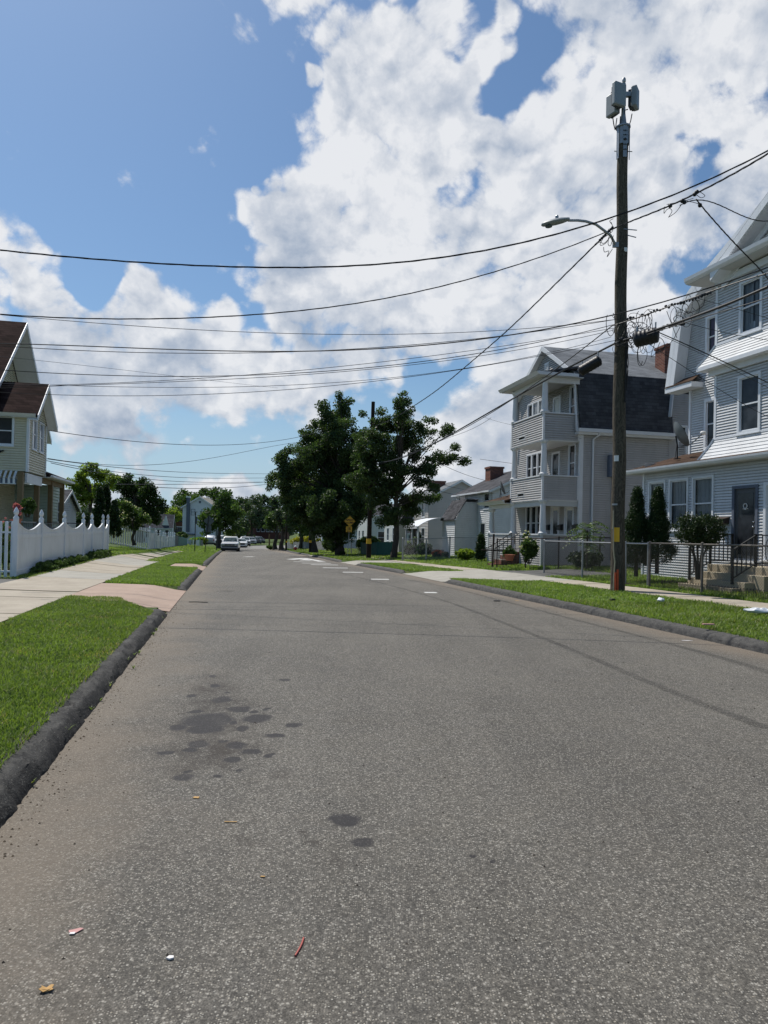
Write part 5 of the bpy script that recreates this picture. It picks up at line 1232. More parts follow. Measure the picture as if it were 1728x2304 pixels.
for z in (1.55, .35):
    q = FP[4]+fdir*.12; hd.cbox((q.x-wo.x+.04, q.y-wo.y, z+.1), (.06, .1, .12))
hd.build('gate_hinge', M['blackp'], Wf)
# short picket return at the near corner, running away from the street
def picket_run(name, a, b, z0, z1, top, label, zt=None, post=True, w=.075, gap=.16, m='fence_w', rounded=True, grp=None, rails=(.18, .82)):
    a = Vector((a[0], a[1], z0)); b = Vector((b[0], b[1], z1)); H = empty(name, a, label, 'fence', grp); L = (b-a).xy.length; d = Vector((b.x-a.x, b.y-a.y, 0))/L; nr = Vector((d.y, -d.x, 0)); n_ = int(L/gap); sl_ = (z1-z0)/L
    for k in range(n_+1):
        u = L*k/n_; q = d*u + Vector((0, 0, sl_*u)); mb = MB(); mb.prism([q-d*w/2-nr*.02, q+d*w/2-nr*.02, q+d*w/2-nr*.02+Vector((0, 0, top-.04)), q+d*w*.28-nr*.02+Vector((0, 0, top)), q-d*w*.28-nr*.02+Vector((0, 0, top)), q-d*w/2-nr*.02+Vector((0, 0, top-.04))], nr*.03)
        mb.build('picket', M[m], H)
    for f in rails:
        r = MB(); r.bar(Vector((0, 0, top*f))+nr*.03, d*L+Vector((0, 0, sl_*L+top*f))+nr*.03, .09, .05, up=(0, 0, 1)); r.build('rail', M[m], H)
    return H
picket_run('white_picket_fence', (A0.x-.10, A0.y-.03), (A0.x-2.6, A0.y-.55), .14, .12, 1.60, 'white open picket section at the near corner of the tall vinyl fence', gap=.155, w=.08, rails=(.10, .80))
# iron rail of the yard behind the white fence
ir = MB(); a = Vector((-17.5, 22.2, 1.72)); b = Vector((-14.6, 35.6, 1.80)); ir.bar(a, b, .04)
for k in range(8): q = a.lerp(b, k/7); ir.bar(q, (q.x, q.y, .3), .035)
tag(ir.build('iron_fence', M['rusty']), 'thin black iron yard rail seen over the white vinyl fence', 'fence')
# second fence: open pickets across the yard then solid white panels along the pavement
def XZ(px, py, dz):     # ground point left with local rise
    p = gr(px, py, dz); return p
c0 = Vector((-17.55, 53.0)); 
cr = at(336, 1239, 53); cl = at(245, 1223.7, 49)
picket_run('white_picket_fence', (cl[0], cl[1]), (cr[0], cr[1]), cl[2], cr[2], 1.62, 'row of spaced white pickets across the lawn beyond the tall vinyl fence', gap=.235, w=.12, rails=(.06, .86))
P2L = [(336, 1239, 1185, 53), (347, 1237.6, 1189, 56), (351.5, 1237, 1193, 58), (359.5, 1236.8, 1194, 61), (367, 1236.3, 1198, 65), (372, 1235.5, 1199, 69), (378.5, 1234.3, 1198, 73), (383.5, 1233.5, 1198.3, 77), (388.5, 1232.6, 1198.3, 81), (392, 1232, 1198.3, 84)]
W2f = empty('white_vinyl_fence', at(336, 1239, 53), 'further white vinyl fence of narrow panels with small caps, before the teal boards', 'fence'); w2o = Vector(W2f.location)
pp = [(at(px, pb, Y), at(px, pt, Y)[2]) for px, pb, pt, Y in P2L]
for q, zt in pp: gothic_post(q[0], q[1], q[2], zt+.05, .15, W2f, w2o)
for (q, zt), (q2, zt2) in zip(pp, pp[1:]): vinyl_panel(Vector((q[0], q[1])), Vector((q2[0], q2[1])), q[2], q2[2], zt, zt2, W2f, w2o, scallop=.02)
def board_fence(name, pxs, m, label, grp=None, bw=.16, jag=.04, cat='fence', post=None):
    """pxs: (px, py_bottom, py_top, Y)"""
    P = [(at(px, pb, Y), at(px, pt, Y)[2]) for px, pb, pt, Y in pxs]; H = empty(name, P[0][0], label, cat, grp); o0 = Vector(P[0][0]); rg = random.Random(len(label))
    for (a, ta), (b, tb) in zip(P, P[1:]):
        L = (b-a).xy.length; n_ = max(1, int(L/bw)); mb = MB(); d = (b-a)/n_; nn = Vector((d.y, -d.x, 0)).normalized()*.03
        for k in range(n_):
            q = a+d*k-o0; e = d*.9; t = ta+(tb-ta)*k/n_-o0.z+rg.uniform(-jag, jag); mb.prism([q, q+e, Vector((q.x+e.x, q.y+e.y, t)), Vector((q.x, q.y, t))], nn)
        mb.build('boards', M[m], H); r = MB()
        for f in (.25, .8): r.bar(a-o0+Vector((0, 0, (ta-a.z)*f))-nn, b-o0+Vector((0, 0, (tb-b.z)*f))-nn, .08, .05)
        r.build('rail', M[m], H)
    if post:
        for q, t in P: MB().bar(q-o0, Vector((q.x-o0.x, q.y-o0.y, t-o0.z+.05)), .11).build('post', M[post], H)
    return H
board_fence('board_fence', [(393, 1231, 1205, 86), (400, 1231, 1206, 88)], 'greyboard', 'short weathered grey board section between the far white fence and the teal fence', post='greyboard')
board_fence('board_fence', [(400, 1231, 1208, 88), (410, 1230, 1208.5, 93), (420.5, 1229, 1212, 100)], 'teal', 'weathered teal board fence on the left side of the street')
board_fence('white_panel_fence', [(425.5, 1234, 1214, 100), (431, 1234, 1214, 100)], 'white', 'bright white rounded panel left of the lime hoop', bw=.34, jag=.0)
board_fence('white_panel_fence', [(433, 1232.5, 1214, 102), (436.5, 1232.5, 1214, 102)], 'white', 'narrow bright white panel just behind the tall grey sign post', bw=.34, jag=.0)
board_fence('white_panel_fence', [(440.5, 1230.5, 1214.5, 104), (449.5, 1230, 1214.5, 104)], 'white', 'bright white panel right of the tall grey sign post', bw=.34, jag=.0)
board_fence('board_fence', [(450, 1229, 1215, 108), (456, 1228, 1216, 110)], 'greyboard', 'short grey board fence end near the parked silver suv')
hp_ = at(440, 1216, 101); hb_ = MB(); hb_.tube([(x, 0, .45*(1-abs(x/.62)**4)) for x in np.linspace(-.62, .62, 15)], .05, 6); hb_.tube([(-.62, 0, 0), (-.7, 0, -1.0)], .04, 6); hb_.tube([(.62, 0, 0), (.66, 0, -1.0)], .04, 6)
o = hb_.build('plastic_hoop', M['green_hoop']); o.location = hp_; tag(o, 'lime green arched frame behind the white panels', 'play arch')
# right side further fences
Gs = board_fence('slat_fence', [(812, 1253, 1221, 60), (830, 1254, 1221, 58.5), (850, 1255, 1220, 57), (881, 1256, 1219, 55)], 'greenslat', 'dark green slatted fence behind the second utility pole', bw=.14, jag=0, post='greenslat')
board_fence('board_fence', [(745, 1240, 1219, 84), (760, 1241, 1219, 81)], 'greyboard', 'pale grey board fence between the ivy-covered trunk and the leafy shrub', bw=.18)
board_fence('board_fence', [(647, 1235, 1220, 112), (665, 1236.5, 1220, 108), (684, 1238, 1219.5, 103), (703, 1239.5, 1219, 98)], 'greyboard', 'weathered grey picket fence behind the red hydrant', bw=.2, jag=.08)
board_fence('white_panel_fence', [(645, 1234, 1220, 116), (656, 1234.5, 1220, 114)], 'white', 'bright white boards at the far end of the grey picket fence', bw=.2)
board_fence('board_fence', [(711, 1240, 1219, 94), (726, 1240.5, 1219.5, 90), (738, 1241, 1220, 88)], 'greyboard', 'grey picket fence right of the third maple trunk', bw=.2, jag=.08)
zfun = lambda x, y: HR(x, y)
chain_fence('chain_link_fence', [tuple(at(768, 1250, 66)[:2]), tuple(at(790, 1250, 64)[:2]), tuple(at(808, 1252, 62)[:2])], 1.3, 'thin chain link fence behind the speed hump sign', pitch=.16, r=.005, post_r=.05)
MB_ = MB

# ================================================================ poles
def pole_shape(mb, r0, r1, h, n=20, lean=(0, 0)):
    K = 24; mb.tube([(lean[0]*k/K + .015*sin(k*1.1), lean[1]*k/K, -.2 + (h+.2)*k/K) for k in range(K+1)], [r0 + (r1-r0)*k/K for k in range(K+1)], n, wob=.018, seed=3)
PB = Vector((6.44, 19.5, .16))
PT = at(1402, 287, 19.5); HPOLE = PT[2]-PB[2]
P1 = empty('utility_pole', PB, 'tall weathered wooden utility pole with antennas on top and yellow marker, right foreground', 'utility pole')
b = MB(); lean = (PT[0]-PB[0], 0); pole_shape(b, .195, .138, HPOLE, 24, lean); b.build('pole_shaft', M['pole'], P1, smooth=True)
def pl(z): return Vector((lean[0]*z/HPOLE, 0, z))
# pole furniture
def wrap(mb, z0, z1, r, a0, a1, n=8, th=.012):
    for k in range(n):
        t0 = a0+(a1-a0)*k/n; t1 = a0+(a1-a0)*(k+1)/n; c0, c1 = pl(z0), pl(z1)
        f = lambda c, t, rr: (c[0]+cos(t)*rr, sin(t)*rr, c[2])
        mb.add([f(c0, t0, r), f(c0, t1, r), f(c1, t1, r), f(c1, t0, r), f(c0, t0, r+th), f(c0, t1, r+th), f(c1, t1, r+th), f(c1, t0, r+th)], [(4,5,6,7),(0,4,7,3),(1,2,6,5),(3,7,6,2),(0,1,5,4)])
q = lambda px, py: at(px, py, 19.3)[2]-PB[2]
b = MB(); wrap(b, q(1385, 1218.8), q(1385, 1186.8), .190, rad(-150), rad(-97)); b.build('yellow_marker', M['yellow'], P1)
b = MB(); wrap(b, q(1378, 1037), q(1378, 1024), .180, rad(-150), rad(-110)); b.build('paper_tag', M['white'], P1); b = MB(); wrap(b, q(1399, 564), q(1399, 555), .165, rad(-85), rad(-45)); b.build('paper_tag', M['white'], P1)
b = MB(); wrap(b, q(1380, 1136.5), q(1380, 1132.5), .192, rad(-165), rad(-115)); b.build('metal_tag', M['galv'], P1)
b = MB(); zz_ = [0.0, .4, .8, 1.1, 1.5, 2.2, q(1376, 1190)]; xs_ = [-.13, -.12, -.10, -.14, -.15, -.16, -.17]
b.tube([pl(z)+Vector((x-.03, -.17, 0)) for x, z in zip(xs_, zz_)], .017, 6); b.build('ground_wire_guard', paint('pale_conduit', (.38, .34, .24), .6, .1, 5), P1)
for x, h in ((-.115, .52), (-.055, .60)):
    b = MB(); b.tube([(x, -.205, -.1), (x-.01, -.20, h)], .026, 8); b.build('orange_marker_tube', M['orange'], P1, smooth=True)
b = MB(); wrap(b, HPOLE-.5, HPOLE, .142, 0, 2*pi, 14, .02)
for a_ in (rad(-90), rad(-160), rad(-20), rad(90)):
    for z in (HPOLE-.9, ): b.add([(pl(z)[0]+cos(a_+s)*.165, sin(a_+s)*.165, zz) for s in (-.28, .28) for zz in (z, HPOLE-.02)] + [(pl(z)[0]+cos(a_+s)*.185, sin(a_+s)*.185, zz) for s in (-.28, .28) for zz in (z, HPOLE-.02)], [(4, 6, 7, 5), (0, 1, 5, 4), (2, 6, 7, 3), (0, 4, 6, 2), (1, 3, 7, 5)])
b.tube([pl(HPOLE-.66)+Vector((-.24, 0, 0)), pl(HPOLE-.66)+Vector((.26, 0, 0))], .012, 6); b.build('pole_top_bracket', M['galv'], P1)
b = MB()
for dz in (-.18, -.30, -.42, -.56, -.7):
    b.sph(pl(HPOLE+dz)+Vector((.0, -.19, 0)), .02 if dz != -.42 else .035, 6, 4); b.sph(pl(HPOLE+dz)+Vector((-.045, -.185, 0)), .014, 6, 4); b.sph(pl(HPOLE+dz)+Vector((.05, -.185, 0)), .014, 6, 4)
b.build('bracket_bolts', M['blackp'], P1)
top = pl(HPOLE)
b = MB(); b.lathe((top[0], 0, HPOLE), [(.20, -.02), (.20, .02), (.11, .05), (.085, .14), (.065, .30), (.055, .40), (.05, 1.0), (.05, 1.22)], 14); b.build('antenna_mast', M['galv'], P1, smooth=True)
def antenna(c, rz, w, d, h, bev=.03, tilt=0):
    o = MB().cbox((0, 0, 0), (w, d, h)).build('antenna', M['antenna'], P1, bevel=bev); o.location = c; o.rotation_euler = (tilt, 0, rz); 
    k = MB().cbox((0, d*.72, -h*.02), (w*.72, d*.55, h*.82)); k.cbox((0, d*.4, -h*.46), (w*.6, d*.5, .06)); k.build('antenna_housing', M['antenna_d'], o); return o
def aat(px, py, dy=0): v = at(px, py, 19.5+dy) - PB; return v
antenna(aat(1393, 213, -.22), rad(24), .40, .14, .62); antenna(aat(1378, 236, .10), rad(-62), .36, .15, .60); antenna(aat(1429, 221, .12), rad(58), .34, .16, .56)
b = MB(); b.bar(aat(1400, 213, 0), aat(1424, 213, .1), .10, .12); b.sph(aat(1404, 181, 0), .055, 8, 6, (1, 1, 1.6)); b.sph(aat(1377, 209, .1), .04, 8, 6); b.build('antenna_bracket', M['galv'], P1)
b = MB()
for pts in ([(1379, 266), (1381, 280), (1384, 292)], [(1388, 266), (1386, 280), (1385, 291)], [(1422, 256), (1419, 272), (1414, 287)], [(1413, 246), (1406, 248), (1403, 262), (1404, 280)], [(1396, 262), (1395, 276), (1393, 288)]): b.tube([aat(x, y, -.05) for x, y in pts], .014, 6)
b.build('antenna_cable', M['cable'], P1)
# street lamp arm and LED head
b = MB(); armp = [(1384, 549), (1379, 540), (1374, 530), (1361, 520), (1341, 505), (1318, 498), (1300, 496), (1278, 496)]
b.tube([aat(x, y, -.25 - .5*i/7) for i, (x, y) in enumerate(armp)], .034, 8); b.cbox(aat(1385, 551, -.18), (.16, .06, .14)); b.build('lamp_arm', M['galv'], P1, smooth=True)
lc = aat(1249, 500, -.8)
hd_ = MB(); prof = [(-.37, .02, .02), (-.34, .05, .07), (-.22, .075, .12), (0, .085, .14), (.18, .075, .12), (.34, .05, .07), (.38, .04, .05)]
vs = []; n_ = 12
for x, zt, yw in prof:
    for k in range(n_): a = 2*pi*k/n_; vs.append((x, yw*cos(a), (zt if sin(a) > 0 else zt*.75)*sin(a)))
hd_.add(vs, [(i*n_+k, i*n_+(k+1) % n_, (i+1)*n_+(k+1) % n_, (i+1)*n_+k) for i in range(len(prof)-1) for k in range(n_)] + [tuple(range(n_-1, -1, -1)), tuple((len(prof)-1)*n_+k for k in range(n_))])
o = hd_.build('lamp_head', M['antenna'], P1, smooth=True); o.location = lc; o.rotation_euler = (0, rad(-2), rad(-28))
MB().lathe((-.17, 0, -.075), [(.09, -.012), (.095, 0), (.09, .01)], 14).build('lamp_lens', M['windshield'], o); MB().lathe((.05, 0, .08), [(.045, 0), (.045, .07), (.03, .09)], 10).build('photocell', M['galv'], o)
b = MB(); b.bar(pl(q(1398, 514))+Vector((0, -.17, 0)), pl(q(1415, 514))+Vector((.38, -.1, 0)), .02)
b.bar(pl(q(1398, 527))+Vector((.1, -.15, 0)), pl(q(1398, 530))+Vector((.36, -.1, 0)), .02); b.build('pole_step', M['galv'], P1)
b = MB()
for k in range(9):
    a_ = random.Random(k).uniform(-1, 1); z0_ = q(1385, 800-k*9); b.tube([pl(z0_)+Vector((.10+.02*k % .08, -.155, 0)), pl(z0_-.4)+Vector((.14+.03*a_, -.17, 0)), pl(z0_-.95)+Vector((.12, -.165, 0))], .010, 5)
b.tube([pl(q(1385, 905))+Vector((.09, -.17, 0)), pl(q(1385, 770))+Vector((.10, -.17, 0))], .02, 6); b.build('pole_riser_cables', M['cable'], P1)
# other poles
def far_pole(px, pb, pt, Y, r, label, tagpy=None, m='pole_dark', name='utility_pole', group=None):
    a = at(px, pb, Y); t = at(px+(pb-pt)*.030 if Y < 60 else px, pt, Y); H = empty(name, a, label, 'utility pole', group)
    b = MB(); K = 10; b.tube([(((t-a)*k/K).x, 0, -.2+(t.z-a.z+.2)*k/K) for k in range(K+1)], [r*(1-.28*k/K) for k in range(K+1)], 12); b.build('pole_shaft', M[m], H, smooth=True)
    if tagpy:
        z0 = at(px, tagpy[0], Y)[2]-a.z; z1 = at(px, tagpy[1], Y)[2]-a.z; bb = MB(); bb.tube([(0, 0, z1), (0, 0, z0)], r*1.04, 12, cap=False); bb.build('yellow_marker', M['yellow'], H)
    return H, t
PP2, P2T = far_pole(829, 1262, 904, 48.6, .17, 'dark brown utility pole with yellow band in front of the two big maples', (1212, 1223.5))
PP3, P3T = far_pole(644, 1235, 1140, 92, .14, 'thin dark utility pole far down the right verge with small cross arm', (1217, 1221))
b = MB(); b.bar((-1.2, 0, 3.6), (1.2, 0, 3.6), .1); b.lathe((0, -.2, 2.0), [(.12, 0), (.12, .4)], 8); b.build('cross_arm', M['pole_dark'], PP3)
far_pole(697.5, 1243.5, 1208, 72, .13, 'short dark post behind the third maple trunk', (1216, 1221), name='wooden_post')
far_pole(606, 1233, 1201, 100, .12, 'short tan and rust wooden post at the bend', None, 'tan', 'wooden_post')
LP = far_pole(610.5, 1165, 1136, 200, .14, 'distant pale utility pole with crossarm and bright lamp', None, 'pole', 'utility_pole')[0]
b = MB(); b.bar((-1.0, 0, 2.9), (1.3, 0, 2.9), .12); b.build('cross_arm', M['pole'], LP); b = MB(); b.tube([(0, 0, 3.1), (-1.2, 0, 3.4), (-1.9, 0, 3.3)], .05, 6); b.cbox((-2.3, 0, 3.25), (1.0, .3, .12)); b.build('lamp_head', M['white'], LP)

# ================================================================ wires
def wire(name, pts, ya, yb, r, label, twisted=False, m='cable', group='overhead wires', sag_n=1, par=None, straight=True, cat='cable'):
    """pixels of the run; it hangs in the vertical plane between depth ya (first) and yb (last)"""
    K = 1.0
    A = at(pts[0][0], pts[0][1], ya); B = at(pts[-1][0], pts[-1][1], yb); d = (B-A); d.z = 0; L = d.length; d = d/L; P = []
    for (x, y) in pts:
        rr = ray(x, y); det = rr[0]*(-d.y) + rr[1]*d.x
        t = (A.x*(-d.y) + A.y*d.x)/det; P.append(Vector((rr[0]*t, rr[1]*t, CAMZ + rr[2]*t)))
    P[0] = A; P[-1] = B
    # least squares parabola keeps the hang natural; keep measured points when straight is False
    s_ = np.array([(p-A).xy.length/L for p in P]); z_ = np.array([p.z for p in P]); deg = min(3, len(P)-1)
    w_ = np.ones(len(P)); w_[0] = w_[-1] = 6
    co = np.polyfit(s_, z_, deg, w=w_); n_ = max(24, int(L/ .45)); Q = []
    for k in range(n_+1):
        t = k/n_; q = A + (B-A)*t; q.z = float(np.polyval(co, t)); Q.append(q)
    mb = MB()
    if twisted:
        for ph in (0, 2.1, 4.2): mb.tube([q + Vector((d.y*cos(ph+i*1.3)*r*.9, -d.x*cos(ph+i*1.3)*r*.9, sin(ph+i*1.3)*r*.9)) + Vector((0, 0, r*.8*sin(i*.33))) for i, q in enumerate(Q)], r*.62, 5)
    else: mb.tube(Q, r, 6)
    c = MB(); c.v = [tuple(Vector(v)-Q[0]) for v in mb.v]; c.f = mb.f
    o = c.build(name, M[m], par, smooth=True); o.location = Q[0]
    if par is None: tag(o, label, cat, group)
    return Q
D = lambda *p: [(x*1.0416, y*1.0416) for x, y in p]
wire('overhead_cable', D((1659,325),(1505,412),(1440,440),(1330,478),(1200,500),(1050,528),(950,548),(800,570),(650,580),(500,580),(300,572),(150,557),(0,539)), 14, 15, 0.0130, 'topmost twisted cable sweeping left from the upper right across the whole sky', True)
wire('overhead_cable', D((1665,328),(1505,416),(1430,452),(1345,484),(1318,498)), 14, 19.3, 0.0153, 'thick twisted cable from the upper right corner to the lamp bracket on the pole', True)
wire('overhead_cable', D((1312,500),(1230,535),(1120,572),(1000,605),(850,640),(700,665),(560,680),(400,688),(200,687),(0,678)), 19.3, 17, 0.0118, 'second cable down, leaving the pole just below the lamp arm and crossing left', True)
wire('overhead_cable', D((1310,505),(1270,545),(1200,610),(1140,670),(1090,720),(1000,800),(940,845),(880,885),(812,920)), 19.3, 47, 0.0166, 'twisted cable slanting steeply down from the pole to the second pole by the maples', True)
wire('overhead_cable', D((1330,690),(1100,712),(900,721),(700,722),(500,717),(300,705),(120,688),(0,680)), 19.3, 17, 0.0071, 'thin cable a little below the second, nearly level over the roofs')
wire('overhead_cable', [(1728,601),(1612,646),(1538,673),(1407,705),(1350,715),(1146,755),(937,776),(729,783),(521,789),(312,788),(156,781),(0,773)], 13, 17, 0.0118, 'thick cable from right edge past the pole, upper of a close pair')
wire('overhead_cable', D((1330,690),(1170,712),(1000,735),(850,750),(700,758),(500,761),(300,761),(150,757),(0,747)), 19.3, 17, 0.0083, 'cable hanging just under its close twin at mid left')
wire('overhead_cable', D((1330,700),(1200,733),(1100,751),(1000,768),(800,793),(650,805),(500,814),(300,812),(150,806),(0,799)), 19.3, 17, 0.0094, 'cable from the splice cluster running left over the brown house ridge')
wire('overhead_cable', D((1330,708),(1200,728),(1000,760),(850,780),(650,800),(500,812),(350,822),(100,832),(-20,834)), 19.3, 18, 0.0071, 'thin cable crossing its neighbours low on the left above the cream house')
wire('overhead_cable', D((1330,712),(1200,738),(1000,772),(800,800),(600,817),(430,820),(260,826),(90,836),(-20,839)), 19.3, 18, 0.0071, 'lower thin cable of the fan that meets over the cream house gable')
wire('overhead_cable', D((1330,735),(1100,781),(1000,798),(800,826),(600,840),(400,853),(250,857),(100,853),(-20,846)), 19.3, 18, 0.0071, 'lowest cable of the fan, touching the little box gable roof line')
wire('overhead_cable', D((1320,728),(1180,765),(1000,792),(800,822),(600,836),(430,836),(200,832),(-20,827)), 19.3, 18, 0.0065, 'faint cable just above the lowest one of the fan', m='grey_cable')
wire('overhead_cable', D((600,838),(400,815),(200,792),(75,777),(-20,768)), 40, 20, 0.0059, 'thin grey wire slanting down rightwards from the cream house gable', m='grey_cable')
wire('overhead_cable', D((105,930),(250,950),(400,960),(500,961),(640,945),(700,930)), 32, 60, 0.0166, 'single sagging cable low between the cream house and the left maple', m='grey_cable')
wire('overhead_cable', D((103,990),(200,1003),(300,1005),(450,990),(560,970),(650,955)), 32, 60, 0.0130, 'cable rising right from behind the cream house into the left maple', m='grey_cable')
for i, (p_, lb) in enumerate(((D((100,991),(300,1014),(450,1022),(600,1024)), 'uppermost'), (D((100,995),(300,1025),(450,1033),(600,1033)), 'second'), (D((110,1000),(300,1033),(450,1042),(600,1042)), 'third'), (D((250,1046),(400,1046),(560,1042),(620,1038)), 'fourth'), (D((330,1052),(450,1055),(540,1050),(640,1040)), 'lowest'))):
    wire('overhead_cable', p_, 40, 85, .020, lb + ' of five faint distant wires above the tree line at left', m='grey_cable', group='distant wires above the tree line')
# thick telecom bundles past the pole
bA = wire('telecom_cable_bundle', [(1728,645),(1649,679),(1563,710.5),(1521,727.6),(1478,742),(1425,757),(1385,772)], 13.5, 19.25, 0.0279, 'thick black telecom bundle from the right edge to the pole, carrying the ribbed closure', m='blackp', group=None)
bB = wire('telecom_cable_bundle', [(1385,772),(1350,787),(1290,822),(1250,850),(1135,902),(1042,964),(948,1012),(850,1040)], 19.25, 47, 0.0279, 'thick black telecom bundle from the pole down past the three-decker to the maples', m='blackp', group=None)
wire('overhead_cable', [(1377,733),(1350,753),(1307,792),(1229,850),(1146,906),(1042,958),(943,1016),(850,1046)], 19.3, 47, 0.0142, 'black cable just above the thick bundle between the pole and the maples')
wire('overhead_cable', [(1760,606),(1650,640),(1600,655),(1538,676),(1470,702),(1430,718),(1377,733)], 15, 19.25, 0.0153, 'cable wrapped with ties just above the thick telecom bundle right of the pole')
wire('overhead_cable', [(1728,670),(1649,698),(1563,716),(1521,731),(1478,748),(1385,780)], 13.5, 19.2, 0.0107, 'slim cable hugging the underside of the thick telecom bundle at right')
wire('overhead_cable', [(1105,940),(1084,951),(1042,975),(990,992),(948,1020)], 34, 47, 0.0094, 'slim strand beside the bundle above the small houses', m='grey_cable')
# service drops to the near right house
wire('service_drop', [(1480,747),(1592,797),(1650,824),(1728,861)], 17.8, 18.6, 0.0130, 'thick service drop slanting right from the ribbed closure', group='service drops to the near house')
wire('service_drop', [(1488,755),(1592,803),(1650,832),(1728,872)], 17.8, 18.6, 0.0059, 'thin drop just under the thick service drop', group='service drops to the near house')
wire('service_drop', [(1458,773),(1520,812),(1606,870),(1665,903),(1728,938)], 18, 18.6, 0.0071, 'lowest thin drop crossing the bay windows at right', group='service drops to the near house')
wire('service_drop', [(1569,671),(1649,693),(1728,716)], 16.2, 18, 0.0059, 'thin drop crossing the top bay window', group='service drops to the near house')
wire('service_drop', [(1538,725),(1649,752),(1728,765)], 16.8, 18, 0.0059, 'thin drop crossing the upper flared skirt', group='service drops to the near house')
wire('service_drop', [(1566,448),(1592,483),(1620,512),(1658,548),(1690,588),(1728,628)], 15.6, 17.2, 0.0118, 'twisted drop falling steeply to the right from the top splice', True, group='service drops to the near house')
wire('service_drop', [(1530,462),(1555,452),(1583,451),(1623,464),(1663,481),(1728,498)], 15.8, 17.2, 0.0094, 'twisted drop running right from the top splice towards the gable rake', True, group='service drops to the near house')
wire('service_drop', [(1083,936),(1115,947),(1200,965),(1308,987)], 36, 32, 0.0071, 'thin drop across the top balcony of the three-decker', group=None, m='grey_cable')
for p_, lb in (([(1080, 1033), (1155, 1043)], 'thin wire just left of the three-decker, upper'), ([(985, 1040), (1020, 1057), (1060, 1072), (1110, 1085)], 'thin drop from the right maple to the white house roof'), ([(930, 1072), (1000, 1092), (1060, 1104), (1110, 1110)], 'wire running over the taupe house roof'), ([(940, 1092), (1010, 1110), (1090, 1128)], 'lower wire in front of the taupe house roof')):
    wire('service_drop', p_, 47, 44, .014, lb, group=None, m='grey_cable')
# closures and tangles
def closure(pa, pb, Y, r, label, name='splice_closure', ribs=6, rz=0):
    A = at(*pa, Y); B = at(*pb, Y-.3); H = empty(name, A, label, 'cable closure'); d = B-A; L = d.length; b = MB(); rings = []; N_ = 26
    pts = []; rs_ = []
    for k in range(N_+1):
        t = k/N_; e = min(t, 1-t)*2; pts.append(d*t); rs_.append(r*(min(1, (e*5)**.5) if e < .2 else 1)*(1 + (.06 if k % 4 < 1 else 0)) + .004)
    b.tube(pts, rs_, 14); b.build('closure_body', M['blackp'], H, smooth=True)
    c = MB(); u = Vector((0, 0, r*1.15))
    for t in (.15, .85): c.bar(d*t + u*.6, d*t + u*1.5, .03)
    c.build('hanger', M['galv'], H); return H
closure((1302, 838), (1353, 808), 19.9, .145, 'black cylindrical cable closure hanging left of the pole')
closure((1424, 766), (1484, 752), 18.0, .19, 'black ribbed cable closure tangled in loops right of the pole')
def smo(P, k=5):
    P = [Vector(p) for p in P]; out = []
    for i in range(len(P)-1):
        a, b, c, d = P[max(i-1, 0)], P[i], P[i+1], P[min(i+2, len(P)-1)]
        for j in range(k): f = j/k; out.append(.5*((2*b)+(c-a)*f+(2*a-5*b+4*c-d)*f*f+(3*b-a-3*c+d)*f**3))
    return out+[P[-1]]
rt = random.Random(8); tg = MB(); o0 = at(1440, 735, 18.8)
for k in range(46):
    cx_, cy_ = rt.gauss(1432, 22), rt.gauss(745, 22); rw, rh = rt.uniform(4, 17), rt.uniform(6, 30); a0 = rt.uniform(0, 6.28); sp = rt.uniform(3.2, 6.3)
    if k > 34: cx_, cy_, rw, rh = rt.gauss(1540, 16), rt.gauss(700, 14), rt.uniform(4, 14), rt.uniform(5, 22)
    pts = [at(cx_+rw*cos(a0+sp*t)*(1+.2*t), cy_+rh*sin(a0+sp*t), 18.8 - .9*max(0, (cx_-1440)/100) + .12*sin(k+t*3)) - o0 for t in np.linspace(0, 1, 26)]
    tg.tube(pts, .0062 if k % 3 else .009, 5)
for p_ in ([(1480,752),(1465,800),(1475,795),(1510,770),(1530,735)], [(1500,700),(1516,742),(1523,760)], [(1520,690),(1545,703),(1550,705),(1580,690),(1586,668)], [(1435,790),(1437,812),(1447,822),(1456,800),(1452,780)], [(1485,770),(1480,785),(1494,782)]):
    tg.tube(smo([at(x, y, 18.3)-o0 for x, y in p_]), .008, 5)
for k in range(30):
    t = k/30; x = 1405+t*200; y = 722 - t*65 + rt.uniform(-3, 3); a = at(x, y, 19.1-3.0*t)-o0; tg.sph(a, rt.uniform(.025, .05), 6, 4)
for k in range(34):
    t = k/34; x = 1392+t*150; y = 768 - t*44 + rt.uniform(-4, 4); a = at(x, y, 19.0-2.0*t)-o0; tg.sph(a, rt.uniform(.025, .06), 6, 4)
o = tg.build('cable_tangle', M['blackp'], smooth=True); o.location = o0; tag(o, 'tangled loops of loose cable around the closure right of the pole', 'cable tangle')
tg = MB(); o0 = at(1375, 520, 19.1)
for p_ in ([(1375,500),(1378,520),(1350,540),(1338,550)], [(1370,515),(1350,550),(1365,545),(1374,520)], [(1372,525),(1368,548),(1374,552),(1380,530)], [(1358,556),(1360,567),(1370,565),(1366,578),(1378,560)], [(1377,505),(1372,497),(1380,492)], [(1340,552),(1349,545),(1360,547),(1376,530)]): tg.tube(smo([at(x, y, 19.1)-o0 for x, y in p_]), .009, 5)
for k in range(8): tg.sph(at(1378-k*4, 512+k*4, 19.1)-o0, .04, 6, 4)
o = tg.build('cable_tangle', M['cable'], smooth=True); o.location = o0; tag(o, 'curled cable ends at the lamp bracket of the tall pole', 'cable tangle')
tg = MB(); o0 = at(1540, 450, 16)
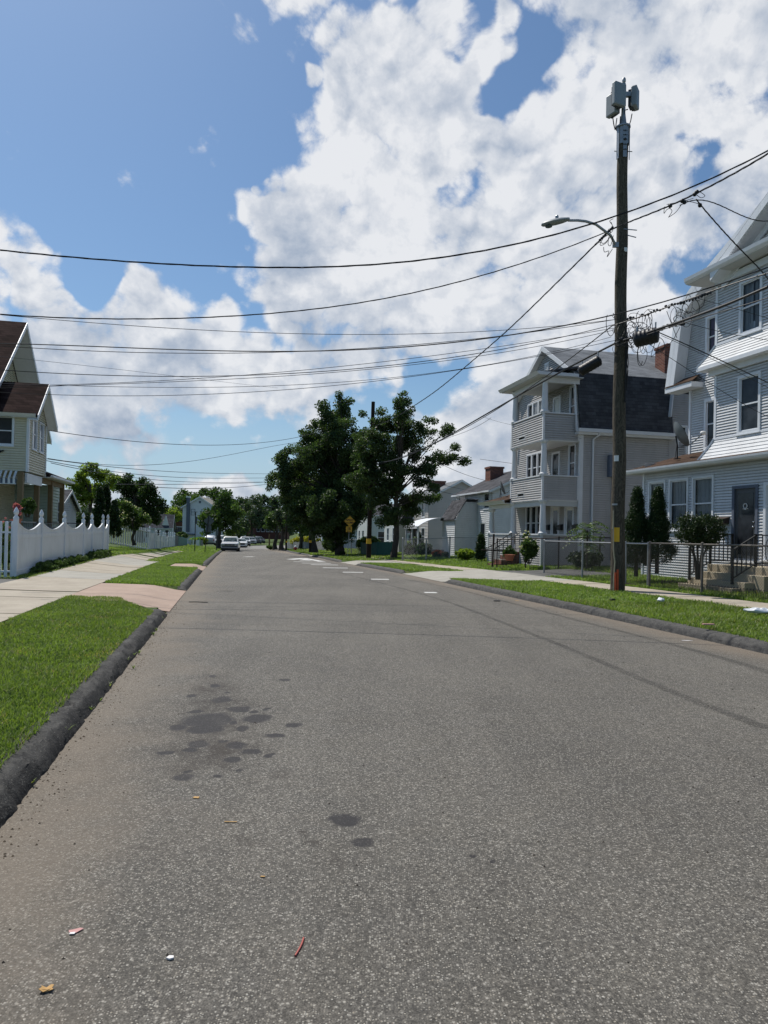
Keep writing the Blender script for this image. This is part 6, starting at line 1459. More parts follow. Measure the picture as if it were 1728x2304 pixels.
for p_ in ([(1495,465),(1494,480),(1500,472),(1508,468)], [(1504,489),(1512,475),(1506,468)], [(1504,489),(1520,478),(1532,462)], [(1545,452),(1570,458),(1580,465)], [(1566,437),(1577,445),(1586,440),(1572,430)], [(1500,460),(1540,452),(1560,446)]): tg.tube(smo([at(x, y, 15.9)-o0 for x, y in p_]), .007, 5)
for x, y in ((1535, 452), (1540, 455), (1508, 463), (1568, 432), (1563, 437), (1575, 462)): tg.sph(at(x, y, 15.9)-o0, .05, 6, 5)
o = tg.build('cable_tangle', M['cable'], smooth=True); o.location = o0; tag(o, 'splice clamps and curled ends on the top cable at upper right', 'cable tangle')

# ================================================================ signs
sg_ = at(782.5, 1251.8, 55); Sg = empty('speed_hump_sign', sg_, 'yellow diamond SPEED HUMP sign over a 15 M.P.H. plate on a steel post', 'road sign')
MB().bar((-.02, 0, -.1), (.10, 0, 3.0), .06, .04).build('post', M['galv'], Sg)
def dia(mb, c, r, th, y=0): cx_, cz = c; mb.prism([(cx_, y, cz-r), (cx_+r, y, cz), (cx_, y, cz+r), (cx_-r, y, cz)], (0, th, 0)); return mb
b = dia(MB(), (.10, 2.72), .44, .01, -.06).build('sign_panel', M['signyellow'], Sg); b['label'] = 'yellow diamond reading SPEED HUMP'
for s_ in (1,):
    e = MB(); r0, r1 = .415, .395
    for i in range(4):
        a = pi/2*i; a2 = pi/2*(i+1); c_ = Vector((.10, -.064, 2.72)); e.quad(*[c_+Vector((cos(x)*r, 0, sin(x)*r)) for x, r in ((a, r0), (a2, r0), (a2, r1), (a, r1))])
    e.build('sign_border', M['ink'], b)
textmesh('lettering', 'SPEED', .20, M['ink'], b, (.10, -.063, 2.80), (pi/2, 0, 0), bold=.006); textmesh('lettering', 'HUMP', .20, M['ink'], b, (.10, -.063, 2.60), (pi/2, 0, 0), bold=.006)
b = MB().box(-.18, .28, -.075, -.065, 1.88, 2.32).build('sign_plate', M['signyellow'], Sg); b['label'] = 'small yellow plate reading 15 M.P.H.'
textmesh('lettering', '15', .27, M['ink'], b, (.05, -.078, 2.14), (pi/2, 0, 0), bold=.012); textmesh('lettering', 'M.P.H.', .11, M['ink'], b, (.05, -.078, 1.95), (pi/2, 0, 0), bold=.004)
a = at(438, 1246.6, 62); H = empty('sign_post', a, 'tall slim grey sign post seen edge-on at the left kerb', 'road sign'); MB().bar((0, 0, -.1), (0, 0, 3.65), .085, .06).build('post', M['steel'], H)
b = MB(); b.cbox((.10, .02, 2.95), (.13, .05, .62)); b.cbox((.02, .03, 3.68), (.28, .03, .05)); b.build('sign_panel', M['signback'], H)
a = at(460.5, 1244.5, 60); H = empty('warning_sign', a, 'grey back of a diamond warning sign with square plate at the left kerb', 'road sign'); MB().bar((0, 0, -.1), (.27, 0, 3.1), .075, .05).build('post', M['steel'], H)
b = dia(MB(), (.29, 2.72), .46, .012, .05).build('sign_panel', M['signback'], H); MB().box(.02, .50, .05, .062, 1.78, 2.34).build('sign_plate', M['signback'], H)
a = at(487, 1235.5, 72); H = empty('parking_sign', a, 'small grey sign on a short post by the street tree, left', 'road sign'); MB().bar((0, 0, -.1), (0, 0, 1.95), .10, .08).build('post', M['steel'], H); MB().cbox((.02, -.06, 1.66), (.26, .02, .52)).build('sign_panel', M['signback'], H)
a = at(549, 1221, 190); H = empty('distant_sign', a, 'small white sign above the parked cars down the street', 'road sign'); MB().bar((0, 0, -1), (0, 0, 1.5), .1).build('post', M['steel'], H); MB().cbox((0, -.06, 1.75), (.78, .03, .55)).build('sign_panel', M['white'], H)
# hydrant
a = at(664.5, 1241.5, 88); H = empty('fire_hydrant', a, 'red fire hydrant with white bonnet on the far right verge', 'fire hydrant')
b = MB(); b.lathe((0, 0, 0), [(.20, 0), (.20, .06), (.14, .08), (.14, .5), (.17, .52), (.17, .58)], 12); b.tube([(-.26, 0, .42), (.26, 0, .42)], .07, 8); b.tube([(0, -.24, .40), (0, 0, .40)], .09, 8); b.build('hydrant_body', M['red'], H, smooth=True)
b = MB(); b.lathe((0, 0, .58), [(.16, 0), (.15, .08), (.09, .16), (.04, .19), (.04, .24)], 12); b.build('bonnet', M['white'], H, smooth=True)
# ================================================================ trees and plants
def leaf_cloud(centers, radii, counts, size, rg, flat=.75, up=.35):
    """many leaf quads in clusters: returns verts, faces, tint"""
    n = int(sum(counts)); C = np.repeat(np.array(centers), counts, axis=0); Rr = np.repeat(np.array(radii), counts)
    d = rg.normal(size=(n, 3)); d /= np.linalg.norm(d, axis=1)[:, None] + 1e-9
    r = Rr*(rg.random(n)**.45); P = C + d*r[:, None]*np.array([1, 1, flat])
    a = rg.normal(size=(n, 3)); a[:, 2] -= .25; a /= np.linalg.norm(a, axis=1)[:, None]
    b = np.cross(a, rg.normal(size=(n, 3))); b /= np.linalg.norm(b, axis=1)[:, None] + 1e-9
    s = size*(.6 + .8*rg.random(n))[:, None]
    V = np.stack([P - a*s*.5, P + b*s*.36 + a*s*.05, P + a*s*.55, P - b*s*.36 + a*s*.05], 1).reshape(-1, 3)
    Fc = np.arange(n*4).reshape(-1, 4)
    base = np.repeat(rg.random(len(counts))*.55, counts); tint = np.clip(base + rg.random(n)*.45, 0, 1)
    return V, Fc, tint
TREES = []
def limb(mb, a, b, r0, r1, rg, n=7, sag=.0):
    a = Vector(a); b = Vector(b); L = (b-a).length; pts = []; j = Vector((rg.normal(), rg.normal(), rg.normal()*.4))*L*.05
    for k in range(n+1):
        t = k/n; q = a.lerp(b, t) + j*sin(pi*t)*1.4 + Vector((0, 0, L*.10*sin(pi*t)*(1 if sag == 0 else sag))); pts.append(q)
    mb.tube(pts, [r0 + (r1-r0)*k/n for k in range(n+1)], 6, cap=False); return pts
def tree(name, label, base, blobs, trunk_r, trunk_top, m='maple', leaf=.20, dens=1., cat='tree', group=None, sub=.42, seed=1, ivy=False, limbs=True, bark='bark', depth=1., twig=True, lean=0, fork=.35):
    """blobs: world centre, radius. every blob becomes several leaf clusters on its own limb"""
    rg = np.random.default_rng(seed); base = Vector(base); H = empty(name, base, label, cat, group); tb = MB(); cs = []; rs_ = []; cnt = []
    top = Vector(trunk_top) - base; K = 10; tp = [Vector((top.x*(k/K)**1.3 + .08*sin(k*1.3+seed), top.y*k/K, -.15 + (top.z+.15)*k/K)) for k in range(K+1)]
    tb.tube(tp, [trunk_r*(1.35 if k == 0 else 1.1 if k == 1 else 1)*(1-.62*k/K) for k in range(K+1)], 12, wob=.06, seed=seed)
    for (c, r) in blobs:
        c = Vector(c) - base; zt = max(.18*top.z, min(top.z, c.z*fork + .25*top.z)); k = zt/top.z*K; k0 = int(min(k, K-1)); st = tp[k0].lerp(tp[k0+1], k-k0)
        if limbs: lp = limb(tb, st, c, max(.02, trunk_r*.28*min(1.2, r/1.0+.25)), .02, rg)
        nsub = max(2, int((r/sub)**2*3.6*dens))
        for i in range(nsub):
            d = rg.normal(size=3); d /= np.linalg.norm(d); rr = r*(rg.random()**.4)*.92; q = c + Vector((d[0]*rr, d[1]*rr*depth, d[2]*rr*.92)); cr = sub*rg.uniform(.55, 1.15)
            if q.z < .6: continue
            cs.append(tuple(q)); rs_.append(cr); cnt.append(int(max(8, min(260, 66*(cr/leaf/2.1)**2))))
            if i == 0 and limbs and twig:
                for tt in (4, 5, 6): q2_ = lp[tt]; cs.append((q2_.x, q2_.y, q2_.z)); rs_.append(sub*rg.uniform(.6, .95)); cnt.append(24)
            if limbs and twig and rg.random() < .4: limb(tb, lp[-2], q, .016, .006, rg, 3)
    if ivy:
        for k in range(70):
            t = rg.random(); z = .1+t*top.z*.42; a = rg.random()*6.28; rr = trunk_r*1.25*(1.2-.3*t); cs.append((cos(a)*rr, sin(a)*rr, z)); rs_.append(.20); cnt.append(26)
    tb.build('trunk', M[bark], H, smooth=True)
    V, Fc, ti = leaf_cloud(cs, rs_, cnt, leaf, rg); npmesh('crown', V, Fc, M[m], H, ti); TREES.append((label[:30], len(Fc))); return H, len(Fc)
def pxblobs(lst, Y, spread=.8, seed=0, ox=0, oy=0, k=1., rk=1.):
    rg = random.Random(seed); out = []
    for (x, y, r) in lst:
        R = r/F*Y*rk; yy = Y + rg.uniform(-spread, spread)*max(R, .6)*2.2; out.append((at(ox+x*k, oy+y*k, yy), R))
    return out
A_ = [(767,893,14),(776,914,22),(725,917,12),(731,938,20),(761,944,35),(688,987,22),(716,975,35),(776,987,50),(652,1011,12),(634,1029,18),(610,1071,14),(613,1098,14),(655,1047,30),(700,1029,45),(749,1041,60),(664,1086,35),(700,1086,55),(761,1095,70),(800,1060,45),(685,1131,45),(746,1146,55),(791,1131,40),(706,1170,30),(767,1175,34),(640,1075,22),(720,1010,35),(806,1010,28),(655,1105,25),(676,1155,26),(798,1168,22),(740,1205,22),(770,1208,20),(715,1195,20),(752,1225,12),(775,1190,26),(735,1180,30),(812,985,22),(818,1030,24),(815,1080,30),(808,1120,30),(822,1150,24)]
B_ = [(908,884,10),(902,899,14),(914,908,12),(905,929,26),(860,929,11),(821,932,12),(842,950,18),(866,956,26),(905,959,30),(942,950,13),(969,947,12),(954,971,13),(977,977,11),(1002,971,12),(845,990,33),(896,996,33),(930,986,20),(815,986,24),(936,1020,19),(963,1035,18),(987,1029,13),(1002,1041,14),(1023,1029,13),(1026,1008,7),(1041,1038,8),(972,1059,19),(938,1053,22),(821,1029,38),(866,1041,42),(899,1056,28),(951,1089,19),(972,1101,17),(981,1116,9),(942,1122,20),(960,1125,14),(810,1071,32),(836,1086,46),(875,1101,42),(911,1131,28),(933,1149,13),(851,1131,33),(881,1155,26),(863,1178,14),(914,1178,8),(1012,966,8)]
tb_ = at(763, 1247, 60); tree('maple_tree', 'largest street maple with ivy-covered trunk, left of the second utility pole', tb_, pxblobs(A_, 60, .75, 2, rk=.97), .36, at(765, 985, 60), 'maple', .15, 1.5, seed=2, sub=.62, ivy=True, depth=.9)
tb_ = at(887, 1262, 48); tree('maple_tree', 'street maple with bare lower trunk and long right-reaching boughs, right of the second pole', tb_, pxblobs(B_, 48, .7, 4, rk=.95), .21, at(903, 975, 48), 'maple', .125, 1.45, seed=5, sub=.46, depth=.9)
tb_ = at(704, 1243, 74); tree('street_tree', 'third street tree with thick dark trunk just left of the ivy-covered maple', tb_, pxblobs([(690,1110,28),(672,1140,30),(705,1140,30),(650,1130,20),(660,1170,18),(700,1175,22),(725,1170,20),(640,1105,16)], 74, .7, 6), .45, at(700, 1130, 74), 'maple2', .19, 1.3, seed=7, sub=.5)
tb_ = at(618, 1234.5, 98); tree('street_tree', 'leaning slim street tree nearest the bend on the right verge', tb_, pxblobs([(606,1165,14),(615,1180,14),(600,1185,10),(622,1160,14)], 98, .7, 6), .30, at(628, 1175, 98), 'mid', .22, 1.1, seed=8, sub=.55)
tb_ = at(633, 1235, 95); tree('street_tree', 'forked dull green street tree left of the thin dark pole', tb_, pxblobs([(628,1160,16),(640,1180,16),(650,1165,16),(636,1195,10),(655,1190,12)], 95, .7, 9), .32, at(640, 1170, 95), 'far', .22, 1., seed=9, sub=.55)
tb_ = at(678, 1238, 104); tree('street_tree', 'bushy tree between the thin dark pole and the third street tree', tb_, pxblobs([(665,1130,26),(680,1160,28),(690,1190,22),(665,1180,20),(648,1150,16),(640,1120,16)], 104, .7, 9), .35, at(676, 1160, 104), 'mid', .24, 1.1, seed=10, sub=.6)
far = [  # label, trunk px, bottom, Y, material, blobs
 ('broad dark tree behind the white pickup, its trunk at the left kerb', 493, 1233, 92, 'mid', [(470,1150,18),(490,1130,22),(510,1125,20),(525,1150,22),(500,1165,30),(475,1175,20),(520,1180,24),(456,1160,12),(470,1195,14),(533,1190,12),(508,1112,10)], .5),
 ('round bright tree in the middle distance above the parked cars', 566, 1222, 170, 'far', [(575,1130,14),(560,1145,16),(585,1150,18),(570,1170,20),(550,1180,16),(592,1175,14),(545,1200,12),(560,1205,14)], .9),
 ('tree behind the tall white house, left of its roof', 408, 1200, 230, 'mid', [(415,1110,14),(405,1130,18),(425,1125,16),(398,1150,14),(412,1160,16),(392,1165,10)], 1.),
 ('wide tree crown behind the roof of the tall white house', 455, 1200, 240, 'mid', [(450,1110,12),(470,1105,14),(485,1108,12),(435,1115,10),(495,1120,14),(465,1125,20),(510,1130,12)], 1.),
 ('distant tree left of the crossarm pole on the ridge', 595, 1200, 300, 'far', [(590,1125,16),(605,1135,16),(580,1135,12),(615,1125,14),(628,1130,16),(610,1160,22),(640,1140,14)], 1.4),
 ('distant treetop just right of the wide crown', 535, 1195, 330, 'far', [(528,1135,12),(540,1132,10),(552,1136,12),(516,1142,10)], 1.5),
 ('dark tree right of the tall brick building beyond the bend', 545, 1215, 200, 'mid', [(535,1185,14),(550,1195,16),(540,1205,12)], .9),
 ('yellow-green tree beside the distant brick building at left', 395, 1190, 200, 'lime', [(388,1150,8),(395,1160,9),(403,1165,8),(385,1168,8)], .9),
]
for i, (lb, px, pb, Y, m_, bl, tr) in enumerate(far):
    bb_ = at(px, pb, Y); mid_ = sum(q[0] for q in bl)/len(bl); topy = min(q[1] for q in bl)+8
    tree('shade_tree', lb, bb_, pxblobs(bl, Y, .6, i), .012*Y**.5*tr+.25, at(mid_, topy+14, Y), m_, .0027*Y+.03, 1.1, group='trees of the background', sub=.0095*Y, seed=20+i, twig=False)
# tree line on the horizon
rg0 = random.Random(12); hcount = 0
for i in range(26):
    px = -250 + i*78 + rg0.uniform(-15, 15); Y = rg0.uniform(330, 480)
    if px > 760 and px < 1500: continue
    ordn = ('first', 'second', 'third', 'fourth', 'fifth', 'sixth', 'seventh', 'eighth', 'ninth', 'tenth', 'eleventh', 'twelfth', 'thirteenth', 'fourteenth', 'fifteenth', 'sixteenth', 'seventeenth', 'eighteenth', 'nineteenth', 'twentieth')[hcount]; hcount += 1
    tp_ = 1143 + (px-430)*.018 + rg0.uniform(-7, 6); r_ = rg0.uniform(22, 32); bl = [(px+rg0.uniform(-44, 44), tp_+rg0.uniform(8, 45), rg0.uniform(13, 22)) for _ in range(12)]
    tree('horizon_tree', ordn + ' tree from the left in the continuous tree line on the horizon', at(px, 1200, Y), pxblobs(bl, Y, .6, i), .5, at(px, tp_+20, Y), 'far', 1.3, .8, group='tree line on the horizon', sub=4.2, seed=60+i, twig=False)
# left garden trees
K1 = lambda lst: [(x/3.16, 680+y/3.16, r/3.16) for x, y, r in lst]
tree('yellow_green_tree', 'airy yellow-green tree behind the garage on the left', at(205, 1185, 62), pxblobs(K1([(640,1190,45),(580,1230,40),(700,1230,45),(510,1290,35),(560,1330,40),(760,1210,20),(800,1280,50),(640,1320,60),(720,1350,50),(500,1370,30),(850,1300,40),(610,1400,50)]), 62, .7, 3, rk=1.25), .22, at(205, 1090, 62), 'lime', .16, 1.5, seed=30, sub=.42)
tree('dark_garden_tree', 'dense dark spreading garden tree at left, beyond the white fence', at(312, 1215, 56), pxblobs(K1([(910,1260,45),(870,1320,55),(950,1330,70),(1000,1290,45),(1050,1350,60),(1110,1420,50),(1150,1450,28),(1090,1500,50),(960,1430,90),(880,1450,70),(1020,1480,70),(1090,1540,40),(860,1550,60),(960,1580,60)]), 56, .7, 13), .30, at(305, 1110, 56), 'maple2', .16, 2.0, seed=31, sub=.45)
tree('garden_tree', 'pale green treetop poking up behind the dense dark garden tree', at(318, 1215, 66), pxblobs(K1([(990,1270,35),(1020,1310,35),(960,1290,30)]), 66, .7, 13), .2, at(314, 1100, 66), 'mid', .24, 1., seed=32, sub=.45)
tree('flowering_shrub', 'tall shrub dotted with white blossom in front of the dark garden tree', at(300, 1222, 50), pxblobs(K1([(900,1450,40),(960,1500,55),(1020,1540,45),(890,1540,55),(960,1590,40),(850,1430,25)]), 50, .7, 3), .12, at(300, 1160, 50), 'mid', .13, 1.4, cat='shrub', seed=33, sub=.36)
def petals(par_label, name, blobs, n, size, m, parent):
    rg = np.random.default_rng(77); cs = []; b0 = Vector(parent.location)
    for c, r in blobs:
        for k in range(n): d = rg.normal(size=3); d /= np.linalg.norm(d); q = c - b0 + Vector(d)*r*.95; cs.append(tuple(q))
    V, Fc, ti = leaf_cloud(cs, [.06]*len(cs), [4]*len(cs), size, rg); npmesh(name, V, Fc, M[m], parent, ti)
fs = [o for o in S.objects if o.name.startswith('flowering_shrub')][0]
petals('', 'blossom', pxblobs(K1([(900,1450,40),(960,1500,55),(1020,1540,45),(890,1540,55)]), 50, .3, 3), 28, .10, 'whitefl', fs)
def cone_shrub(name, label, base, h, r, m='conifer', seed=1, leaf=.06, n=260, cat='evergreen', group=None, trunk=True, power=.75, low=.05):
    rg = np.random.default_rng(seed); H = empty(name, base, label, cat, group); cs = []; rs_ = []; cnt = []
    for k in range(n):
        t = rg.random()**.8; z = low*h + (1-low)*h*t; rr = r*((1-t)**power)*(.9+.2*sin(t*19+seed)) + .03; a = rg.random()*6.283; q = rr*(.45+.55*rg.random()**.3); cs.append((cos(a)*q, sin(a)*q, z)); rs_.append((.10+.5*leaf+.05*rr)*rg.uniform(.7, 1.3)); cnt.append(int(46*(.06/leaf)))
    if trunk: b = MB(); b.tube([(0, 0, -.1), (0, 0, h*.8)], [.07, .02], 8); b.build('trunk', M['bark'], H)
    V, Fc, ti = leaf_cloud(cs, rs_, cnt, leaf, rg, 1.35); npmesh('crown', V, Fc, M[m], H, ti); return H
def arb(px, pyt, pyb, Y, wpx, label, seed, **kw):
    b = at(px, pyb, Y); t = at(px, pyt, Y); return cone_shrub('arborvitae', label, b, t.z-b.z, wpx/2/F*Y, seed=seed, **kw)
arb(1431, 1103, 1290, 22.6, 80, 'left of two dark arborvitae between the utility pole and the near duplex', 41, leaf=.036, n=560, low=.10, power=.95)
arb(1478, 1104, 1283, 22.3, 76, 'right of two dark arborvitae, against the porch windows of the near duplex', 42, leaf=.036, n=560, low=.10, power=.95)
arb(237, 1094, 1205, 46, 32, 'tall thin arborvitae spire right of the garage', 43, leaf=.10, n=260)
arb(222, 1100, 1205, 45, 36, 'slightly shorter arborvitae beside the thin spire', 44, leaf=.10, n=260)
arb(256, 1130, 1207, 44.5, 30, 'low arborvitae at the right of the spire group', 45, leaf=.10, n=200)
arb(1081, 1206, 1260, 39, 19, 'small dark conical evergreen at the corner of the three-decker porch', 46, leaf=.07, n=160, trunk=False, power=.5)
arb(940, 1198, 1256, 58, 30, 'small arborvitae in front of the taupe house', 47, leaf=.10, n=160)
def bush(name, label, px, pyt, pyb, Y, wpx, m='yew', leaf=.07, n=180, seed=1, stems=0, cat='shrub', group=None, dsc=1., flat=1., petal=None):
    b = at(px, pyb, Y); t = at(px, pyt, Y); h = t.z-b.z; w = wpx/2/F*Y; rg = np.random.default_rng(seed); H = empty(name, b, label, cat, group); cs = []; rs_ = []; cnt = []
    z0 = h*.42 if stems else h*.04
    for k in range(n):
        d = rg.normal(size=3); d /= np.linalg.norm(d); q = rg.random()**.35; zc = (z0+h)/2; hz = (h-z0)/2; cs.append((d[0]*w*q*.9, d[1]*w*q*.9*dsc, zc + d[2]*hz*q*.9)); rs_.append(max(.07, w*.16)*rg.uniform(.6, 1.3)); cnt.append(30)
    sb = MB(); ns = stems or 4
    for k in range(ns): a = 2*pi*k/ns; sb.tube([(cos(a)*.05, sin(a)*.05, -.05), (cos(a)*.10, sin(a)*.10, z0*.6+.05), (cos(a)*w*.35, sin(a)*w*.35, z0+.3*h*.5)], [.028, .022, .01], 6)
    sb.build('stems', M['bark'], H)
    V, Fc, ti = leaf_cloud(cs, rs_, cnt, leaf, rg, flat); npmesh('foliage', V, Fc, M[m], H, ti)
    if petal:
        pm, pn, ps = petal; cs = []
        for k in range(pn): d = rg.normal(size=3); d /= np.linalg.norm(d); cs.append((d[0]*w*.95, d[1]*w*.95, (z0+h)/2+abs(d[2])*(h-z0)/2))
        V, Fc, ti = leaf_cloud(cs, [.05]*pn, [8]*pn, ps, rg); npmesh('flowers', V, Fc, M[pm], H, ti)
    return H
bush('yew_shrub', 'round dark shrub on bare dark stems by the steps of the near duplex', 1571, 1150, 1300, 19.9, 128, n=420, leaf=.042, seed=51, stems=9, dsc=.8)
bush('rose_bush', 'dark bush with a few pale roses before the three-decker porch steps', 1190, 1208, 1266, 30.8, 42, 'mid', .09, 130, 52, petal=('whitefl', 10, .08))
bush('climbing_rose', 'thin straggly rose reaching up beside the porch column', 1183, 1192, 1262, 31.6, 26, 'mid', .07, 50, 53, petal=('whitefl', 8, .08))
bush('small_shrub', 'small leafy shrub behind the dark fence by the porch steps', 1146, 1226, 1262, 31.2, 30, 'mid', .08, 60, 54)
bush('dark_shrub', 'wide shadowy shrub along the side wall of the three-decker', 1318, 1240, 1280, 29.5, 90, 'yew', .08, 110, 55)
bush('hosta', 'bright yellow-green leafy clump by the small conical evergreen', 1046, 1236, 1257, 41, 46, 'lime', .20, 90, 56, flat=.8, cat='garden plant')
bush('coral_flowers', 'coral red flowering plant below the canopy porch', 985, 1239, 1256, 47, 26, 'mid', .12, 50, 57, petal=('redfl', 60, .13), cat='flower bed')
bush('garden_shrub', 'blue-green low shrub right of the coral flowers', 1001, 1241, 1257, 46.5, 20, 'mid', .10, 40, 58)
bush('clipped_hedge', 'dark clipped shrub behind the chain link fence near the right maple trunk', 955, 1220, 1256, 52, 40, 'maple2', .12, 150, 59, dsc=.6)
bush('clipped_hedge', 'dark hedge left of the clipped shrub, behind the fence', 925, 1222, 1256, 54, 34, 'maple2', .12, 120, 60, dsc=.6)
bush('vine_mound', 'green vine mound spilling over the dark green slatted fence', 830, 1207, 1245, 61, 62, 'mid', .16, 170, 61)
bush('leafy_shrub', 'tall leafy shrub left of the ivy-covered trunk', 738, 1200, 1243, 84, 30, 'mid', .20, 120, 62)
bush('gold_hedge', 'golden variegated hedge above the grey picket fence', 683, 1206, 1236, 110, 62, 'goldleaf', .24, 150, 63, dsc=.5, cat='hedge')
bush('gold_shrub', 'golden shrub peeking right of the third street tree', 716, 1209, 1238, 100, 14, 'goldleaf', .22, 50, 64)
bush('garden_shrub', 'bright green shrub behind the teal fence', 408, 1196, 1222, 112, 30, 'mid', .28, 90, 65)
bush('garden_shrub', 'low green hedge behind the white panels', 447, 1208, 1225, 118, 44, 'lime', .28, 90, 66)
bush('verge_bush', 'small low bush at the foot of the short tan post', 609, 1228.5, 1234.5, 99, 22, 'mid', .24, 50, 67)
bush('flower_pot_plant', 'pink flowering plant with long leaves in a pot on the cream porch', 38, 1130, 1166, 23.5, 15, 'pinkfl', .05, 22, 68, cat='potted plant')
bush('porch_plant', 'straggly green plant on the porch beside the pink flowers', 62, 1118, 1160, 25.5, 34, 'mid', .08, 50, 69, cat='potted plant')
bush('rose_bush', 'rose bush with pale pink blooms behind the open white pickets', 14, 1165, 1290, 21.6, 50, 'mid', .06, 110, 70, petal=('pinkfl', 16, .04))
# hedges at the foot of the white fence
def low_hedge(label, a, b, w, h, seed):
    a = Vector(a); b = Vector(b); rg = np.random.default_rng(seed); H = empty('low_hedge', a, label, 'hedge'); n = int((b-a).length*60); cs = []
    for k in range(n): t = rg.random(); e = min(1, min(t, 1-t)*7+.25); q = (b-a)*t; cs.append((q.x + rg.uniform(-w, w)*.5*e, q.y + rg.uniform(-w, w)*.2, q.z + rg.uniform(.02, h)*e))
    V, Fc, ti = leaf_cloud(cs, [.07]*n, [60]*n, .035, rg); npmesh('foliage', V, Fc, M['mid'], H, ti); return H
def offp(off, y, z=0): x = Lx(y)-off; return (x, y, HL(x, y)+z)
low_hedge('long low clipped hedge at the foot of the tall vinyl fence', offp(4.80, 21.4), offp(4.72, 28.6), .42, .26, 81)
low_hedge('short low hedge beyond the gate of the tall vinyl fence', offp(4.75, 29.6), offp(4.70, 33.6), .5, .30, 82)
# tree of heaven sapling by the side wall
def frond_plant(label, base, h, seed):
    rg = np.random.default_rng(seed); H = empty('sapling', base, label, 'sapling'); st = MB(); st.tube([(0, 0, 0), (0, 0, h*.7)], .03, 6); V = []; Fc = []; ti = []
    for k in range(24):
        a = k*2.4; z = h*(.35+.5*rg.random()); L = rg.uniform(.7, 1.15)*.9; pts = [Vector((cos(a)*L*t, sin(a)*L*t, z+L*.75*t-L*.85*t*t)) for t in np.linspace(0, 1, 9)]
        st.tube(pts, .007, 4, cap=False)
        for i in range(1, 9):
            d = (pts[i]-pts[i-1]).normalized(); s_ = d.cross(Vector((0, 0, 1))).normalized()
            for sg in (-1, 1):
                p0 = pts[i]; l = .22*(1-.4*i/9); e = p0 + s_*sg*l + Vector((0, 0, -.06)); w_ = d*.035; n0 = len(V)
                V += [p0-w_, p0+w_, e+w_*.3, e-w_*.3]; Fc.append((n0, n0+1, n0+2, n0+3)); ti.append(rg.random())
    st.build('stem', M['bark'], H); npmesh('fronds', np.array([tuple(v) for v in V]), np.array(Fc), M['mid'], H, np.array(ti))
b_ = at(1320, 1285, 28.6); frond_plant('feathery sapling with drooping fronds against the side wall of the three-decker', b_, 2.35, 5)

# ================================================================ grass
def grass(name, side, y0, y1, o0, o1, per_m2, h, w, m, seed, mask=None, ragged=.12, label=None, clump=0.):
    rg = np.random.default_rng(seed); E, H, sg = (Lx, HL, -1) if side == 'L' else (Rx, HR, 1)
    f = lambda o, y: o(y) if callable(o) else o
    amax = max(abs(f(o1, y)-f(o0, y)) for y in np.linspace(y0, y1, 20)); n = int((y1-y0)*amax*per_m2); P = []
    ys = rg.uniform(y0, y1, n); us = rg.random(n)
    for y, u in zip(ys, us):
        a = f(o0, y); b = f(o1, y); r1 = (mnoise.noise(Vector((y*1.9, seed, 0)))+mnoise.noise(Vector((y*7, seed, 3)))*.6)*ragged
        o = a + amax*u
        if o > b + r1 or o < a + (r1*.45 if a < .5 else 0): continue
        if mask and not mask(o, y, rg): continue
        if clump and mnoise.noise(Vector((o*2.2, y*2.2, seed))) < -clump and rg.random() < .75: continue
        x = E(y) + sg*o; P.append((x, y, H(x, y)-.01))
    P = np.array(P); n = len(P); k = rg.uniform(.45, 1.15, n)*h*(1+.35*np.array([mnoise.noise(Vector((p[0]*1.3, p[1]*1.3, 5))) for p in P])); a = rg.uniform(0, 2*pi, n); ln = rg.uniform(.15, .95, n)*k; b = a + rg.normal(size=n)*.5
    d = np.stack([np.cos(a), np.sin(a), 0*a], 1); s = np.stack([-np.sin(b), np.cos(b), 0*a], 1)*(w*rg.uniform(.6, 1.4, n))[:, None]; z = np.array([0, 0, 1.])
    v0 = P - s; v1 = P + s; v2 = P + d*(ln*.35)[:, None] + z*(k*.6)[:, None] + s*.8; v3 = P + d*(ln*.35)[:, None] + z*(k*.6)[:, None] - s*.8; v4 = P + d*ln[:, None] + z*(k*.88)[:, None] + s*.12; v5 = P + d*ln[:, None] + z*(k*.88)[:, None] - s*.12
    V = np.stack([v0, v1, v2, v3, v4, v5], 1).reshape(-1, 3); i = np.arange(n)*6; Fc = np.concatenate([np.stack([i, i+1, i+2, i+3], 1), np.stack([i+3, i+2, i+4, i+5], 1)])
    big = np.array([mnoise.noise(Vector((p[0]*.9, p[1]*.9, 9)))*.5+.5 for p in P]); t = np.clip(.55*big + .5*rg.random(n)**1.2, 0, .96); dry = np.array([mnoise.noise(Vector((p[0]*2.3, p[1]*2.3, 19))) for p in P]); t[rg.random(n) < np.clip(.03 + .35*(dry-.1), .02, .3)] = 1.
    o = npmesh(name, V, Fc, M[m], None, np.concatenate([t, t])); return tag(o, label, 'grass', None, 'stuff')
def m1(o, y, rg):      # front island: back edge cut by the pavement, far end rounded by the apron
    e = 12.7 + 2.3*sm(.1, 1.4, o) + .25*mnoise.noise(Vector((o*3, 1, 1)))
    return y < e
grass('grass', 'L', 2.6, 7.5, .17, 2.3, 5200, .075, .0042, 'grass', 1, m1, .16, 'thick green grass of the nearest left verge')
grass('grass', 'L', 7.5, 15.4, .18, 2.28, 3600, .062, .0050, 'grass', 2, m1, .14, 'green grass of the left verge up to the pink apron')
def m2(o, y, rg): return y > 18.75 + .5*sm(.3, 2.2, o) and not (28.6 < y < 33 and o < 1.5)
grass('grass', 'L', 18.6, 34, .19, 2.3, 1500, .07, .007, 'grass2', 3, m2, .2, 'sunlit grass of the left verge beyond the pink apron')
grass('grass', 'L', 34, 62, .28, 3.0, 420, .09, .014, 'grass2', 4, None, .3, 'grass of the far left verge round the sign posts')
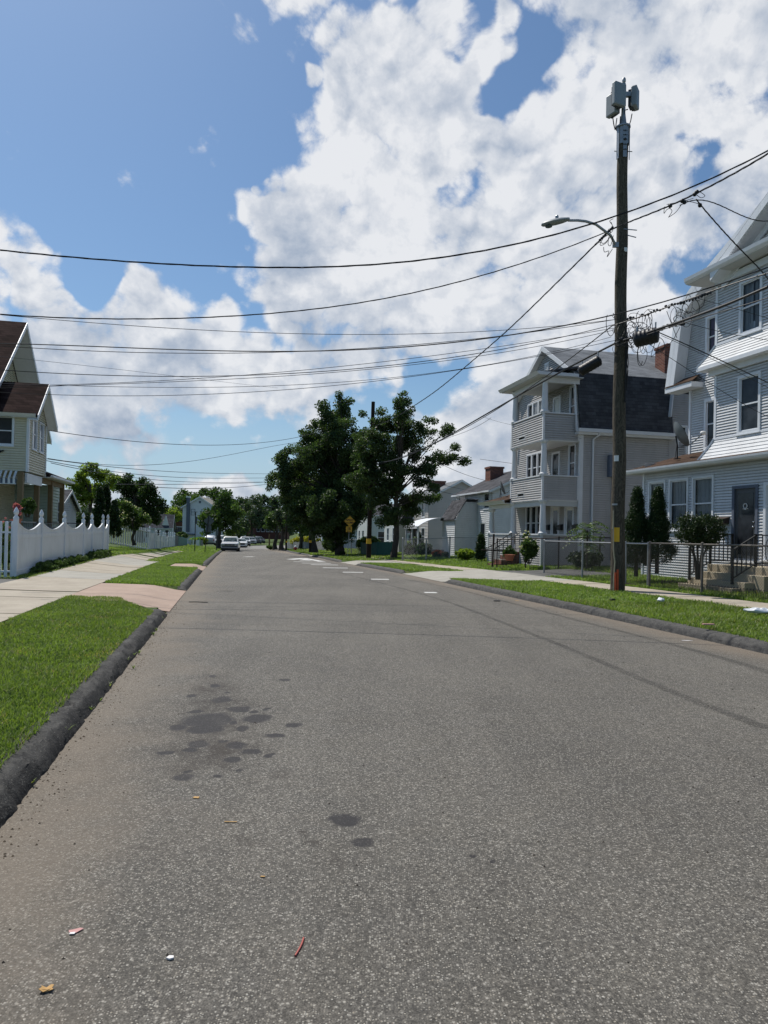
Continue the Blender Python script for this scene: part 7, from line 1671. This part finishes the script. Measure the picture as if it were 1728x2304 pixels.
grass('grass', 'L', 19.6, 35, 4.45, 4.95, 900, .07, .008, 'grass', 5, None, .08, 'narrow grass strip beneath the tall vinyl fence')
grass('grass', 'L', 33.5, 60, 4.4, 12, 230, .09, .016, 'grass2', 6, None, .3, 'sloping lawn in front of the spaced pickets')
gR1 = lambda y: .20
grass('grass', 'R', 8.8, 16.5, gR1, lambda y: swr(y)-.05, 1500, .085, .0062, 'grass', 7, None, .14, 'grass of the near right verge with litter in it', .35)
grass('grass', 'R', 16.5, 24.7, gR1, lambda y: swr(y)-.03, 1200, .075, .008, 'grass2', 8, lambda o, y, r: y < 24.6-.9*sm(0, 3, o), .14, 'grass of the right verge at the foot of the utility pole')
grass('grass', 'R', 9, 22.5, lambda y: swr(y)+1.06, lambda y: fl(y)-Rx(y)+.5, 900, .10, .008, 'grass2', 9, None, .05, 'bright grass strip between the right pavement and the near fence')
grass('grass', 'R', 13.5, 24, lambda y: fl(y)-Rx(y)+.5, lambda y: fl(y)-Rx(y)+2.4, 420, .08, .009, 'grass', 10, None, .1, 'shaded lawn inside the near fence')
grass('grass', 'R', 29.9, 39, .26, lambda y: max(2.0, swr(y)-.1), 520, .09, .012, 'grass2', 11, None, .2, 'grass of the verge by the right maple')
grass('grass', 'R', 30, 46, lambda y: max(3.3, swr(y)+1.0), 10.5, 210, .10, .016, 'grass2', 12, None, .2, 'lawn in front of the three-decker and the white house')
grass('grass', 'R', 22.7, 25.6, lambda y: swr(y)+1.0, 7.4, 420, .10, .010, 'grass2', 13, None, .2, 'weedy grass along the fence behind the utility pole')
grass('grass', 'R', 25.6, 31, 6.9, 9.5, 260, .10, .012, 'grass', 14, None, .2, 'rough lawn behind the fence at the side of the three-decker')
grass('grass', 'R', 44, 60, .3, 3.0, 260, .10, .016, 'grass', 15, None, .2, 'shaded grass under the large maple')
grass('grass', 'R', 60, 104, .3, 3.0, 110, .12, .03, 'grass', 16, lambda o, y, r: not 59.8 < y < 63.2, .2, 'grass of the far right verge round the hydrant')
grass('grass', 'L', 62, 108, .3, 9, 60, .13, .035, 'grass2', 17, None, .3, 'grass of the distant left verge and yards')
grass('grass', 'R', 46, 104, 3.2, 9, 50, .13, .035, 'grass', 18, None, .3, 'distant front lawns on the right')
# weeds growing in the gutter
def tuft(px, py, h, n, seed, dz=.0, m='grass'):
    rg = np.random.default_rng(seed); p = gr(px, py, dz); V = []; Fc = []
    for k in range(n):
        a = rg.uniform(0, 6.28); l = rg.uniform(.5, 1.2)*h*1.6; e = p + Vector((cos(a)*l*.7, sin(a)*l*.7, l*.7)); mdl = p + Vector((cos(a)*l*.3, sin(a)*l*.3, l*.5)); s_ = Vector((-sin(a), cos(a), 0))*.0035; i = len(V)
        V += [p-s_, p+s_, mdl+s_, mdl-s_, e]; Fc += [(i, i+1, i+2, i+3), (i+3, i+2, i+4, i+4)]
    return V, Fc
allV = []; allF = []
for j, (x, y, h, n) in enumerate([(148,1655,.07,26),(140,1662,.05,18),(245,1548,.05,16),(205,1600,.04,12),(70,1768,.04,12),(285,1492,.06,18),(300,1478,.05,16),(365,1395,.06,18),(372,1385,.05,14),(345,1430,.05,14),(352,1420,.04,12),(190,1583,.05,14),(300,1505,.04,12),(312,1473,.05,12),(465,1276,.08,16),(500,1243,.1,14),(225,1578,.03,8)]):
    V, Fc = tuft(x, y, h, n, j); i0 = len(allV); allV += V; allF += [tuple(i+i0 for i in f) for f in Fc]
mb = MB(); mb.v = [tuple(v) for v in allV]; mb.f = [f if f[2] != f[3] else f[:3] for f in allF]; wo_ = mb.build('weeds', M['grass']); tag(wo_, 'small weed tufts growing in the gutter of the left kerb', 'weeds', None, 'stuff')
at_ = wo_.data.attributes.new('tint', 'FLOAT', 'FACE'); at_.data.foreach_set('value', [random.Random(i).random() for i in range(len(wo_.data.polygons))])
# tall seed stalks along the pavement edge

print('LEAVES', sum(t[1] for t in TREES), TREES[:8])
# ================================================================ vehicles
def wheel(par, x, y, r=.34, w=.24):
    W0 = MB(); W0.v = []; K = 18; prof = [(r*.62, -w/2), (r*.93, -w/2), (r, -w*.36), (r, w*.36), (r*.93, w/2), (r*.62, w/2)]
    vs = [(x+z, y+rr*cos(2*pi*k/K), r+rr*sin(2*pi*k/K)) for rr, z in prof for k in range(K)]; W0.add(vs, [(i*K+k, i*K+(k+1) % K, (i+1)*K+(k+1) % K, (i+1)*K+k) for i in range(5) for k in range(K)])
    o = W0.build('tyre', M['rubber'], par, smooth=True)
    R0 = MB(); vs = [(x+z, y+rr*cos(2*pi*k/K), r+rr*sin(2*pi*k/K)) for rr, z in ((r*.64, -w*.42), (r*.2, -w*.5), (r*.2, w*.5), (r*.64, w*.42)) for k in range(K)]; R0.add(vs, [(i*K+k, i*K+(k+1) % K, (i+1)*K+(k+1) % K, (i+1)*K+k) for i in range(3) for k in range(K)])
    R0.build('rim', M['galv'], o)
def loft(mb, secs):
    """secs: list of (y, [(x,z)...]) same count, closed rings"""
    n = len(secs[0][1]); vs = [(x, y, z) for y, ring in secs for x, z in ring]
    mb.add(vs, [(i*n+k, i*n+(k+1) % n, (i+1)*n+(k+1) % n, (i+1)*n+k) for i in range(len(secs)-1) for k in range(n)] + [tuple(range(n-1, -1, -1)), tuple((len(secs)-1)*n+k for k in range(n))])
def ring(w, z0, z1, tw=None, b=.08):
    tw = tw or w; return [(-w+b, z0), (w-b, z0), (w, z0+b), (w, (z0+z1)/2), (tw, z1-b), (tw-b, z1), (-tw+b, z1), (-tw, z1-b), (-w, (z0+z1)/2), (-w, z0+b)]
def vehicle(name, label, loc, rz, paint_m, kind='suv', grp=None, sc=1.):
    H = empty(name, loc, label, {'truck': 'pickup truck'}.get(kind, 'car'), grp, rz); H.scale = (sc, sc, sc)
    # local: front faces -y
    b = MB(); g_ = MB()
    if kind == 'truck':
        loft(b, [(-2.65, ring(.90, .52, .98)), (-2.55, ring(.97, .48, 1.08)), (-1.3, ring(.98, .46, 1.20)), (-1.2, ring(.98, .42, 1.22)), (2.6, ring(.98, .45, 1.22)), (2.7, ring(.95, .5, 1.18))])
        loft(b, [(-1.25, ring(.93, 1.15, 1.25, .93, .03)), (-.62, ring(.90, 1.15, 1.80, .74)), (.35, ring(.90, 1.15, 1.84, .74)), (.55, ring(.90, 1.15, 1.78, .74))])
        zt = 1.80; ws = [(-.80, -1.21, 1.28), (.80, -1.21, 1.28), (.68, -.73, 1.70), (-.68, -.73, 1.70)]
    elif kind == 'suv':
        loft(b, [(-2.25, ring(.80, .42, .88)), (-2.1, ring(.92, .35, 1.0)), (-1.1, ring(.95, .32, 1.10)), (2.1, ring(.95, .34, 1.12)), (2.28, ring(.88, .42, 1.05))])
        loft(b, [(-1.05, ring(.86, 1.02, 1.14, .86, .03)), (-.35, ring(.86, 1.02, 1.62, .70)), (1.5, ring(.86, 1.02, 1.68, .70)), (2.15, ring(.84, 1.02, 1.28, .74))])
        zt = 1.6; ws = [(-.78, -1.0, 1.17), (.78, -1.0, 1.17), (.64, -.47, 1.54), (-.64, -.47, 1.54)]
    else:
        loft(b, [(-2.2, ring(.74, .38, .72)), (-2.05, ring(.86, .30, .82)), (-1.0, ring(.90, .28, .95)), (1.6, ring(.90, .28, .98)), (2.2, ring(.80, .36, .90))])
        loft(b, [(-.95, ring(.80, .9, .98, .80, .03)), (-.15, ring(.80, .9, 1.38, .62)), (.9, ring(.80, .9, 1.40, .62)), (1.6, ring(.78, .9, 1.0, .70))])
        zt = 1.36; ws = [(-.72, -.90, 1.0), (.72, -.90, 1.0), (.56, -.27, 1.32), (-.56, -.27, 1.32)]
    b.build('body', M[paint_m], H, smooth=True, bevel=.03)
    q = [Vector(p)+Vector((0, -.035, .02)) for p in ws]; g_.quad(*q); g_.quad(*[p+Vector((0, .02, -.01)) for p in q[::-1]]); g_.build('windscreen', M['windshield'], H)
    # side and rear glass
    s_ = MB(); zb = ws[0][2]; zg = ws[2][2]; yb = {'truck': .45, 'suv': 1.7, 'sedan': 1.2}[kind]
    for sg in (-1, 1): s_.quad((sg*(abs(ws[0][0])+.085), ws[0][1]+.25, zb+.02), (sg*(abs(ws[0][0])+.085), yb, zb+.02), (sg*(abs(ws[2][0])+.085), yb-.1, zg-.03), (sg*(abs(ws[2][0])+.085), ws[2][1]+.1, zg-.03))
    yr = {'truck': .58, 'suv': 1.95, 'sedan': 1.35}[kind]; s_.quad((-.7, yr+.02, zb+.05), (.7, yr+.02, zb+.05), (.6, yr-.2, zg-.05), (-.6, yr-.2, zg-.05)); s_.build('side_windows', M['glass'], H)
    yf = {'truck': -2.66, 'suv': -2.26, 'sedan': -2.2}[kind]; zf = {'truck': .84, 'suv': .72, 'sedan': .58}[kind]; wf = {'truck': .92, 'suv': .8, 'sedan': .74}[kind]
    gr_ = MB(); gr_.box(-wf*(.99 if kind == 'truck' else .58), wf*(.99 if kind == 'truck' else .58), yf-.03, yf+.05, zf-.18, zf+.14); gr_.build('grille', M['blackp'], H)
    ch = MB(); ch.box(-wf*.60, wf*.60, yf-.045, yf, zf-.02, zf+.02); ch.build('grille_bar', M['chrome'], H)
    for sg in (-1, 1):
        h = MB(); h.box(min(sg*wf*.62, sg*wf*.97), max(sg*wf*.62, sg*wf*.97), yf-.05, yf+.10, zf-.05, zf+.10); h.build('headlight', M['headlamp'], H, bevel=.02)
        m_ = MB(); m_.cbox((sg*(.98 if kind != 'sedan' else .92)+sg*.10, ws[0][1]+.25, zb+.10), (.16, .10, .18 if kind == 'truck' else .13)); m_.build('mirror', M['blackp' if kind != 'sedan' else paint_m], H, bevel=.02)
    bp = MB(); bp.box(-wf*1.04, wf*1.04, yf-.12, yf+.08, zf-.36, zf-.20); bp.build('bumper', M['galv' if kind == 'truck' else paint_m], H, bevel=.03)
    lw = MB(); lw.box(-wf, wf, yf-.04, yf+.3, zf-.60, zf-.34); lw.build('lower_intake', M['blackp'], H)
    tl = MB(); yr2 = {'truck': 2.7, 'suv': 2.26, 'sedan': 2.2}[kind]
    for sg in (-1, 1): tl.box(min(sg*.70, sg*.86), max(sg*.70, sg*.86), yr2-.04, yr2+.03, .75, 1.0)
    tl.build('tail_lights', M['red'], H)
    for y in ({'truck': (-1.75, 1.75), 'suv': (-1.4, 1.4), 'sedan': (-1.35, 1.35)}[kind]):
        for x in (-.84, .84): wheel(H, x*(1.02 if kind != 'sedan' else .93), y, .37 if kind == 'truck' else .34)
    return H
def vat(px, py, Y): v = at(px, py, Y); return v
SD = rad(12)
def head(px0, px1, pyb, Y): c = at((px0+px1)/2, pyb, Y); return c
vehicle('pickup_truck', 'white full-size pickup truck driving towards the camera on the left of the road', at(519, 1241.6, 84), rad(9), 'car_white', 'truck')
cg = 'cars parked along the bend'
vehicle('parked_car', 'small white sedan just right of the white pickup', at(543, 1230.6, 118), rad(14), 'car_white', 'sedan', cg)
vehicle('parked_car', 'white suv second in the row right of the pickup', at(550, 1228.5, 132), rad(16), 'car_white', 'truck', cg, .95)
vehicle('parked_car', 'white suv third in the parked row', at(565, 1224.5, 160), rad(18), 'car_silver', 'suv', cg)
vehicle('parked_car', 'dark suv fourth in the parked row', at(576, 1223.5, 172), rad(22), 'car_dark', 'suv', cg)
vehicle('parked_car', 'blue-black suv at the far right end of the parked row', at(582, 1222.5, 185), rad(28), 'car_black', 'suv', cg, 1.1)
vehicle('parked_car', 'silver suv parked in the yard left of the street tree, seen from behind', at(474, 1226, 122), rad(180+6), 'car_silver', 'suv', None)
vehicle('parked_car', 'white van front half hidden behind the street tree and the pickup', at(500, 1228.5, 116), rad(8), 'car_white', 'truck', None, .95)
# second group of things on the verge and road
# ================================================================ litter
def scrap(name, label, px, py, m, pts, dz=.0, th=.004, rz=0, sc=1., group=None, cat='litter', curl=.0, absz=None):
    p = gr(px, py, dz); mb = MB(); mb.prism([(x*sc*.85, y*sc*.85, .003+curl*abs(x)) for x, y in pts], (0, 0, th*.6)); o = mb.build(name, M[m]); o.location = p if absz is None else (p.x, p.y, absz); o.rotation_euler = (0, 0, rz); return tag(o, label, cat, group)
leafp = [(-.03,0),(-.018,.018),(-.02,.03),(0,.018),(.018,.024),(.03,.01),(.022,-.006),(.028,-.02),(.006,-.012),(-.012,-.016)]
scrap('dry_leaf', 'curled tan leaf near the bottom left corner of the road', 104, 2231, 'leafdry', leafp, rz=.4, sc=.95, cat='leaf', curl=.3)
scrap('paper_scrap', 'pink and white torn paper on the road at left foreground', 172, 2096, 'pinkpaper', [(-.03,-.012),(.0,-.022),(.03,.012),(.012,.02),(-.012,.012),(-.035,.006)], rz=.2, cat='paper scrap')
scrap('paper_scrap', 'tiny white paper tip beside the pink scrap', 163, 2102, 'paper', [(-.014,-.006),(.010,-.008),(.012,.008),(-.012,.006)], rz=.2, dz=.001, cat='paper scrap')
scrap('pale_pebble', 'white shell-like pebble in the left foreground', 383, 2158, 'paper', [(-.016,-.006),(0,-.013),(.016,-.004),(.012,.010),(-.008,.011)], th=.010, cat='pebble')
scrap('dry_leaf', 'small tan stick-like leaf in the road, left of centre', 519, 1850.5, 'leafdry', [(-.05,-.006),(.05,-.004),(.05,.006),(-.05,.005)], sc=.8, cat='leaf')
scrap('dry_leaf', 'tiny orange leaf fragment left of the small tan stick', 441, 1796, 'leafdry', leafp, sc=.8, cat='leaf')
scrap('paper_scrap', 'small orange scrap in the foreground left of the red strip', 591, 1974, 'leafdry', [(-.014,-.004),(.01,-.006),(.014,.004),(-.01,.006)], cat='paper scrap')
b = MB(); b.tube([(.008*sin(t*2.2), t*.12-.06, .004) for t in np.linspace(0, 1, 9)], .0042, 6); o = b.build('red_plastic_strip', M['redstrap'], smooth=True); o.location = gr(672, 2132); o.rotation_euler = (0, 0, -.1); tag(o, 'thin curved red plastic strip on the road in the foreground', 'litter')
b = MB(); b.tube([(-.22, 0, .012), (-.05, .01, .015), (.20, .0, .012)], .009, 6); o = b.build('stick', M['iron'], smooth=True); o.location = gr(447, 1356); tag(o, 'short dark stick lying on the road near the pink apron', 'stick')
b = MB(); b.cbox((0, 0, .012), (.16, .07, .024)); o = b.build('dark_debris', M['blackp'], bevel=.008); o.location = gr(1118, 1353); tag(o, 'small black lump of debris on the road near the right kerb', 'litter')
scrap('paper_scrap', 'flat pale scrap on the road near the right kerb, foreground', 1545, 1441.5, 'paper', [(-.10,-.01),(.0,-.03),(.12,.0),(.04,.02),(-.08,.02)], cat='paper scrap')
scrap('litter_wrapper', 'salmon pink wrapper on the kerb edge at right', 1594, 1406, 'pinkpaper', [(-.11,-.03),(.11,-.025),(.11,.03),(-.11,.03)], dz=.22, cat='wrapper', th=.03)
def crumple(name, label, px, py, dz, r, m, seed, sc=(1, 1, .6)):
    p = gr(px, py, dz); b = MB(); b.sph((0, 0, r*.5), r, 12, 8, sc); rg = random.Random(seed); b.v = [tuple(Vector(v)*(1+.28*mnoise.noise(Vector(v)*9/r*.1*3+Vector((seed, 0, 0))))) for v in b.v]; o = b.build(name, M[m]); o.location = p; return tag(o, label, 'litter')
crumple('white_bag', 'crumpled white bag in the grass of the right verge', 1487, 1354, .17, .085, 'bag', 3)
crumple('white_cloth', 'white cloth lying in the grass at the right edge', 1712, 1386, .16, .20, 'bag', 5, (1.6, .5, .25))
crumple('dark_can', 'dark crushed can in the grass right of the utility pole', 1378, 1352, .16, .05, 'blackp', 7, (1.5, .6, .6))
scrap('dry_leaf', 'yellowed leaf on the road below the right kerb', 1163, 1352, 'leafdry', leafp, sc=2.2, cat='leaf')
# pebbles and grit scattered over the tarmac, beyond counting
rg = np.random.default_rng(5); mb = MB()
for k in range(420):
    y = 2.0 + 14*rg.random()**1.6; x = Lx(y) + (Rx(y)-Lx(y))*rg.random(); r = rg.uniform(.003, .008)*(1+y*.05); vs = [(x+r*cos(a)*rg.uniform(.7, 1.2), y+r*sin(a)*rg.uniform(.7, 1.2), 0) for a in np.linspace(0, 5.2, 5)]; mb.add(vs+[(x, y, r*.9)], [(i, (i+1) % 5, 5) for i in range(5)])
tag(mb.build('grit', M['grit'] if 'grit' in M else M['bark']), 'loose dark grit and small stones over the road', 'grit', None, 'stuff')
rg = np.random.default_rng(15); mb = MB()
for k in range(500):
    y = 3.2 + 12*rg.random(); x = Lx(y) + abs(rg.normal())*.12 + .01; r = rg.uniform(.004, .010); vs = [(x+r*cos(a)*rg.uniform(.7, 1.2), y+r*sin(a)*rg.uniform(.7, 1.2), 0) for a in np.linspace(0, 5.2, 5)]; mb.add(vs+[(x, y, r*.9)], [(i, (i+1) % 5, 5) for i in range(5)])
tag(mb.build('grit', M['dirt']), 'sand and crumbs of kerb in the left gutter', 'grit', None, 'stuff')
# clay pot and plants in front of the porch
a_ = at(38, 1172, 23.5); b = MB(); b.lathe((0, 0, -.15), [(.10, 0), (.15, .2), (.16, .22)], 12); b.build('flower_pot', M['pinkpot']).location = a_; o = S.objects['flower_pot']; tag(o, 'terracotta pot holding the pink flowers on the cream porch', 'flower pot')
b = MB(); b.lathe((0, 0, 0), [(.14, 0), (.22, .25), (.26, .27), (.2, .27)], 14); o = b.build('clay_planter', M['pinkpot']); o.location = at(1146, 1262, 30.2); tag(o, 'brown clay planter on the lawn below the three-decker porch', 'planter')
